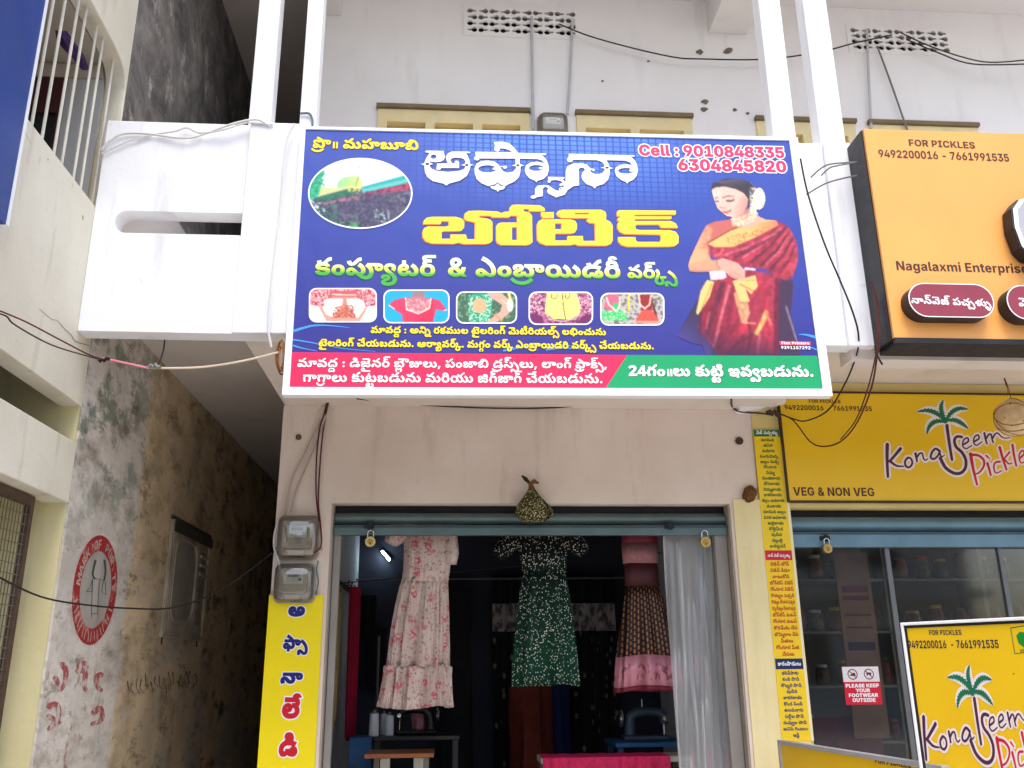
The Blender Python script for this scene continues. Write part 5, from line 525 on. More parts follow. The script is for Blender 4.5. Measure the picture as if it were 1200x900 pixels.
def decal(parent, name, m, pl, C, lift, conv=None, mode='parity', mb=None):
    mb2 = mb or MB(); conv = conv or (lambda x, y: (x, y))
    tri = cdt(C, mode); mb2.flat(tri, lambda x, y: pl.at(*conv(x, y), lift))
    return mb2 if mb is not None else mb2.build(name, m, parent, fix=False)
def ribbon(pts, w0, w1=None, k=5):
    """outline of a brush stroke"""
    p = [Vector((a, b, 0)) for a, b in pts]
    p = spline(p, k) if len(p) > 2 else p
    w1 = w0 if w1 is None else w1; n = len(p); L, R = [], []
    for i, q in enumerate(p):
        d = p[min(i+1, n-1)]-p[max(i-1, 0)]; d.normalize(); w = (w0+(w1-w0)*i/(n-1))/2
        L.append((q.x-d.y*w, q.y+d.x*w)); R.append((q.x+d.y*w, q.y-d.x*w))
    d0 = (p[0]-p[1]).normalized(); d1 = (p[-1]-p[-2]).normalized()
    return L+[(p[-1].x+d1.x*w1*.4, p[-1].y+d1.y*w1*.4)]+R[::-1]+[(p[0].x+d0.x*w0*.4, p[0].y+d0.y*w0*.4)]
def orient(c): return c if area(c) > 0 else c[::-1]

# ------------------------------------------------------------------ materials
class Nd:
    def __init__(s, name):
        s.m = bpy.data.materials.new(name); s.m.use_nodes = True; s.t = s.m.node_tree; s.b = s.t.nodes['Principled BSDF']; s._co = None
    def new(s, k, **kw):
        n = s.t.nodes.new(k)
        for a, v in kw.items(): setattr(n, a, v)
        return n
    def put(s, i, v):
        if v is None: return
        if hasattr(v, 'is_output') or hasattr(v, 'links'): s.t.links.new(v, i)
        elif isinstance(v, (tuple, list)): i.default_value = (*v, 1) if len(v) == 3 and len(i.default_value) == 4 else v
        else: i.default_value = v
    def co(s):
        if s._co is None: s._co = s.new('ShaderNodeTexCoord').outputs['Object']
        return s._co
    def map(s, scale=(1, 1, 1), loc=(0, 0, 0)):
        n = s.new('ShaderNodeMapping'); s.put(n.inputs[0], s.co()); n.inputs['Scale'].default_value = scale; n.inputs['Location'].default_value = loc; return n.outputs[0]
    def noise(s, scale, det=4, vec=None, rough=.55, dist=0):
        n = s.new('ShaderNodeTexNoise'); s.put(n.inputs['Vector'], vec if vec is not None else s.co())
        n.inputs['Scale'].default_value = scale; n.inputs['Detail'].default_value = det; n.inputs['Roughness'].default_value = rough; n.inputs['Distortion'].default_value = dist
        return n.outputs['Fac']
    def vor(s, scale, vec=None, rnd=1):
        n = s.new('ShaderNodeTexVoronoi'); s.put(n.inputs['Vector'], vec if vec is not None else s.co()); n.inputs['Scale'].default_value = scale; n.inputs['Randomness'].default_value = rnd
        return n.outputs['Distance'], n.outputs['Color']
    def math(s, op, a, b=None, c=None, clamp=False):
        n = s.new('ShaderNodeMath', operation=op); n.use_clamp = clamp; s.put(n.inputs[0], a); s.put(n.inputs[1], b)
        if c is not None: s.put(n.inputs[2], c)
        return n.outputs[0]
    def rng(s, v, a, b, c=0., d=1.):
        n = s.new('ShaderNodeMapRange'); n.clamp = True; s.put(n.inputs[0], v)
        for i, q in enumerate((a, b, c, d)): n.inputs[i+1].default_value = q
        return n.outputs[0]
    def mix(s, f, a, b, bt='MIX'):
        n = s.new('ShaderNodeMix', data_type='RGBA', blend_type=bt); s.put(n.inputs[0], f); s.put(n.inputs[6], a); s.put(n.inputs[7], b); return n.outputs[2]
    def xyz(s, vec=None):
        n = s.new('ShaderNodeSeparateXYZ'); s.put(n.inputs[0], vec if vec is not None else s.co()); return n.outputs
    def bump(s, h, strength=.2, dist=.01):
        n = s.new('ShaderNodeBump'); n.inputs['Strength'].default_value = strength; n.inputs['Distance'].default_value = dist; s.put(n.inputs['Height'], h); s.put(s.b.inputs['Normal'], n.outputs[0]); return s
    def done(s, col=None, rough=.6, metal=0., spec=.4):
        s.put(s.b.inputs['Base Color'], col); s.put(s.b.inputs['Roughness'], rough); s.put(s.b.inputs['Metallic'], metal); s.put(s.b.inputs['Specular IOR Level'], spec); return s.m
_M = {}
def plain(c, rough=.55, var=.12, scale=6., bump=0., metal=0., spec=.4, bs=60.):
    """one paint or fabric colour (sRGB) with slight unevenness"""
    key = (c, rough, var, scale, bump, metal, spec)
    if key in _M: return _M[key]
    d = Nd('paint_%02x%02x%02x' % c); l = lin(c)
    f = d.noise(scale, 5)
    colr = d.mix(d.rng(f, .3, .7), tuple(v*(1-var) for v in l), tuple(min(1, v*(1+var*.7)) for v in l))
    if bump: d.bump(d.noise(bs, 4), bump, .004)
    _M[key] = d.done(colr, d.rng(d.noise(scale*2.3, 3), .3, .7, rough-.06, min(1, rough+.06)), metal, spec)
    return _M[key]
def plaster(name, c1, c2, stain, amt=.5, scale=1.6, streak=True, bump=.25):
    d = Nd(name)
    a = d.mix(d.rng(d.noise(scale, 6), .35, .65), lin(c1), lin(c2))
    s1 = d.noise(2.2, 7, d.map((2.4, 2.4, .35) if streak else (1, 1, 1)), .62)
    a = d.mix(d.math('MULTIPLY', d.rng(s1, .56, .78), amt), a, lin(stain))
    sp = d.noise(14, 4); a = d.mix(d.math('MULTIPLY', d.rng(sp, .66, .78), amt*.6), a, lin(stain))
    d.bump(d.math('ADD', d.noise(38, 5), d.math('MULTIPLY', d.noise(6, 3), .8)), bump, .006)
    return d.done(a, .82, 0, .25)
def emis(c, st):
    d = Nd('tube_glow'); d.put(d.b.inputs['Emission Color'], lin(c)); d.b.inputs['Emission Strength'].default_value = st; return d.done(lin(c))
def vcol():
    if 'v' not in _M:
        d = Nd('printed_picture'); n = d.new('ShaderNodeAttribute', attribute_name='Col'); _M['v'] = d.done(n.outputs['Color'], .5, 0, .3)
    return _M['v']

def mixed_transparent(name, tint, fac, rough, diff=None, dfac=0.):
    d = Nd(name); t = d.t; out = t.nodes['Material Output']
    tr = d.new('ShaderNodeBsdfTransparent'); tr.inputs[0].default_value = (*tint, 1)
    gl = d.new('ShaderNodeBsdfGlossy'); gl.inputs['Roughness'].default_value = rough
    lw = d.new('ShaderNodeFresnel'); lw.inputs[0].default_value = 1.5
    f = d.math('ADD', d.math('MULTIPLY', lw.outputs[0], 1.), fac, clamp=True)
    mx = d.new('ShaderNodeMixShader'); d.put(mx.inputs[0], f); t.links.new(tr.outputs[0], mx.inputs[1]); t.links.new(gl.outputs[0], mx.inputs[2])
    o = mx.outputs[0]
    if diff:
        df = d.new('ShaderNodeBsdfDiffuse'); df.inputs[0].default_value = (*diff, 1)
        m2 = d.new('ShaderNodeMixShader'); m2.inputs[0].default_value = dfac; t.links.new(o, m2.inputs[1]); t.links.new(df.outputs[0], m2.inputs[2]); o = m2.outputs[0]
    t.links.new(o, out.inputs[0]); t.nodes.remove(d.b); return d.m

WHITE = plaster('white_wash', (244, 245, 248), (233, 235, 240), (176, 174, 172), .5, 1.2, True, .2)
UPPER = plaster('upper_white_wall', (250, 247, 244), (244, 240, 238), (208, 201, 194), .45, 1.1, True, .2)
PEACH = plaster('peach_wall', (234, 220, 209), (221, 205, 192), (182, 160, 143), .65, 1.4, True, .5)
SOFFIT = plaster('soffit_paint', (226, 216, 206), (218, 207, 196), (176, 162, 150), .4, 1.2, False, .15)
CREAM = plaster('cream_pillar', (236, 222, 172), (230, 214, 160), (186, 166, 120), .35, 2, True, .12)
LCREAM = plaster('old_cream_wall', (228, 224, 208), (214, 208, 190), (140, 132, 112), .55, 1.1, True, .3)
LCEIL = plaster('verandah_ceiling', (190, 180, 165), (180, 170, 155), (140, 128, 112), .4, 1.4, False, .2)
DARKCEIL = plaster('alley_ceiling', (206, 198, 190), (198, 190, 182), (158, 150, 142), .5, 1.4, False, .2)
BLACKV = plain((18, 18, 20), .7, .2)
YWOOD = plain((236, 218, 166), .5, .1, 5)
SIGNW = plain((240, 243, 245), .45, .04)
GREYM = plain((150, 152, 155), .45, .12, 8, 0, .3)

exec_order = []
# ------------------------------------------------------------------ ground
g = MB().quad((-400, -400, 0), (400, -400, 0), (400, 400, 0), (-400, 400, 0)).build('ground', plaster('earth', (200, 196, 190), (188, 184, 178), (150, 145, 138), .5, .5, False), fix=False); g['kind'] = 'structure'
rd = MB().quad((-400, -9, .004), (400, -9, .004), (400, -1.5, .004), (-400, -1.5, .004)).build('road', plain((140, 139, 137), .85, .25, 3, .3), fix=False); rd['kind'] = 'structure'
pv = MB().box(-2.04, 9, 3.6, 6.2, .002, .14).build('pavement', plain((206, 203, 199), .8, .15, 3, .3)); pv['kind'] = 'structure'

# ------------------------------------------------------------------ the shop building
D, B, XL = 6.2, 4.75, -2.05
bld = thing('shop_building', 'two storey whitewashed building with a balcony over two open shop fronts', 'building', (0.5, D, 0))
def part(mb, name, m, parent=bld, bevel=0, **k): return mb.build(name, m, parent, bevel, **k)
XZ = lambda y0: (lambda u, v, d: (u, y0+d, v))
YZ = lambda x0: (lambda u, v, d: (x0-d, u, v))
S1 = (-.808, 1.99, 2.625)         # boutique opening
S2 = (2.422, 5.2, 2.60)           # pickle shop opening
part(MB().plate([(-1.18, 0), (S1[0], 0), (S1[0], S1[2]), (S1[1], S1[2]), (S1[1], 0), (2.2, 0), (2.2, 3.319), (-1.18, 3.319)], [], XZ(D), .2), 'front_wall', PEACH)
part(MB().plate([(2.203, 0), (S2[0], 0), (S2[0], S2[2]), (S2[1], S2[2]), (S2[1], 0), (6.5, 0), (6.5, 3.538), (2.35, 3.538), (2.35, 3.319), (2.203, 3.319)], [], XZ(D), .2), 'front_wall', plaster('yellow_wash', (228, 208, 140), (220, 198, 128), (176, 156, 104), .4, 1.5))
part(MB().box(2.01, 2.4, D-.012, D-.002, .1, 2.655), 'pillar_face', CREAM)
part(MB().box(-1.172, -.86, D-.008, D-.002, .1, 2.3), 'pillar_face', plaster('lower_pillar_paint', (226, 220, 208), (216, 208, 196), (170, 158, 142), .4, 2))
# reveals of the boutique opening
part(MB().box(S1[0]-.002, S1[0]+.012, D+.01, D+.199, .1, 2.62), 'door_reveal', plain((168, 158, 146), .75, .15, 4, .2))
part(MB().box(S1[1]-.012, S1[1]+.002, D+.01, D+.199, .1, 2.62), 'door_reveal', plain((168, 158, 146), .75, .15, 4, .2))
# slab, beams, parapet
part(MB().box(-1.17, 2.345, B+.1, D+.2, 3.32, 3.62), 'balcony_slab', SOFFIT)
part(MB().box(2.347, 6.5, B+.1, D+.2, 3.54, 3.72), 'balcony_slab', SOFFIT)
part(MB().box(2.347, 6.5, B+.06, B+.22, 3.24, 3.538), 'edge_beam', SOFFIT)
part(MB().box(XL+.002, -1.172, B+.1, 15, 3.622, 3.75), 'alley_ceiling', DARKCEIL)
wq = [(p.x, p.z) for p in [onY(x, y, D-.1) for x, y in ((863, 463), (867, 480), (874, 481), (921, 471.5))]]
part(MB().plate(wq+[(wq[3][0], wq[0][1])], [], XZ(D-.1), .098), 'sloping_bracket', WHITE)
slot = rrect(-1.93, 3.922, -1.0, 4.06, .065, 5)
slot = [(min(x, -1.21), z) for x, z in slot]
slot = [p for i, p in enumerate(slot) if p != slot[i-1]]
pout = [(XL+.001, 3.32), (2.47, 3.30), (2.47, 4.645), (XL+.001, 4.655)]
part(MB().plate(pout, [slot], XZ(B), .12), 'parapet', WHITE, bevel=.006)
part(MB().box(2.474, 6.5, B+.05, B+.13, 3.31, 4.6), 'parapet', WHITE)
part(MB().box(-1.208, -.86, B-.035, B-.002, 3.31, 4.652), 'parapet_pier', WHITE, bevel=.006)
part(MB().box(2.30, 2.47, B-.03, B-.002, 3.29, 4.64), 'parapet_pier', WHITE, bevel=.006)
for x0, x1 in ((-1.232, -1.10), (-.93, -.832), (2.0, 2.145), (2.30, 2.462)):
    part(MB().box(x0, x1, B+.004, B+.125, 4.646, 7.0), 'balcony_post', WHITE, bevel=.008)
# upper floor wall with ventilators and windows
V1, V2 = (.083, 1.028, 6.522, 6.803), (3.36, 4.262, 6.5, 6.755)
WN = [(-.603, .605, 3), (.986, 1.933, 2), (2.468, 3.30, 2), (3.42, 4.35, 2)]
hol = [[(a, c), (b, c), (b, d), (a, d)] for a, b, c, d in (V1, V2)]+[[(a, 4.4), (b, 4.4), (b, 5.775), (a, 5.775)] for a, b, n in WN]
part(MB().plate([(-1.18, 3.62), (6.5, 3.62), (6.5, 7.2), (-1.18, 7.2)], hol, XZ(D), .2), 'upper_wall', UPPER)
part(MB().box(-1.18, -1.0, D+.2, 15, 0, 7.2), 'side_wall', DARKCEIL)
CEIL = plaster('verandah_white_ceiling', (234, 231, 229), (228, 225, 222), (176, 168, 160), .35, 1.4, False, .12)
part(MB().box(-.93, 6.5, B-.1, D-.001, 6.95, 7.15), 'upper_ceiling', CEIL)
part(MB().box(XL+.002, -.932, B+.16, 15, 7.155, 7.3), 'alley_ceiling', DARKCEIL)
part(MB().box(2.14, 2.47, B-.1, D-.002, 6.63, 6.948), 'beam', CEIL)
part(MB().box(-1.17, -.93, B-.1, D-.002, 6.66, 7.15), 'beam', CEIL)
SHUT = plain((224, 200, 138), .55, .12, 4)
for a, b, n in WN:
    fr = MB(); w = .075; zt = 5.79
    inner = []
    step = (b-a-w)/n
    for k in range(n): inner.append([(a+w+k*step, 4.5), (a+step*(k+1), 4.5), (a+step*(k+1), zt-.13), (a+w+k*step, zt-.13)])
    fr.plate([(a-.0, 4.4), (b, 4.4), (b, zt-.012), (a, zt-.012)], inner, XZ(D-.02), .10)
    wf = part(fr, 'window', YWOOD, bevel=.004)
    for k in range(n):
        MB().box(a+w+k*step-.004, a+step*(k+1)+.004, D+.045, D+.07, 4.5, zt-.126).build('shutter_panel', SHUT, wf)
    MB().box(a-.01, b+.01, D-.045, D-.002, zt-.010, zt+.022).build('drip_strip', plain((128, 112, 84), .7, .2), wf)
part(MB().box(XL+.01, -1.19, 14.8, 15, 0, 7.1), 'alley_end_wall', plain((196, 186, 170), .9, .2))
# jali ventilators
def jali(x0, x1, z0, z1, cols, flip):
    H = []; cw = (x1-x0-.03)/cols; rh = (z1-z0-.03)/4
    for r in range(4):
        for c in range(cols):
            cx, cz = x0+.015+cw*(c+.5), z0+.015+rh*(r+.5); s = 1 if (c+r*flip) % 2 else -1
            R = .025; p = [(cx-s*.018+R*math.cos(t), cz+R*math.sin(t)) for t in [math.radians(28+q*304/9) for q in range(10)]]
            if s < 0: p = [(2*cx-x if False else x, z) for x, z in p]
            p = [(cx-.018*s+s*(x-(cx-s*.018)), z) for x, z in p]
            p += [(cx+s*.036, cz-.008), (cx+s*.036, cz+.008)] if s > 0 else [(cx+s*.036, cz-.008), (cx+s*.036, cz+.008)]
            H.append(p)
    v = part(MB().plate([(x0-.012, z0-.012), (x1+.012, z0-.012), (x1+.012, z1+.012), (x0-.012, z1+.012)], H, XZ(D-.012), .018), 'ventilator', UPPER)
    MB().box(x0, x1, D+.14, D+.16, z0, z1).build('ventilator_dark', BLACKV, v)  # black sheet stands in for the shade inside the recess
jali(*V1, 10, 1); jali(*V2, 9, 1)
# chipped plaster
CH = plain((124, 112, 100), .95, .45, 30)
for px, py, r in ((820, 61, 4.5), (853, 60, 5), (826, 119, 4), (825, 128, 4), (861, 129, 2.5), (876, 133, 2), (760, 72, 1.6), (706, 95, 1.4)):
    rr = [r*(.7+.6*random.random()) for _ in range(9)]
    c = [(px+rr[k]*math.cos(2*PI*k/9)*1.1, py+rr[k]*math.sin(2*PI*k/9)*.8) for k in range(9)]
    decal(bld, 'plaster_chip', CH, PY(D-.002), [c], .002)
# boutique interior (room shell)
BK = 9.3
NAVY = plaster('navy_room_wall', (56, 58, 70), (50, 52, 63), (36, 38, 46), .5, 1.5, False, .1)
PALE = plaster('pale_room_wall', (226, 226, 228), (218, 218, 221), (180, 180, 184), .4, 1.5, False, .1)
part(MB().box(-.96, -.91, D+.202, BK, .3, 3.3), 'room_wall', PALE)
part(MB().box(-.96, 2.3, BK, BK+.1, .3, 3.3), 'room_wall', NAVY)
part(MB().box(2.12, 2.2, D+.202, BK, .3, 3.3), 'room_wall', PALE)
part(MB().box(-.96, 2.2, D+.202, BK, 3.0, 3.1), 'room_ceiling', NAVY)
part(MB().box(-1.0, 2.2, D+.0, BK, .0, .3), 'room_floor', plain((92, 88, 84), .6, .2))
# step/jamb strip at right of boutique
JG = plain((150, 146, 140), .6, .12, 5)
# roller shutters, rolled up
STEEL = plain((96, 116, 118), .42, .16, 5, .05, .35)
STEEL2 = plain((108, 140, 158), .42, .14, 5, .05, .35)
def shutter(x0, x1, zt, zb, m, y0):
    h = (zt-zb)
    sh = MB()
    prof = []
    for k in range(9):
        t = PI*k/8; prof.append((y0+.03-.035*math.sin(t), zt-.055-(h*.36)*k/8))
    pr = [(x0, y, z) for y, z in prof]; 
    r0 = [[(x, y, z) for y, z in prof]+[(x, y0+.14, prof[-1][1]), (x, y0+.14, prof[0][1])] for x in (x0, x1)]
    sh.rings(r0); s_ = part(sh, 'roller_shutter', m)
    zc = prof[-1][1]-.012
    MB().box(x0, x1, y0-.006, y0+.05, zb, zc).build('bottom_rail', m, s_, bevel=.004)
    MB().box(x0, x1, y0-.014, y0+.0, zc-.018, zc-.006).build('rail_lip', plain((60, 74, 78), .5, .15), s_)
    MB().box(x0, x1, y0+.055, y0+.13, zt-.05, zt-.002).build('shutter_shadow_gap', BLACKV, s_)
    for px in (.09, .85):
        x = x0+(x1-x0)*px
        MB().box(x-.04, x+.03, y0-.02, y0-.007, zb+.045, zb+.075).box(x-.015, x+.012, y0-.028, y0-.02, zb+.035, zb+.085).build('latch', plain((40, 46, 48), .5, .2, 8, 0, .5), s_)
    return s_
zb1 = onY(600, 627, D+.06).z
shutter(S1[0]+.014, S1[1]-.014, S1[2], zb1, STEEL, D+.06)
zb2 = onY(1060, 641, D+.06).z
shutter(S2[0]+.01, S2[1], S2[2], zb2, STEEL2, D+.06)
part(MB().box(1.885, 1.974, D+.085, D+.14, .1, zb1+.005), 'shutter_guide', JG, bevel=.004)
part(MB().box(-.792, -.745, D+.085, D+.14, .1, zb1+.005), 'shutter_guide', JG, bevel=.004)

# ------------------------------------------------------------------ pickle shop interior and glass
GL = mixed_transparent('shop_glass', (.84, .87, .87), .03, .06)
ALU = plain((116, 118, 120), .4, .1, 8, 0, .6)
gp = part(MB().box(S2[0]+.01, S2[1], D+.12, D+.128, .3, zb2), 'glass_front', GL)
for x in (2.435, 3.15, 4.0, 4.9):
    MB().box(x-.018, x+.018, D+.105, D+.145, .3, zb2).build('mullion', ALU, gp, bevel=.003)
part(MB().box(2.25, 6.5, 8.4, 8.5, .3, 3.2), 'room_wall', plain((120, 112, 96), .8, .15))
part(MB().box(2.2, 2.26, D+.2, 8.4, .3, 3.2), 'room_wall', plain((150, 150, 148), .8, .15))
part(MB().box(2.2, 6.5, D+.2, 8.5, 3.0, 3.1), 'room_ceiling', plain((120, 118, 112), .8, .15))
part(MB().box(2.2, 6.5, D+.0, 8.5, .0, .3), 'room_floor', plain((90, 84, 78), .6, .2))

# ------------------------------------------------------------------ across the street (mirrored in the glass)
def across(x0, x1, h, c1, c2, label):
    t = thing('street_building', label, 'building', ((x0+x1)/2, -11, 0))
    hl = [[(x0+1+k*2.2, z), (x0+2+k*2.2, z), (x0+2+k*2.2, z+1.3), (x0+1+k*2.2, z+1.3)] for k in range(int((x1-x0-1.2)/2.2)) for z in (1.0, 3.9)]
    MB().plate([(x0, 0), (x1, 0), (x1, h), (x0, h)], hl, lambda u, v, d: (u, -11-d, v), .3).build('front_wall', plaster('street_wall', c1, c2, (130, 120, 106), .5, .6), t)
    MB().box(x0, x1, -19, -11.31, 0, h-.2).build('block', plain((60, 58, 56), .8, .1), t)
    MB().box(x0-.1, x1+.1, -10.99, -10.2, 3.1, 3.3).build('ledge', plain((190, 184, 172), .8, .15), t)
    MB().box(x0-.1, x1+.1, -10.99, -10.7, h-.25, h).build('cornice', plain((200, 194, 182), .8, .15), t)
across(-7, 3.2, 5.2, (206, 196, 150), (196, 186, 140), 'pale yellow building across the street, mirrored in the shop glass')
across(3.6, 14, 4.7, (196, 194, 190), (184, 182, 178), 'grey white building across the street, mirrored in the shop glass')
# ------------------------------------------------------------------ the old building beyond the alley
nb = thing('neighbour_building', 'old cream and stained grey building with a barred verandah along the alley', 'building', (XL, 4.96, 0))
def npart(mb, name, m, parent=nb, bevel=0, **k): return mb.build(name, m, parent, bevel, **k)
PALE_Z = onX(208, 258, XL).z
def stained():
    d = Nd('stained_alley_wall'); x, y, z = d.xyz()      # y: metres into the alley, z: height
    base = d.mix(d.rng(d.noise(1.7, 6), .35, .65), lin((222, 216, 208)), lin((196, 190, 182)))
    och = d.mix(d.rng(d.noise(2.5, 6), .35, .65), lin((216, 194, 156)), lin((190, 170, 140)))
    wob = d.math('MULTIPLY', d.math('SUBTRACT', d.noise(3, 4), .5), .35)
    yw = d.math('ADD', y, wob)
    c = d.mix(d.rng(yw, 1.02, 1.14), base, och)
    # damp green growth high on the lower wall
    gr = d.math('MULTIPLY', d.rng(d.noise(3.4, 9, d.map((1, .8, 1.1)), .72), .48, .57), d.math('MULTIPLY', d.rng(z, 2.05, 2.75), d.rng(y, 1.9, .6)))
    c = d.mix(d.math('MULTIPLY', gr, .75), c, lin((82, 106, 84)))
    # brown grime and black streaks
    br = d.rng(d.noise(2.6, 9, d.map((1, .55, 1.2)), .72), .5, .64)
    c = d.mix(d.math('MULTIPLY', br, .55), c, lin((112, 88, 66)))
    bl = d.math('MULTIPLY', d.rng(d.noise(3.6, 9, d.map((1, .6, 1.0)), .74), .53, .62), d.rng(y, .9, 3.4, .25, 1.))
    c = d.mix(d.math('MULTIPLY', bl, .75), c, lin((70, 60, 52)))
    pt = d.math('MULTIPLY', d.rng(d.noise(1.5, 9, d.map((1, .5, 1.1)), .74), .52, .57), d.rng(z, 2.9, 1.2, .25, 1.))
    c = d.mix(d.math('MULTIPLY', pt, .7), c, lin((178, 170, 160)))
    c = d.mix(d.math('MULTIPLY', d.rng(d.noise(4.5, 9, d.map((1, .5, 1.3)), .78), .56, .62), .6), c, lin((92, 74, 58)))
    # red betel and torn poster marks low down
    rd = d.math('MULTIPLY', d.rng(d.noise(7, 6, d.map((1, 1.2, .8)), .6), .6, .66), d.math('MULTIPLY', d.rng(z, 1.75, 1.4), d.rng(y, 1.3, .5)))
    c = d.mix(d.math('MULTIPLY', rd, .75), c, lin((140, 62, 58)))
    # the storey above the balcony: years of black rain mould
    k = d.noise(2.6, 10, d.map((1, .8, .75)), .76, .4)
    up = d.mix(d.rng(k, .38, .66), lin((88, 86, 86)), lin((156, 152, 148)))
    up = d.mix(d.rng(d.noise(5, 9, d.map((1, 1.0, .7)), .78), .54, .66), up, lin((186, 182, 178)))
    c = d.mix(d.rng(z, 3.66, 3.7), c, lin((226, 224, 224))); c = d.mix(d.rng(z, PALE_Z-.01, PALE_Z+.01), c, up)
    fade = d.rng(y, -.02, .35)
    d.bump(d.math('ADD', d.noise(26, 6), d.math('MULTIPLY', d.noise(5, 4), 1.2)), .55, .012)
    return d.done(c, .88, 0, .2)
STAIN = stained()
npart(MB().box(-6, XL, 4.962, 16, 0, 9), 'side_wall', STAIN)
# cream end face, spandrel bands and upper fascia of the verandah
npart(MB().box(-6, XL-.012, 4.945, 4.960, 0, 9), 'end_face', plaster('verandah_end_paint', (222, 214, 168), (214, 204, 156), (160, 148, 112), .4, 2))
npart(MB().plate([(1.5, 2.955), (4.955, 2.945), (4.955, 4.085), (1.5, 4.085)], [], YZ(XL), .12), 'verandah_parapet', LCREAM, bevel=.006)
npart(MB().plate([(1.5, 2.425), (4.955, 2.405), (4.955, 2.735), (1.5, 2.735)], [], YZ(XL), .14), 'verandah_beam', LCREAM, bevel=.006)
arch = [(1.5, 5.15), (4.55, 5.15), (4.70, 5.148), (4.80, 5.135), (4.87, 5.11), (4.91, 5.07), (4.932, 5.0), (4.937, 4.9), (4.937, 4.086), (4.957, 4.086), (4.957, 9), (1.5, 9)]
npart(MB().plate(arch, [], YZ(XL), .12), 'verandah_fascia', LCREAM, bevel=.006)
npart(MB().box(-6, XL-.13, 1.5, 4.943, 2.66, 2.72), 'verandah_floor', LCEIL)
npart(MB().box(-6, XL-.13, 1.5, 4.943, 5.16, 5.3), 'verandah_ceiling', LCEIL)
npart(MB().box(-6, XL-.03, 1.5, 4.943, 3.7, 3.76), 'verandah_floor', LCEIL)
npart(MB().box(-2.64, -2.6, 1.5, 4.943, 2.73, 3.69), 'back_wall', BLACKV)  # black sheet put in for the shade behind the open slot
npart(MB().box(-4.4, -4.3, 1.5, 4.943, 3.77, 5.15), 'back_wall', plain((160, 156, 150), .8, .15))
# upper verandah: pale end wall with a dark doorway and maroon pelmet
npart(MB().box(-2.40, XL-.13, 4.925, 4.944, 3.77, 5.155), 'end_wall', plaster('pale_end_wall', (196, 196, 196), (186, 186, 188), (150, 148, 146), .3, 1.5))
dw = npart(MB().box(-3.4, -2.40, 4.93, 4.944, 3.77, 5.05), 'doorway', plain((34, 34, 38), .7, .2))
MB().box(-3.4, -2.402, 4.905, 4.928, 4.80, 5.05).build('pelmet', plain((72, 26, 34), .8, .2), dw)
MB().box(-2.43, -2.402, 4.905, 4.928, 3.77, 4.798).build('door_edge', plain((60, 26, 36), .7, .2), dw)
npart(MB().box(-3.4, XL-.135, 4.90, 4.944, 5.056, 5.15), 'end_wall', LCEIL)
# crack in the parapet plaster
P = PX(XL+.001)
crk = [(46, 362), (60, 374), (66, 375), (72, 381), (76, 386), (83, 392), (88, 400), (97, 403), (104, 405)]
decal(nb, 'crack', plain((96, 84, 66), .9, .2), P, [orient(ribbon(crk, .4, .8, 2))], .001, mode='nonzero')
crk = [(19, 146), (22, 151), (26, 152), (31, 159), (36, 168)]
decal(nb, 'crack', plain((150, 140, 112), .9, .2), P, [orient(ribbon(crk, .3, .4, 2))], .001, mode='nonzero')
for px, py, w, h in ((97, 255, .5, 3), (56, 187, .6, 1.2)):
    decal(nb, 'stain_spot', plain((136, 128, 100), .9, .2), P, [ell(px, py, w, h, 9)], .001)
# verandah bars
BAR = plain((216, 212, 198), .5, .12)
bars = [((62, 0), (21, 140)), ((77, 0), (36, 152)), ((96, 0), (48, 168)), ((103, 14), (63, 180)), ((117, 35), (72, 193)), ((124, 52), (86, 208)), ((136, 70), (94, 222)), ((142, 84), (108, 239))]
for (tx, ty), (bx, by) in bars:
    b0 = onX(bx, by, XL-.05); y = b0.y
    zt = 5.16
    npart(MB().tube([(XL-.05, y, 4.07), (XL-.05, y, zt)], .0085, 8), 'bar', BAR)
for dy in (-.12, -.27, -.42, -.57):
    npart(MB().tube([(XL-.05, onX(21, 140, XL-.05).y+dy, 4.07), (XL-.05, onX(21, 140, XL-.05).y+dy, 5.16)], .0085, 8), 'bar', BAR)
# mesh gate with a shutter behind it
gy1 = 4.75; gxx = XL-.10
RUST = plain((84, 66, 54), .7, .3, 20)
gt = npart(MB().box(gxx-.02, gxx+.012, gy1-.035, gy1+.005, 0.1, 2.40).box(gxx-.02, gxx+.012, 2.6, gy1-.036, 2.35, 2.40), 'gate', RUST)
mesh_ = MB()
y = 2.7
while y < gy1-.03:
    mesh_.box(gxx-.004, gxx, y-.002, y+.002, .1, 2.348); y += .034
z = .9
while z < 2.345:
    mesh_.box(gxx+.0005, gxx+.004, 2.7, gy1-.034, z-.002, z+.002); z += .05
mesh_.build('wire_mesh', plain((128, 122, 112), .55, .2, 10, 0, .4), gt)
npart(MB().box(gxx-.30, gxx-.26, 1.5, 4.943, .1, 2.08), 'shutter_door', plain((168, 160, 148), .6, .2, 3))
npart(MB().box(gxx-.30, gxx-.26, 3.95, 4.943, 2.082, 2.66), 'wall_panel', plaster('yellow_panel', (214, 206, 150), (206, 196, 140), (150, 140, 104), .4, 2))
npart(MB().box(gxx-.30, gxx-.28, 1.5, 3.948, 2.082, 2.66), 'wall_panel', BLACKV)
for k in range(9):
    npart(MB().box(gxx-.259, gxx-.25, 1.6, 4.9, .35+k*.2, .362+k*.2), 'shutter_rib', plain((120, 112, 100), .6, .2))
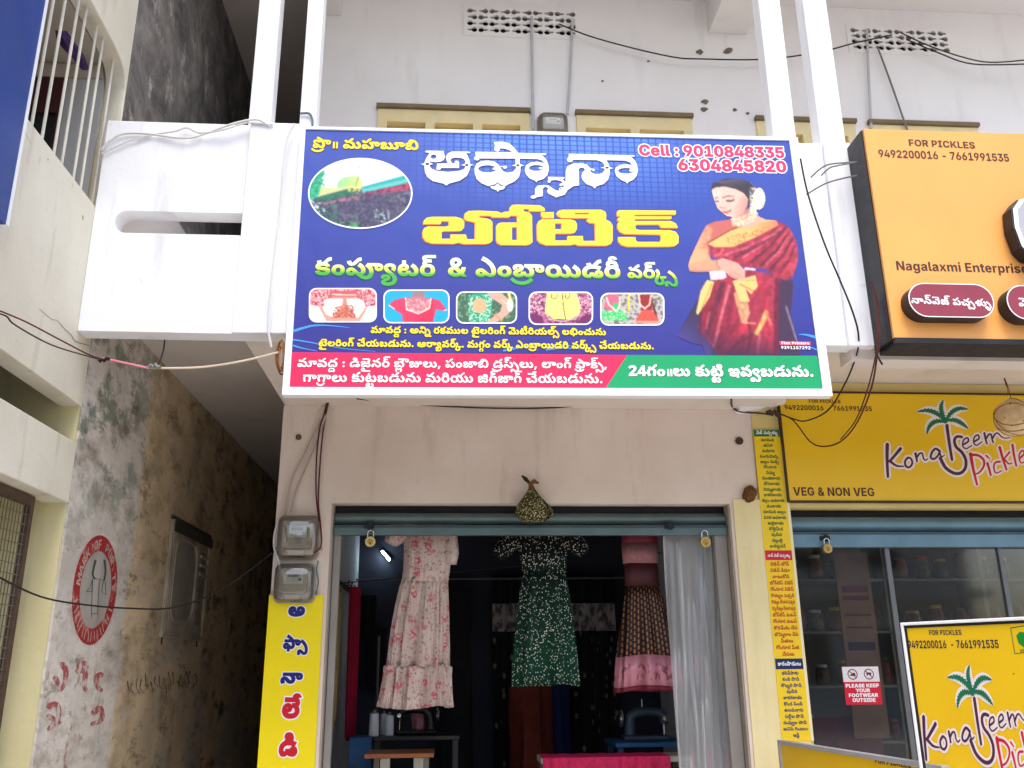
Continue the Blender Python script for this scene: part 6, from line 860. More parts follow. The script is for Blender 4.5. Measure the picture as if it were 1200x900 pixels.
# old framed window on the alley wall
wy0, wy1, wz0, wz1 = 6.76, 7.86, 1.76, 2.60
GREYW = plaster('grey_window_stone', (180, 170, 152), (152, 142, 124), (84, 74, 60), .85, 4)
DKW = plain((62, 57, 52), .85, .35, 10)
wx = lambda t: (lambda u, v, d: (XL+t-d, u, v))
win = npart(MB().plate([(wy0, wz0), (wy1, wz0), (wy1, wz1), (wy0, wz1)], [rrect(wy0+.17, wz0+.14, wy0+.74, wz1-.12, .14, 5), [(wy0+.83, wz0+.12), (wy1-.06, wz0+.12), (wy1-.06, wz1-.14), (wy0+.83, wz1-.14)]], wx(.016), .015), 'window', GREYW, bevel=.004)
for g_, t_, n_ in ((.035, .024, 'arched_moulding'), (.075, .021, 'arched_moulding'), (.11, .020, 'arched_moulding')):
    MB().plate(rrect(wy0+.17-g_, wz0+.14-g_*.8, wy0+.74+g_*.6, wz1-.12+g_*.6, .15, 6), [rrect(wy0+.17-g_+.018, wz0+.14-g_*.8+.016, wy0+.74+g_*.6-.018, wz1-.12+g_*.6-.016, .14, 6)], wx(t_), t_-.0162).build(n_, GREYW, win, bevel=.002)
for q_ in ((.0, .02), (.035, .05)): MB().plate([(wy0+q_[0], wz0+q_[0]*.6), (wy1-q_[0], wz0+q_[0]*.6), (wy1-q_[0], wz1-q_[0]), (wy0+q_[0], wz1-q_[0])], [[(wy0+q_[1], wz0+q_[1]*.6+.004), (wy1-q_[1], wz0+q_[1]*.6+.004), (wy1-q_[1], wz1-q_[1]), (wy0+q_[1], wz1-q_[1])]], wx(.027), .0105).build('outer_moulding', GREYW, win, bevel=.002)
MB().plate(rrect(wy0+.165, wz0+.135, wy0+.745, wz1-.115, .14, 5), [], wx(.008), .007).build('shutter_panel', plaster('window_panel', (156, 149, 138), (134, 127, 117), (80, 74, 66), .75, 4), win)
lv = MB().box(XL+.002, XL+.012, wy0+.83, wy1-.06, wz0+.12, wz1-.14)
for k in range(6):
    z = wz0+.15+k*.085
    lv.box(XL+.012, XL+.017, wy0+.85, wy1-.08, z, z+.055)
lv.build('louvre', plain((138, 129, 115), .9, .35, 14), win)
for k in range(3):
    MB().box(XL+.012, XL+.03, wy0+.835, wy1-.065, wz1-.17-.07*k-.02, wz1-.17-.07*k).build('louvre_bar', GREYW, win)
MB().box(XL+.001, XL+.02, wy0-.01, wy1+.02, wz1-.002, wz1+.03).box(XL+.0225, XL+.036, wy0+.02, wy1+.02, wz1-.085, wz1-.003).build('hood', DKW, win, bevel=.006)
for yy in (wy0+.06, wy1-.1): MB().box(XL+.001, XL+.008, yy, yy+.014, wz0-.05, wz0-.001).build('bracket', DKW, win)

# painted emblem on the alley wall
def worn(name, c, wall, sc, lo=.5):
    d = Nd(name); m = d.rng(d.noise(sc, 8, None, .7), lo, lo+.1); return d.done(d.mix(m, lin(c), lin(wall)), .88, 0, .2)
EMB = PX(XL+.002)
cyy, czz, ro, ri = 5.49, 1.99, .335, .235
def emb(name, m, C, l=.001, mode='parity'):
    return MB().flat(cdt(C, mode), lambda u, v: (XL+l, u, v)).build(name, m, em, fix=False)
RED = worn('worn_red_paint', (160, 46, 48), (190, 150, 140), 8, .53)
em = MB().flat(cdt([ell(cyy, czz, ro, ro*.93, 48), ell(cyy, czz, ri, ri*.93, 48)], 'parity'), lambda u, v: (XL+.0012, u, v)).build('painted_emblem', RED, nb, fix=False)
PALEP = plaster('worn_pale_paint', (186, 170, 160), (176, 160, 150), (150, 90, 86), .6, 6)
word = "MARK OF PURITY"; mbx = MB(); r_ = (ro+ri)/2*.96
for k, ch in enumerate(word):
    if ch == ' ': continue
    a = math.radians(172-k*(172-8)/(len(word)-1))
    pos = Vector((XL+.001, cyy+r_*math.cos(a), czz+r_*.95*math.sin(a)))
    U = Vector((0, math.sin(a), -math.cos(a))); V = Vector((0, math.cos(a), math.sin(a)))
    x0, x1 = ink(ch); w = .030*(x1-x0)/600 if ch != 'I' else .010
    text3(mbx, ch, pos-U*(w*.8)-V*.026, U, V, Vector((1, 0, 0)), w*1.6, .9, .002)
mbx.build('lettering', PALEP, em, fix=False)
mbx = MB()
for k in range(16):
    a = math.radians(198+k*9.2); b_ = a+math.radians(3.0)
    c = orient(ribbon([(cyy+(ri+.022)*math.cos(a), czz+(ri+.022)*.93*math.sin(a)), (cyy+(ro-.02)*math.cos(b_ if k % 2 else a), czz+(ro-.02)*.93*math.sin(b_ if k % 2 else a))], .010))
    mbx.flat(cdt([c], 'nonzero'), lambda u, v: (XL+.0022, u, v))
mbx.build('worn_marks', PALEP, em, fix=False)
emb('inner_disc', plaster('worn_white_disc', (176, 170, 164), (160, 154, 148), (128, 120, 112), .6, 3), [ell(cyy, czz, ri-.001, (ri-.001)*.93, 40)], .0010)
GRN = plain((60, 82, 70), .85, .3, 20)
def em_px(lines, w):
    mbx = MB()
    for i, l in enumerate(lines):
        c = orient(ribbon([(50+a/6, 600+b/6) for a, b in l], w, w*.7, 3)); mbx.flat(cdt([c], 'nonzero'), lambda u, v: PX(XL+.0022+i*.0001).at(u, v))
    return mbx
em_px([[(372, 340), (358, 400), (352, 440), (368, 470)], [(435, 340), (442, 400), (440, 440), (432, 480)]], 2.6).build('painted_figure', GRN, em, fix=False)
em_px([[(352, 465), (440, 482)], [(352, 470), (330, 530), (306, 560)], [(306, 556), (344, 562)], [(350, 480), (345, 560)], [(428, 485), (415, 560), (448, 580)], [(440, 490), (446, 578)], [(352, 480), (345, 640), (345, 745)], [(400, 480), (385, 720)], [(345, 715), (385, 712)]], .7).build('painted_figure', GRN, em, fix=False)
# faded red and black brush marks low on the wall
RD2 = worn('faded_red_marks', (166, 88, 88), (200, 190, 182), 12, .48)
st = [[(192, 578), (205, 600), (200, 640), (185, 660)], [(172, 620), (182, 640)], [(245, 585), (265, 575), (270, 590)], [(240, 600), (265, 600), (262, 640), (268, 660)], [(316, 610), (300, 620), (305, 650), (316, 660)], [(150, 710), (178, 705), (180, 750), (150, 780)], [(150, 740), (185, 760)], [(290, 730), (312, 715), (316, 750), (285, 765)]]
mbx = MB()
for i, l in enumerate(st):
    c = orient(ribbon([(a/2.65, 560+b/2.65) for a, b in l], 7, 5, 4)); mbx.flat(cdt([c], 'nonzero'), lambda u, v: PX(XL+.0015+i*.0001).at(u, v))
mbx.build('faded_writing', RD2, nb, fix=False)
mbx = MB()
BK2 = worn('faded_black_marks', (84, 74, 62), (150, 128, 98), 12, .46)
random.seed(3)
for i in range(16):
    x = 150+i*5.2+random.uniform(-1, 1); y = 806-i*.5+random.uniform(-4, 4)
    c = orient(ribbon([(x, y-random.uniform(6, 12)), (x+random.uniform(-2, 3), y), (x+random.uniform(0, 4), y+random.uniform(3, 8))], 1.6, .8, 3)); mbx.flat(cdt([c], 'nonzero'), lambda u, v: PX(XL+.0015+i*.0001).at(u, v))
mbx.build('faded_writing', BK2, nb, fix=False)

# ------------------------------------------------------------------ things at upper left
blue = thing('blue_signboard', 'blue signboard with a white edge fixed to the cream verandah', 'sign', (XL+.03, 3.2, 4.5))
MB().box(XL+.004, XL+.055, 1.6, 3.752, 3.45, 6.2).build('board', plain((22, 60, 140), .45, .1, 2), blue)
MB().box(XL+.004, XL+.06, 3.754, 3.772, 3.45, 6.2).build('edge_strip', SIGNW, blue)
cl = MB()
cp = [onX(px, py, XL-.15) for px, py in ((71, 36), (77, 47), (84, 57), (92, 68), (100, 82))]
def bundle(u, v):
    i = v*4; k = min(3, int(i)); p = cp[k].lerp(cp[k+1], i-k)
    r = .028+.032*math.sin(PI*min(1, max(0, v*.85+.12)))
    a = 2*PI*u; rr = r*(1+.16*math.sin(5*a+6*v)+.08*math.sin(9*a))
    return p+Vector((math.cos(a)*.6, math.sin(a)*.75, math.sin(a)*.55))*rr
cl.grid(bundle, 30, 24)
o = cl.build('hanging_cloth', plain((58, 34, 92), .85, .35, 12, .3), None, loc=cp[2]); tag(o, 'purple cloth bundled up behind the white verandah bars', 'cloth')

# ------------------------------------------------------------------ printed pictures
def inpoly(pts, X, Y):
    c = np.zeros(X.shape, bool); n = len(pts)
    for i in range(n):
        x0, y0 = pts[i]; x1, y1 = pts[(i+1) % n]
        if y0 == y1: continue
        c ^= ((Y >= min(y0, y1)) & (Y < max(y0, y1)) & (X < x0+(Y-y0)*(x1-x0)/(y1-y0)))
    return c
def blur(A, n):
    for _ in range(n):
        P_ = np.pad(A, ((1, 1), (1, 1))+((0, 0),)*(A.ndim-2), mode='edge')
        A = (P_[1:-1, 1:-1]*4+P_[:-2, 1:-1]*2+P_[2:, 1:-1]*2+P_[1:-1, :-2]*2+P_[1:-1, 2:]*2+P_[:-2, :-2]+P_[:-2, 2:]+P_[2:, :-2]+P_[2:, 2:])/16
    return A
def picture(name, parent, pl, box, conv, layers, mask, step, lift, soft=1, bgc=(128, 128, 128), grain=.05, seed=1):
    x0, y0, x1, y1 = box; nx = int((x1-x0)/step); ny = int((y1-y0)/step)
    X, Y = np.meshgrid(x0+(np.arange(nx+1))*(x1-x0)/nx, y0+(np.arange(ny+1))*(y1-y0)/ny)
    A = np.zeros(X.shape+(3,)); A[:] = bgc; rs = np.random.RandomState(seed)
    for L in layers:
        k = L[0]
        if k == 'p': A[inpoly(L[1], X, Y)] = L[2]
        elif k == 'l':
            pts = L[1]; m = np.zeros(X.shape, bool)
            for (ax, ay), (bx, by) in zip(pts, pts[1:]):
                dx, dy = bx-ax, by-ay; t = np.clip(((X-ax)*dx+(Y-ay)*dy)/(dx*dx+dy*dy+1e-9), 0, 1)
                m |= (X-ax-t*dx)**2+(Y-ay-t*dy)**2 < (L[2]/2)**2
            A[m] = A[m]*(1-L[4])+np.array(L[3])*L[4] if len(L) > 4 else L[3]
        elif k == 'e': A[((X-L[1])/L[3])**2+((Y-L[2])/L[4])**2 < 1] = L[5]
        elif k == 's':      # speckle inside a polygon
            m = inpoly(L[1], X, Y) & (blur(rs.rand(*X.shape), L[4]) > L[3]); A[m] = L[2]
        elif k == 'g':      # soft tonal gradient inside a polygon: towards colour, from point to point
            (ax, ay), (bx, by) = L[3], L[4]; t = np.clip(((X-ax)*(bx-ax)+(Y-ay)*(by-ay))/((bx-ax)**2+(by-ay)**2), 0, 1)[..., None]
            m = inpoly(L[1], X, Y); B_ = A*(1-t)+np.array(L[2])*t; A[m] = B_[m]
        elif k == 'f':      # woven folds: a wavering light and dark ripple across a polygon
            m = inpoly(L[1], X, Y); w_ = blur(rs.rand(*X.shape), 24); w_ = (w_-w_.mean())/(w_.std()+1e-9)
            r_ = 1+L[5]*np.sin((X*L[2]+Y*L[3])*L[4]+w_*1.5)+L[5]*.6*np.sin((X*L[2]+Y*L[3])*L[4]*2.3+w_*2.2+1); A[m] = A[m]*r_[m][:, None]
        elif k == 'b': A = blur(A, L[1])
    A = blur(A, soft)*(1+grain*(blur(rs.rand(*X.shape), 1)-.5))[..., None]*1.0
    A = np.clip(A, 0, 255)/255; A = np.where(A <= .04045, A/12.92, ((A+.055)/1.055)**2.4)
    keep = mask(X, Y) if mask else np.ones(X.shape, bool)
    vs_ = [tuple(pl.at(*conv(a, b), lift)) for a, b in zip(X.ravel(), Y.ravel())]
    w = nx+1; fc = []
    for j in range(ny):
        for i in range(nx):
            if keep[j, i] and keep[j+1, i+1] and keep[j, i+1] and keep[j+1, i]:
                a = j*w+i; fc.append((a, a+w, a+w+1, a+1))
    L0 = Vector(parent['_o']); me = bpy.data.meshes.new(name)
    me.from_pydata([tuple(Vector(v)-L0) for v in vs_], [], fc)
    at = me.color_attributes.new('Col', 'FLOAT_COLOR', 'POINT')
    at.data.foreach_set('color', np.concatenate([A, np.ones(A.shape[:2]+(1,))], 2).reshape(-1).astype(np.float32))
    me.materials.append(vcol()); o = bpy.data.objects.new(name, me); COL.objects.link(o); o.parent = parent; o['_o'] = list(L0)
    return o

# ------------------------------------------------------------------ the boutique sign
SY = 4.655
SP = Plane((0, SY, 0), (0, -1, 0))
c_tl, c_tr, c_br, c_bl = [SP.at(*q) for q in ((352.5, 148.5), (934.5, 161.5), (975.5, 464.5), (330.5, 463.3))]
i_tl, i_tr, i_br, i_bl = [SP.at(*q) for q in ((358.3, 152), (924.5, 165.3), (963.8, 456), (339.5, 453.8))]
sg = thing('boutique_sign', 'big blue boutique sign in a white frame showing a woman in maroon', 'sign', (.61, SY, 2.95))
fr = MB()
fr.plate([(p.x, p.z) for p in (c_tl, c_tr, c_br, c_bl)], [[(p.x, p.z) for p in (i_tl, i_tr, i_br, i_bl)]], lambda u, v, d: (u, SY-.008+d, v), .06)
fr.build('frame', SIGNW, sg, bevel=.003)
def signface():
    d = Nd('printed_blue'); x, y, z = d.xyz()
    t = d.rng(z, .2, 1.62)
    c = d.mix(t, lin((46, 41, 134)), lin((38, 80, 178)))
    side = d.rng(d.math('ABSOLUTE', d.math('SUBTRACT', x, .05)), .25, 1.3)
    c = d.mix(d.math('MULTIPLY', d.math('MULTIPLY', t, side), .25), c, lin((58, 58, 160)))
    # printed grid of small squares fading out from the top centre
    def cell(v, n):
        f = d.math('FRACT', d.math('MULTIPLY', v, n)); return d.math('MULTIPLY', d.rng(f, .06, .2), d.rng(f, .98, .84))
    sq = d.math('MULTIPLY', cell(x, 23), cell(z, 30))
    mask = d.math('MULTIPLY', d.rng(z, 1.12, 1.6), d.rng(d.math('ABSOLUTE', d.math('SUBTRACT', x, .05)), 1.0, .4))
    mask = d.math('MULTIPLY', mask, d.rng(d.noise(2.1, 3), .3, .55, .35, 1))
    c = d.mix(d.math('MULTIPLY', mask, .8), c, d.mix(sq, lin((26, 66, 176)), lin((84, 146, 236))))
    d.bump(d.noise(1.6, 3, d.map((1, 1, .6))), .35, .06)
    return d.done(c, .38, 0, .4)
def facepart(pts, name, m, y=0.0):
    return MB().quad(*[Vector((p.x, SY-y, p.z)) for p in pts]).build(name, m, sg, fix=False)
facepart((i_tl, i_bl, i_br, i_tr), 'printed_face', signface())
def quadpx(name, m, pts, lift, pl=SP, par=None): return decal(par or sg, name, m, pl, [pts], lift)
quadpx('red_band', plain((238, 32, 88), .4, .05), [(342.6, 412.8), (735, 416), (709.5, 455.2), (339.5, 453.8)], .0012)
quadpx('green_band', plain((0, 158, 98), .4, .05), [(735, 416), (957.8, 416.9), (963.8, 456), (709.5, 455.2)], .0012)
SWO = plain((62, 150, 232), .4, .1)
for i, (l, w0, w1) in enumerate((([(344, 388), (365, 382), (385, 381.5), (410, 384)], 3.4, .5), ([(343, 398), (362, 401), (400, 408), (440, 412)], 2, .5), ([(344, 405), (354, 408), (372, 411.5)], 2.4, .6), ([(958, 396), (945, 392.5), (936, 392)], 4, .6), ([(957.5, 410), (945, 406), (930, 407)], 1.6, .6), ([(590, 411), (625, 405), (655, 404), (680, 407)], 2.2, .5), ([(640, 410), (665, 408), (700, 411)], 2, .5))):
    decal(sg, 'swoosh', SWO, SP, [orient(ribbon(l, w0, w1))], .0012+.0001*i, mode='nonzero')
YEL = plain((255, 224, 40), .4, .05); DKO = plain((56, 40, 60), .45, .1)
WTX = plain((248, 250, 252), .4, .03); PNK = plain((226, 42, 98), .4, .05); GRNT = plain((96, 190, 70), .4, .1)
def block(items, m, halo=None, hfat=42, shadow=None, sh=(0, 0), lift=.002, parent=None, pl=SP, fat=0):
    parent = parent or sg
    letters(parent, m, pl, items, lift+.0012, fat)
    if halo: letters(parent, halo, pl, items, lift, hfat, 'lettering_outline')
    if shadow: letters(parent, shadow, pl, items, lift-.0008, 0, 'lettering_shadow', sh[0], sh[1])
block([("ప్రొ॥ మహబూబి", (364.8, 173.3), (490.2, 176), 1.0)], YEL, DKO, 34, fat=14)
block([("Cell : 9010848335", (749.5, 182.2), (919, 185.2), 1.02), ("6304845820", (795.5, 199.6), (921.5, 202), 1.0)], PNK, WTX, 95, fat=22)
def gradtext(zt, zb):
    d = Nd('printed_gradient_letters'); z = d.xyz()[2]
    c = d.mix(d.rng(z, zb+.012, zb+.05), lin((70, 176, 62)), lin((246, 240, 90)))
    c = d.mix(d.rng(z, zb+.045, zb+.085), c, lin((250, 252, 250))); return d.done(c, .4)
z_ = SP.at(580, 326).z-2.95
L3 = [("కంప్యూటర్", (369, 322.3), (510.5, 324), 1.02), ("&", (525, 324), (547, 324.4), .95), ("ఎంబ్రాయిడరీ", (557.5, 324.2), (727, 326.3), 1.0), ("వర్క్స్", (735.5, 326), (793.8, 327), 1.0)]
block(L3, gradtext(0, z_), None, 0, plain((40, 120, 60), .45, .1), (.004, -.006), fat=8)
block([("మావద్ద : అన్ని రకముల టైలరింగ్ మెటీరియల్స్ లభించును", (434.5, 390.4), (710, 393), 1.05)], YEL, DKO, 42, fat=12)
block([("టైలరింగ్ చేయబడును. ఆర్యావర్క్. మగ్గం వర్క్ ఎంబ్రాయిడరి వర్క్స్ చేయబడును.", (373.5, 405.8), (766, 409.5), 1.05)], YEL, DKO, 42, fat=12)
block([("మావద్ద : డిజైనర్ బ్లౌజులు, పంజాబి డ్రస్స్‌లు, లాంగ్ ఫ్రాక్స్,", (348.5, 430.2), (711, 431.8), 1.0), ("గాగ్రాలు కుట్టబడును మరియు జిగ్‌జాగ్ చేయబడును.", (355, 447.6), (706, 449.3), 1.05)], WTX, None, 0, plain((150, 20, 60), .45, .1), (.003, -.003))
block([("24గం॥లు కుట్టి ఇవ్వబడును.", (737, 440.6), (953, 441.6), 1.02)], WTX, None, 0, plain((10, 60, 50), .45, .1), (.004, -.004), fat=12)
# hand-drawn title, first line
def cv(x0, y0, s): return lambda x, y: (x0+x/s, y0+y/s)
A1 = [(302, 172), (302, 205), (316, 240), (300, 278), (265, 297), (200, 305), (155, 298), (132, 285), (140, 305), (175, 326), (140, 335), (135, 350), (160, 382), (220, 405), (350, 418), (480, 406), (540, 385), (556, 350), (500, 338), (545, 328), (555, 300), (540, 270), (500, 254), (430, 250), (388, 262), (380, 288), (400, 318), (432, 318), (425, 300), (440, 286), (468, 288), (480, 305), (480, 372), (268, 372), (262, 388), (235, 396), (210, 385), (222, 340), (218, 320), (350, 318), (333, 285), (325, 240), (348, 202), (395, 179), (595, 180), (618, 192), (600, 200), (560, 195), (580, 225), (600, 280), (612, 328), (650, 338), (612, 346), (605, 392), (570, 465), (490, 520), (365, 553), (330, 578), (298, 555), (170, 525), (108, 478), (80, 420), (72, 346), (35, 325), (72, 316), (90, 265), (135, 195), (90, 190), (80, 180), (100, 168)]
A2 = [(68, 182), (505, 188), (460, 160), (400, 143), (345, 143), (362, 162), (335, 182), (300, 172), (290, 145), (303, 110), (285, 72), (330, 64), (400, 65), (470, 85), (530, 140), (570, 195), (905, 203), (890, 225), (845, 215), (900, 270), (925, 330), (932, 390), (915, 455), (870, 500), (800, 520), (785, 540), (770, 522), (700, 490), (660, 440), (650, 390), (665, 340), (720, 308), (790, 298), (880, 315), (850, 285), (800, 268), (590, 262), (590, 322), (640, 345), (600, 353), (597, 420), (580, 480), (530, 530), (450, 565), (424, 585), (395, 578), (360, 560), (332, 540), (300, 562), (250, 575), (224, 584), (140, 550), (85, 500), (62, 430), (62, 370), (85, 320), (140, 290), (220, 285), (290, 295), (340, 330), (370, 375), (395, 410), (450, 428), (510, 415), (545, 380), (548, 353), (495, 345), (540, 330), (540, 262), (105, 260), (120, 272), (90, 286), (58, 272), (53, 252), (75, 232), (72, 200)]
A3 = [(240, 588), (300, 582), (333, 552), (360, 580), (425, 592), (400, 620), (350, 632), (335, 652), (318, 632), (265, 615)]
A4 = [(718, 708), (735, 695), (768, 690), (770, 612), (800, 580), (870, 570), (930, 577), (975, 610), (1010, 632), (1050, 640), (1052, 610), (1075, 592), (1100, 600), (1110, 575), (1060, 580), (1052, 565), (1080, 550), (1100, 548), (1060, 520), (1000, 512), (950, 520), (955, 535), (935, 548), (915, 535), (925, 505), (920, 475), (1115, 480), (1110, 500), (1085, 495), (1132, 545), (1132, 560), (1130, 625), (1115, 685), (1040, 708), (1017, 718), (990, 702), (925, 672), (910, 645), (925, 610), (890, 590), (862, 612), (860, 702), (800, 710), (760, 730), (725, 728)]
A5 = [(265, 205), (1040, 225), (1030, 240), (985, 235), (1040, 285), (1065, 340), (1075, 400), (1060, 465), (1020, 510), (965, 535), (950, 555), (935, 535), (880, 515), (825, 470), (803, 410), (815, 365), (870, 335), (940, 328), (1005, 340), (980, 305), (920, 285), (705, 280), (730, 330), (745, 362), (785, 375), (745, 383), (745, 440), (725, 510), (670, 560), (590, 585), (568, 614), (545, 588), (470, 560), (425, 510), (412, 465), (430, 420), (455, 395), (440, 372), (400, 368), (382, 385), (385, 575), (320, 585), (250, 632), (215, 690), (231, 600), (226, 540), (230, 400), (250, 350), (320, 318), (420, 315), (480, 335), (515, 375), (520, 415), (560, 440), (610, 445), (660, 430), (685, 395), (685, 379), (635, 369), (680, 360), (680, 330), (650, 300), (590, 280), (300, 275), (315, 290), (290, 305), (255, 300), (242, 275), (262, 240)]
mbt = MB(); mbs = MB()
for C, q in (([A1, ell(182, 240, 33, 25), ell(107, 325, 22, 15), ell(570, 338, 19, 15)], (490, 160, 10)), ([A2, ell(212, 382, 108, 42), ell(785, 372, 86, 35), ell(568, 341, 19, 14)], (550, 160, 10)), ([A3], (550, 160, 10)), ([A4, ell(1072, 615, 10, 9, 10)], (550, 160, 10)), ([A5, ell(932, 405, 90, 34), ell(712, 369, 21, 12)], (640, 160, 10))):
    f = cv(*q); decal(sg, '', None, SP, C, .0036, f, mb=mbt)
    decal(sg, '', None, SP, C, .0022, lambda x, y: (f(x, y)[0]+.5, f(x, y)[1]+.9), mb=mbs)
for C, q in (([(362, 352), (430, 345), (445, 365), (420, 382), (398, 378), (400, 362), (375, 362)], (550, 160, 10)), (ell(295, 380, 24, 14, 10), (550, 160, 10)), (ell(838, 375, 26, 14, 10), (550, 160, 10)), ([(505, 380), (560, 380), (572, 400), (550, 412), (535, 395), (510, 395)], (640, 160, 10)), (ell(994, 401, 26, 14, 10), (640, 160, 10)), (ell(1075, 612, 0.1, .1, 4), (550, 160, 10))):
    decal(sg, '', None, SP, [C], .0040, cv(*q), mb=mbt)
mbt.build('title_lettering', WTX, sg, fix=False); mbs.build('title_shadow', plain((40, 44, 120), .45, .1), sg, fix=False)
# second line
B1 = [(60, 330), (65, 290), (100, 255), (160, 243), (440, 243), (510, 262), (542, 300), (540, 370), (515, 402), (480, 410), (300, 412), (276, 425), (276, 500), (380, 500), (380, 450), (560, 450), (575, 505), (665, 505), (668, 310), (560, 285), (538, 260), (545, 205), (590, 175), (700, 170), (930, 180), (975, 200), (1010, 185), (1070, 180), (1070, 140), (1100, 105), (1150, 100), (1430, 108), (1480, 140), (1488, 178), (1300, 178), (1295, 152), (1240, 152), (1236, 180), (1300, 190), (1335, 230), (1340, 540), (1315, 565), (1270, 575), (970, 572), (930, 550), (915, 510), (915, 350), (940, 320), (980, 310), (1160, 310), (1160, 230), (1085, 230), (1070, 250), (870, 250), (850, 232), (720, 232), (715, 250), (800, 262), (850, 280), (872, 310), (872, 520), (850, 548), (800, 562), (540, 562), (475, 545), (420, 560), (160, 555), (90, 530), (55, 480), (52, 420), (70, 375), (120, 355), (320, 358), (360, 345), (360, 295), (275, 295), (265, 330)]
B2 = [(390, 340), (410, 295), (450, 272), (780, 272), (840, 290), (862, 330), (860, 390), (835, 430), (790, 440), (605, 440), (605, 520), (745, 520), (750, 468), (930, 468), (935, 525), (1075, 525), (1070, 320), (1010, 315), (970, 285), (1000, 260), (680, 258), (640, 235), (620, 205), (640, 175), (690, 160), (1140, 160), (1190, 180), (1205, 215), (1200, 275), (1250, 300), (1280, 345), (1280, 520), (1260, 560), (1210, 580), (880, 580), (840, 562), (790, 575), (500, 575), (430, 550), (395, 510)]
B3 = [(440, 188), (590, 188), (590, 258), (460, 258), (442, 230)]
B4 = [(330, 180), (360, 165), (1020, 170), (1018, 218), (535, 220), (535, 238), (968, 238), (965, 270), (540, 270), (540, 292), (960, 292), (1020, 320), (1045, 372), (850, 372), (820, 335), (560, 335), (545, 350), (548, 385), (590, 398), (950, 398), (1020, 420), (1052, 470), (1050, 550), (1010, 585), (930, 592), (450, 592), (380, 570), (345, 530), (340, 480), (545, 480), (550, 520), (570, 537), (825, 537), (840, 520), (845, 470), (828, 452), (420, 445), (365, 420), (335, 375), (335, 320), (360, 295), (335, 285), (335, 262), (375, 245), (330, 232)]
mbt = MB(); mbs = MB()
for C, q in (([B1, [(1100, 365), (1158, 365), (1158, 515), (1100, 515)]], (490, 230, 10)), ([B2, [(605, 320), (680, 320), (680, 388), (605, 388)], [(835, 197), (1000, 197), (1000, 215), (835, 215)]], (590, 230, 10)), ([B3], (590, 230, 10)), ([B4], (690, 230, 10))):
    f = cv(*q); decal(sg, '', None, SP, C, .0036, f, mb=mbt)
    decal(sg, '', None, SP, C, .0022, lambda x, y: (f(x, y)[0]-.9, f(x, y)[1]+1.1), mb=mbs)
mbt.build('title_lettering', plain((255, 216, 52), .4, .05), sg, fix=False); mbs.build('title_shadow', plain((228, 120, 60), .45, .1), sg, fix=False)
# small printer's label
quadpx('printers_label', plain((226, 60, 110), .4, .05), [(912.8, 400.2), (949.2, 400.6), (949.8, 405.2), (913.2, 404.8)], .0062)
letters(sg, WTX, SP, [("Flex Printers", (915.5, 403.8), (948, 404.2), .8)], .0068)
letters(sg, WTX, SP, [("9391157292", (915, 409.3), (949.5, 409.8), .9)], .0062)

# ------------------------------------------------------------------ pictures printed on the sign
# green shrine in an oval
sc7 = cv(350, 150, 6.92)
OV = ell(500, 532, 418, 282, 64)
lay = [('p', [(0, 0), (1040, 0), (1040, 900), (0, 900)], (238, 240, 246)),
       ('p', [(70, 420), (170, 350), (205, 340), (190, 400), (180, 470), (200, 520), (170, 580), (70, 590)], (70, 190, 150)), ('s', [(60, 340), (220, 330), (210, 560), (60, 600)], (20, 150, 110), .52, 2),
       ('p', [(310, 470), (325, 430), (370, 400), (430, 390), (480, 395), (520, 430), (510, 490), (320, 490)], (150, 214, 150)), ('g', [(310, 470), (325, 430), (370, 400), (430, 390), (480, 395), (520, 430), (510, 490), (320, 490)], (222, 222, 130), (330, 440), (520, 470)),
       ('p', [(180, 480), (300, 490), (420, 470), (520, 480), (520, 560), (150, 580)], (205, 214, 150)),
       ('p', [(90, 600), (160, 560), (420, 490), (520, 500), (860, 400), (930, 420), (930, 900), (70, 900)], (78, 76, 104)),
       ('p', [(510, 480), (860, 385), (890, 410), (910, 450), (520, 520)], (40, 170, 170)), ('p', [(510, 500), (880, 412), (900, 440), (520, 530)], (96, 196, 190)),
       ('p', [(520, 530), (900, 445), (930, 500), (800, 520), (560, 560)], (176, 74, 106)), ('s', [(520, 530), (900, 445), (930, 500), (560, 560)], (120, 30, 70), .53, 3),
       ('p', [(150, 570), (420, 500), (500, 530), (300, 570), (170, 610)], (20, 130, 90)), ('p', [(170, 615), (480, 540), (520, 580), (340, 600), (220, 620)], (170, 112, 128)),
       ('p', [(80, 590), (170, 600), (210, 620), (220, 680), (150, 690), (90, 640)], (200, 232, 226)), ('s', [(80, 590), (210, 620), (220, 680), (90, 660)], (60, 150, 120), .54, 2),
       ('p', [(230, 640), (260, 612), (300, 615), (318, 660), (318, 690), (230, 680)], (70, 130, 110)), ('p', [(160, 690), (310, 680), (320, 740), (210, 750)], (40, 110, 90)),
       ('p', [(230, 760), (480, 762), (520, 800), (500, 830), (330, 810)], (70, 190, 80)), ('e', 405, 778, 14, 12, (20, 70, 40)),
       ('p', [(780, 545), (920, 510), (930, 580), (850, 610)], (110, 120, 140)), ('p', [(615, 680), (735, 682), (732, 722), (620, 725)], (120, 176, 160)), ('s', [(610, 655), (745, 660), (740, 770), (620, 765)], (220, 235, 235), .56, 1),
       ('l', [(532, 270), (522, 370)], 10, (206, 206, 214)), ('l', [(490, 385), (462, 470)], 6, (90, 150, 80)), ('e', 490, 318, 16, 10, (246, 190, 206)), ('s', [(400, 480), (500, 470), (510, 540), (400, 530)], (220, 225, 110), .52, 1)]
lay += [('s', [(90, 600), (420, 520), (930, 500), (930, 830), (90, 830)], (100, 98, 122), .53, 3), ('s', [(90, 600), (420, 520), (930, 500), (930, 830), (90, 830)], (62, 60, 88), .535, 4)]
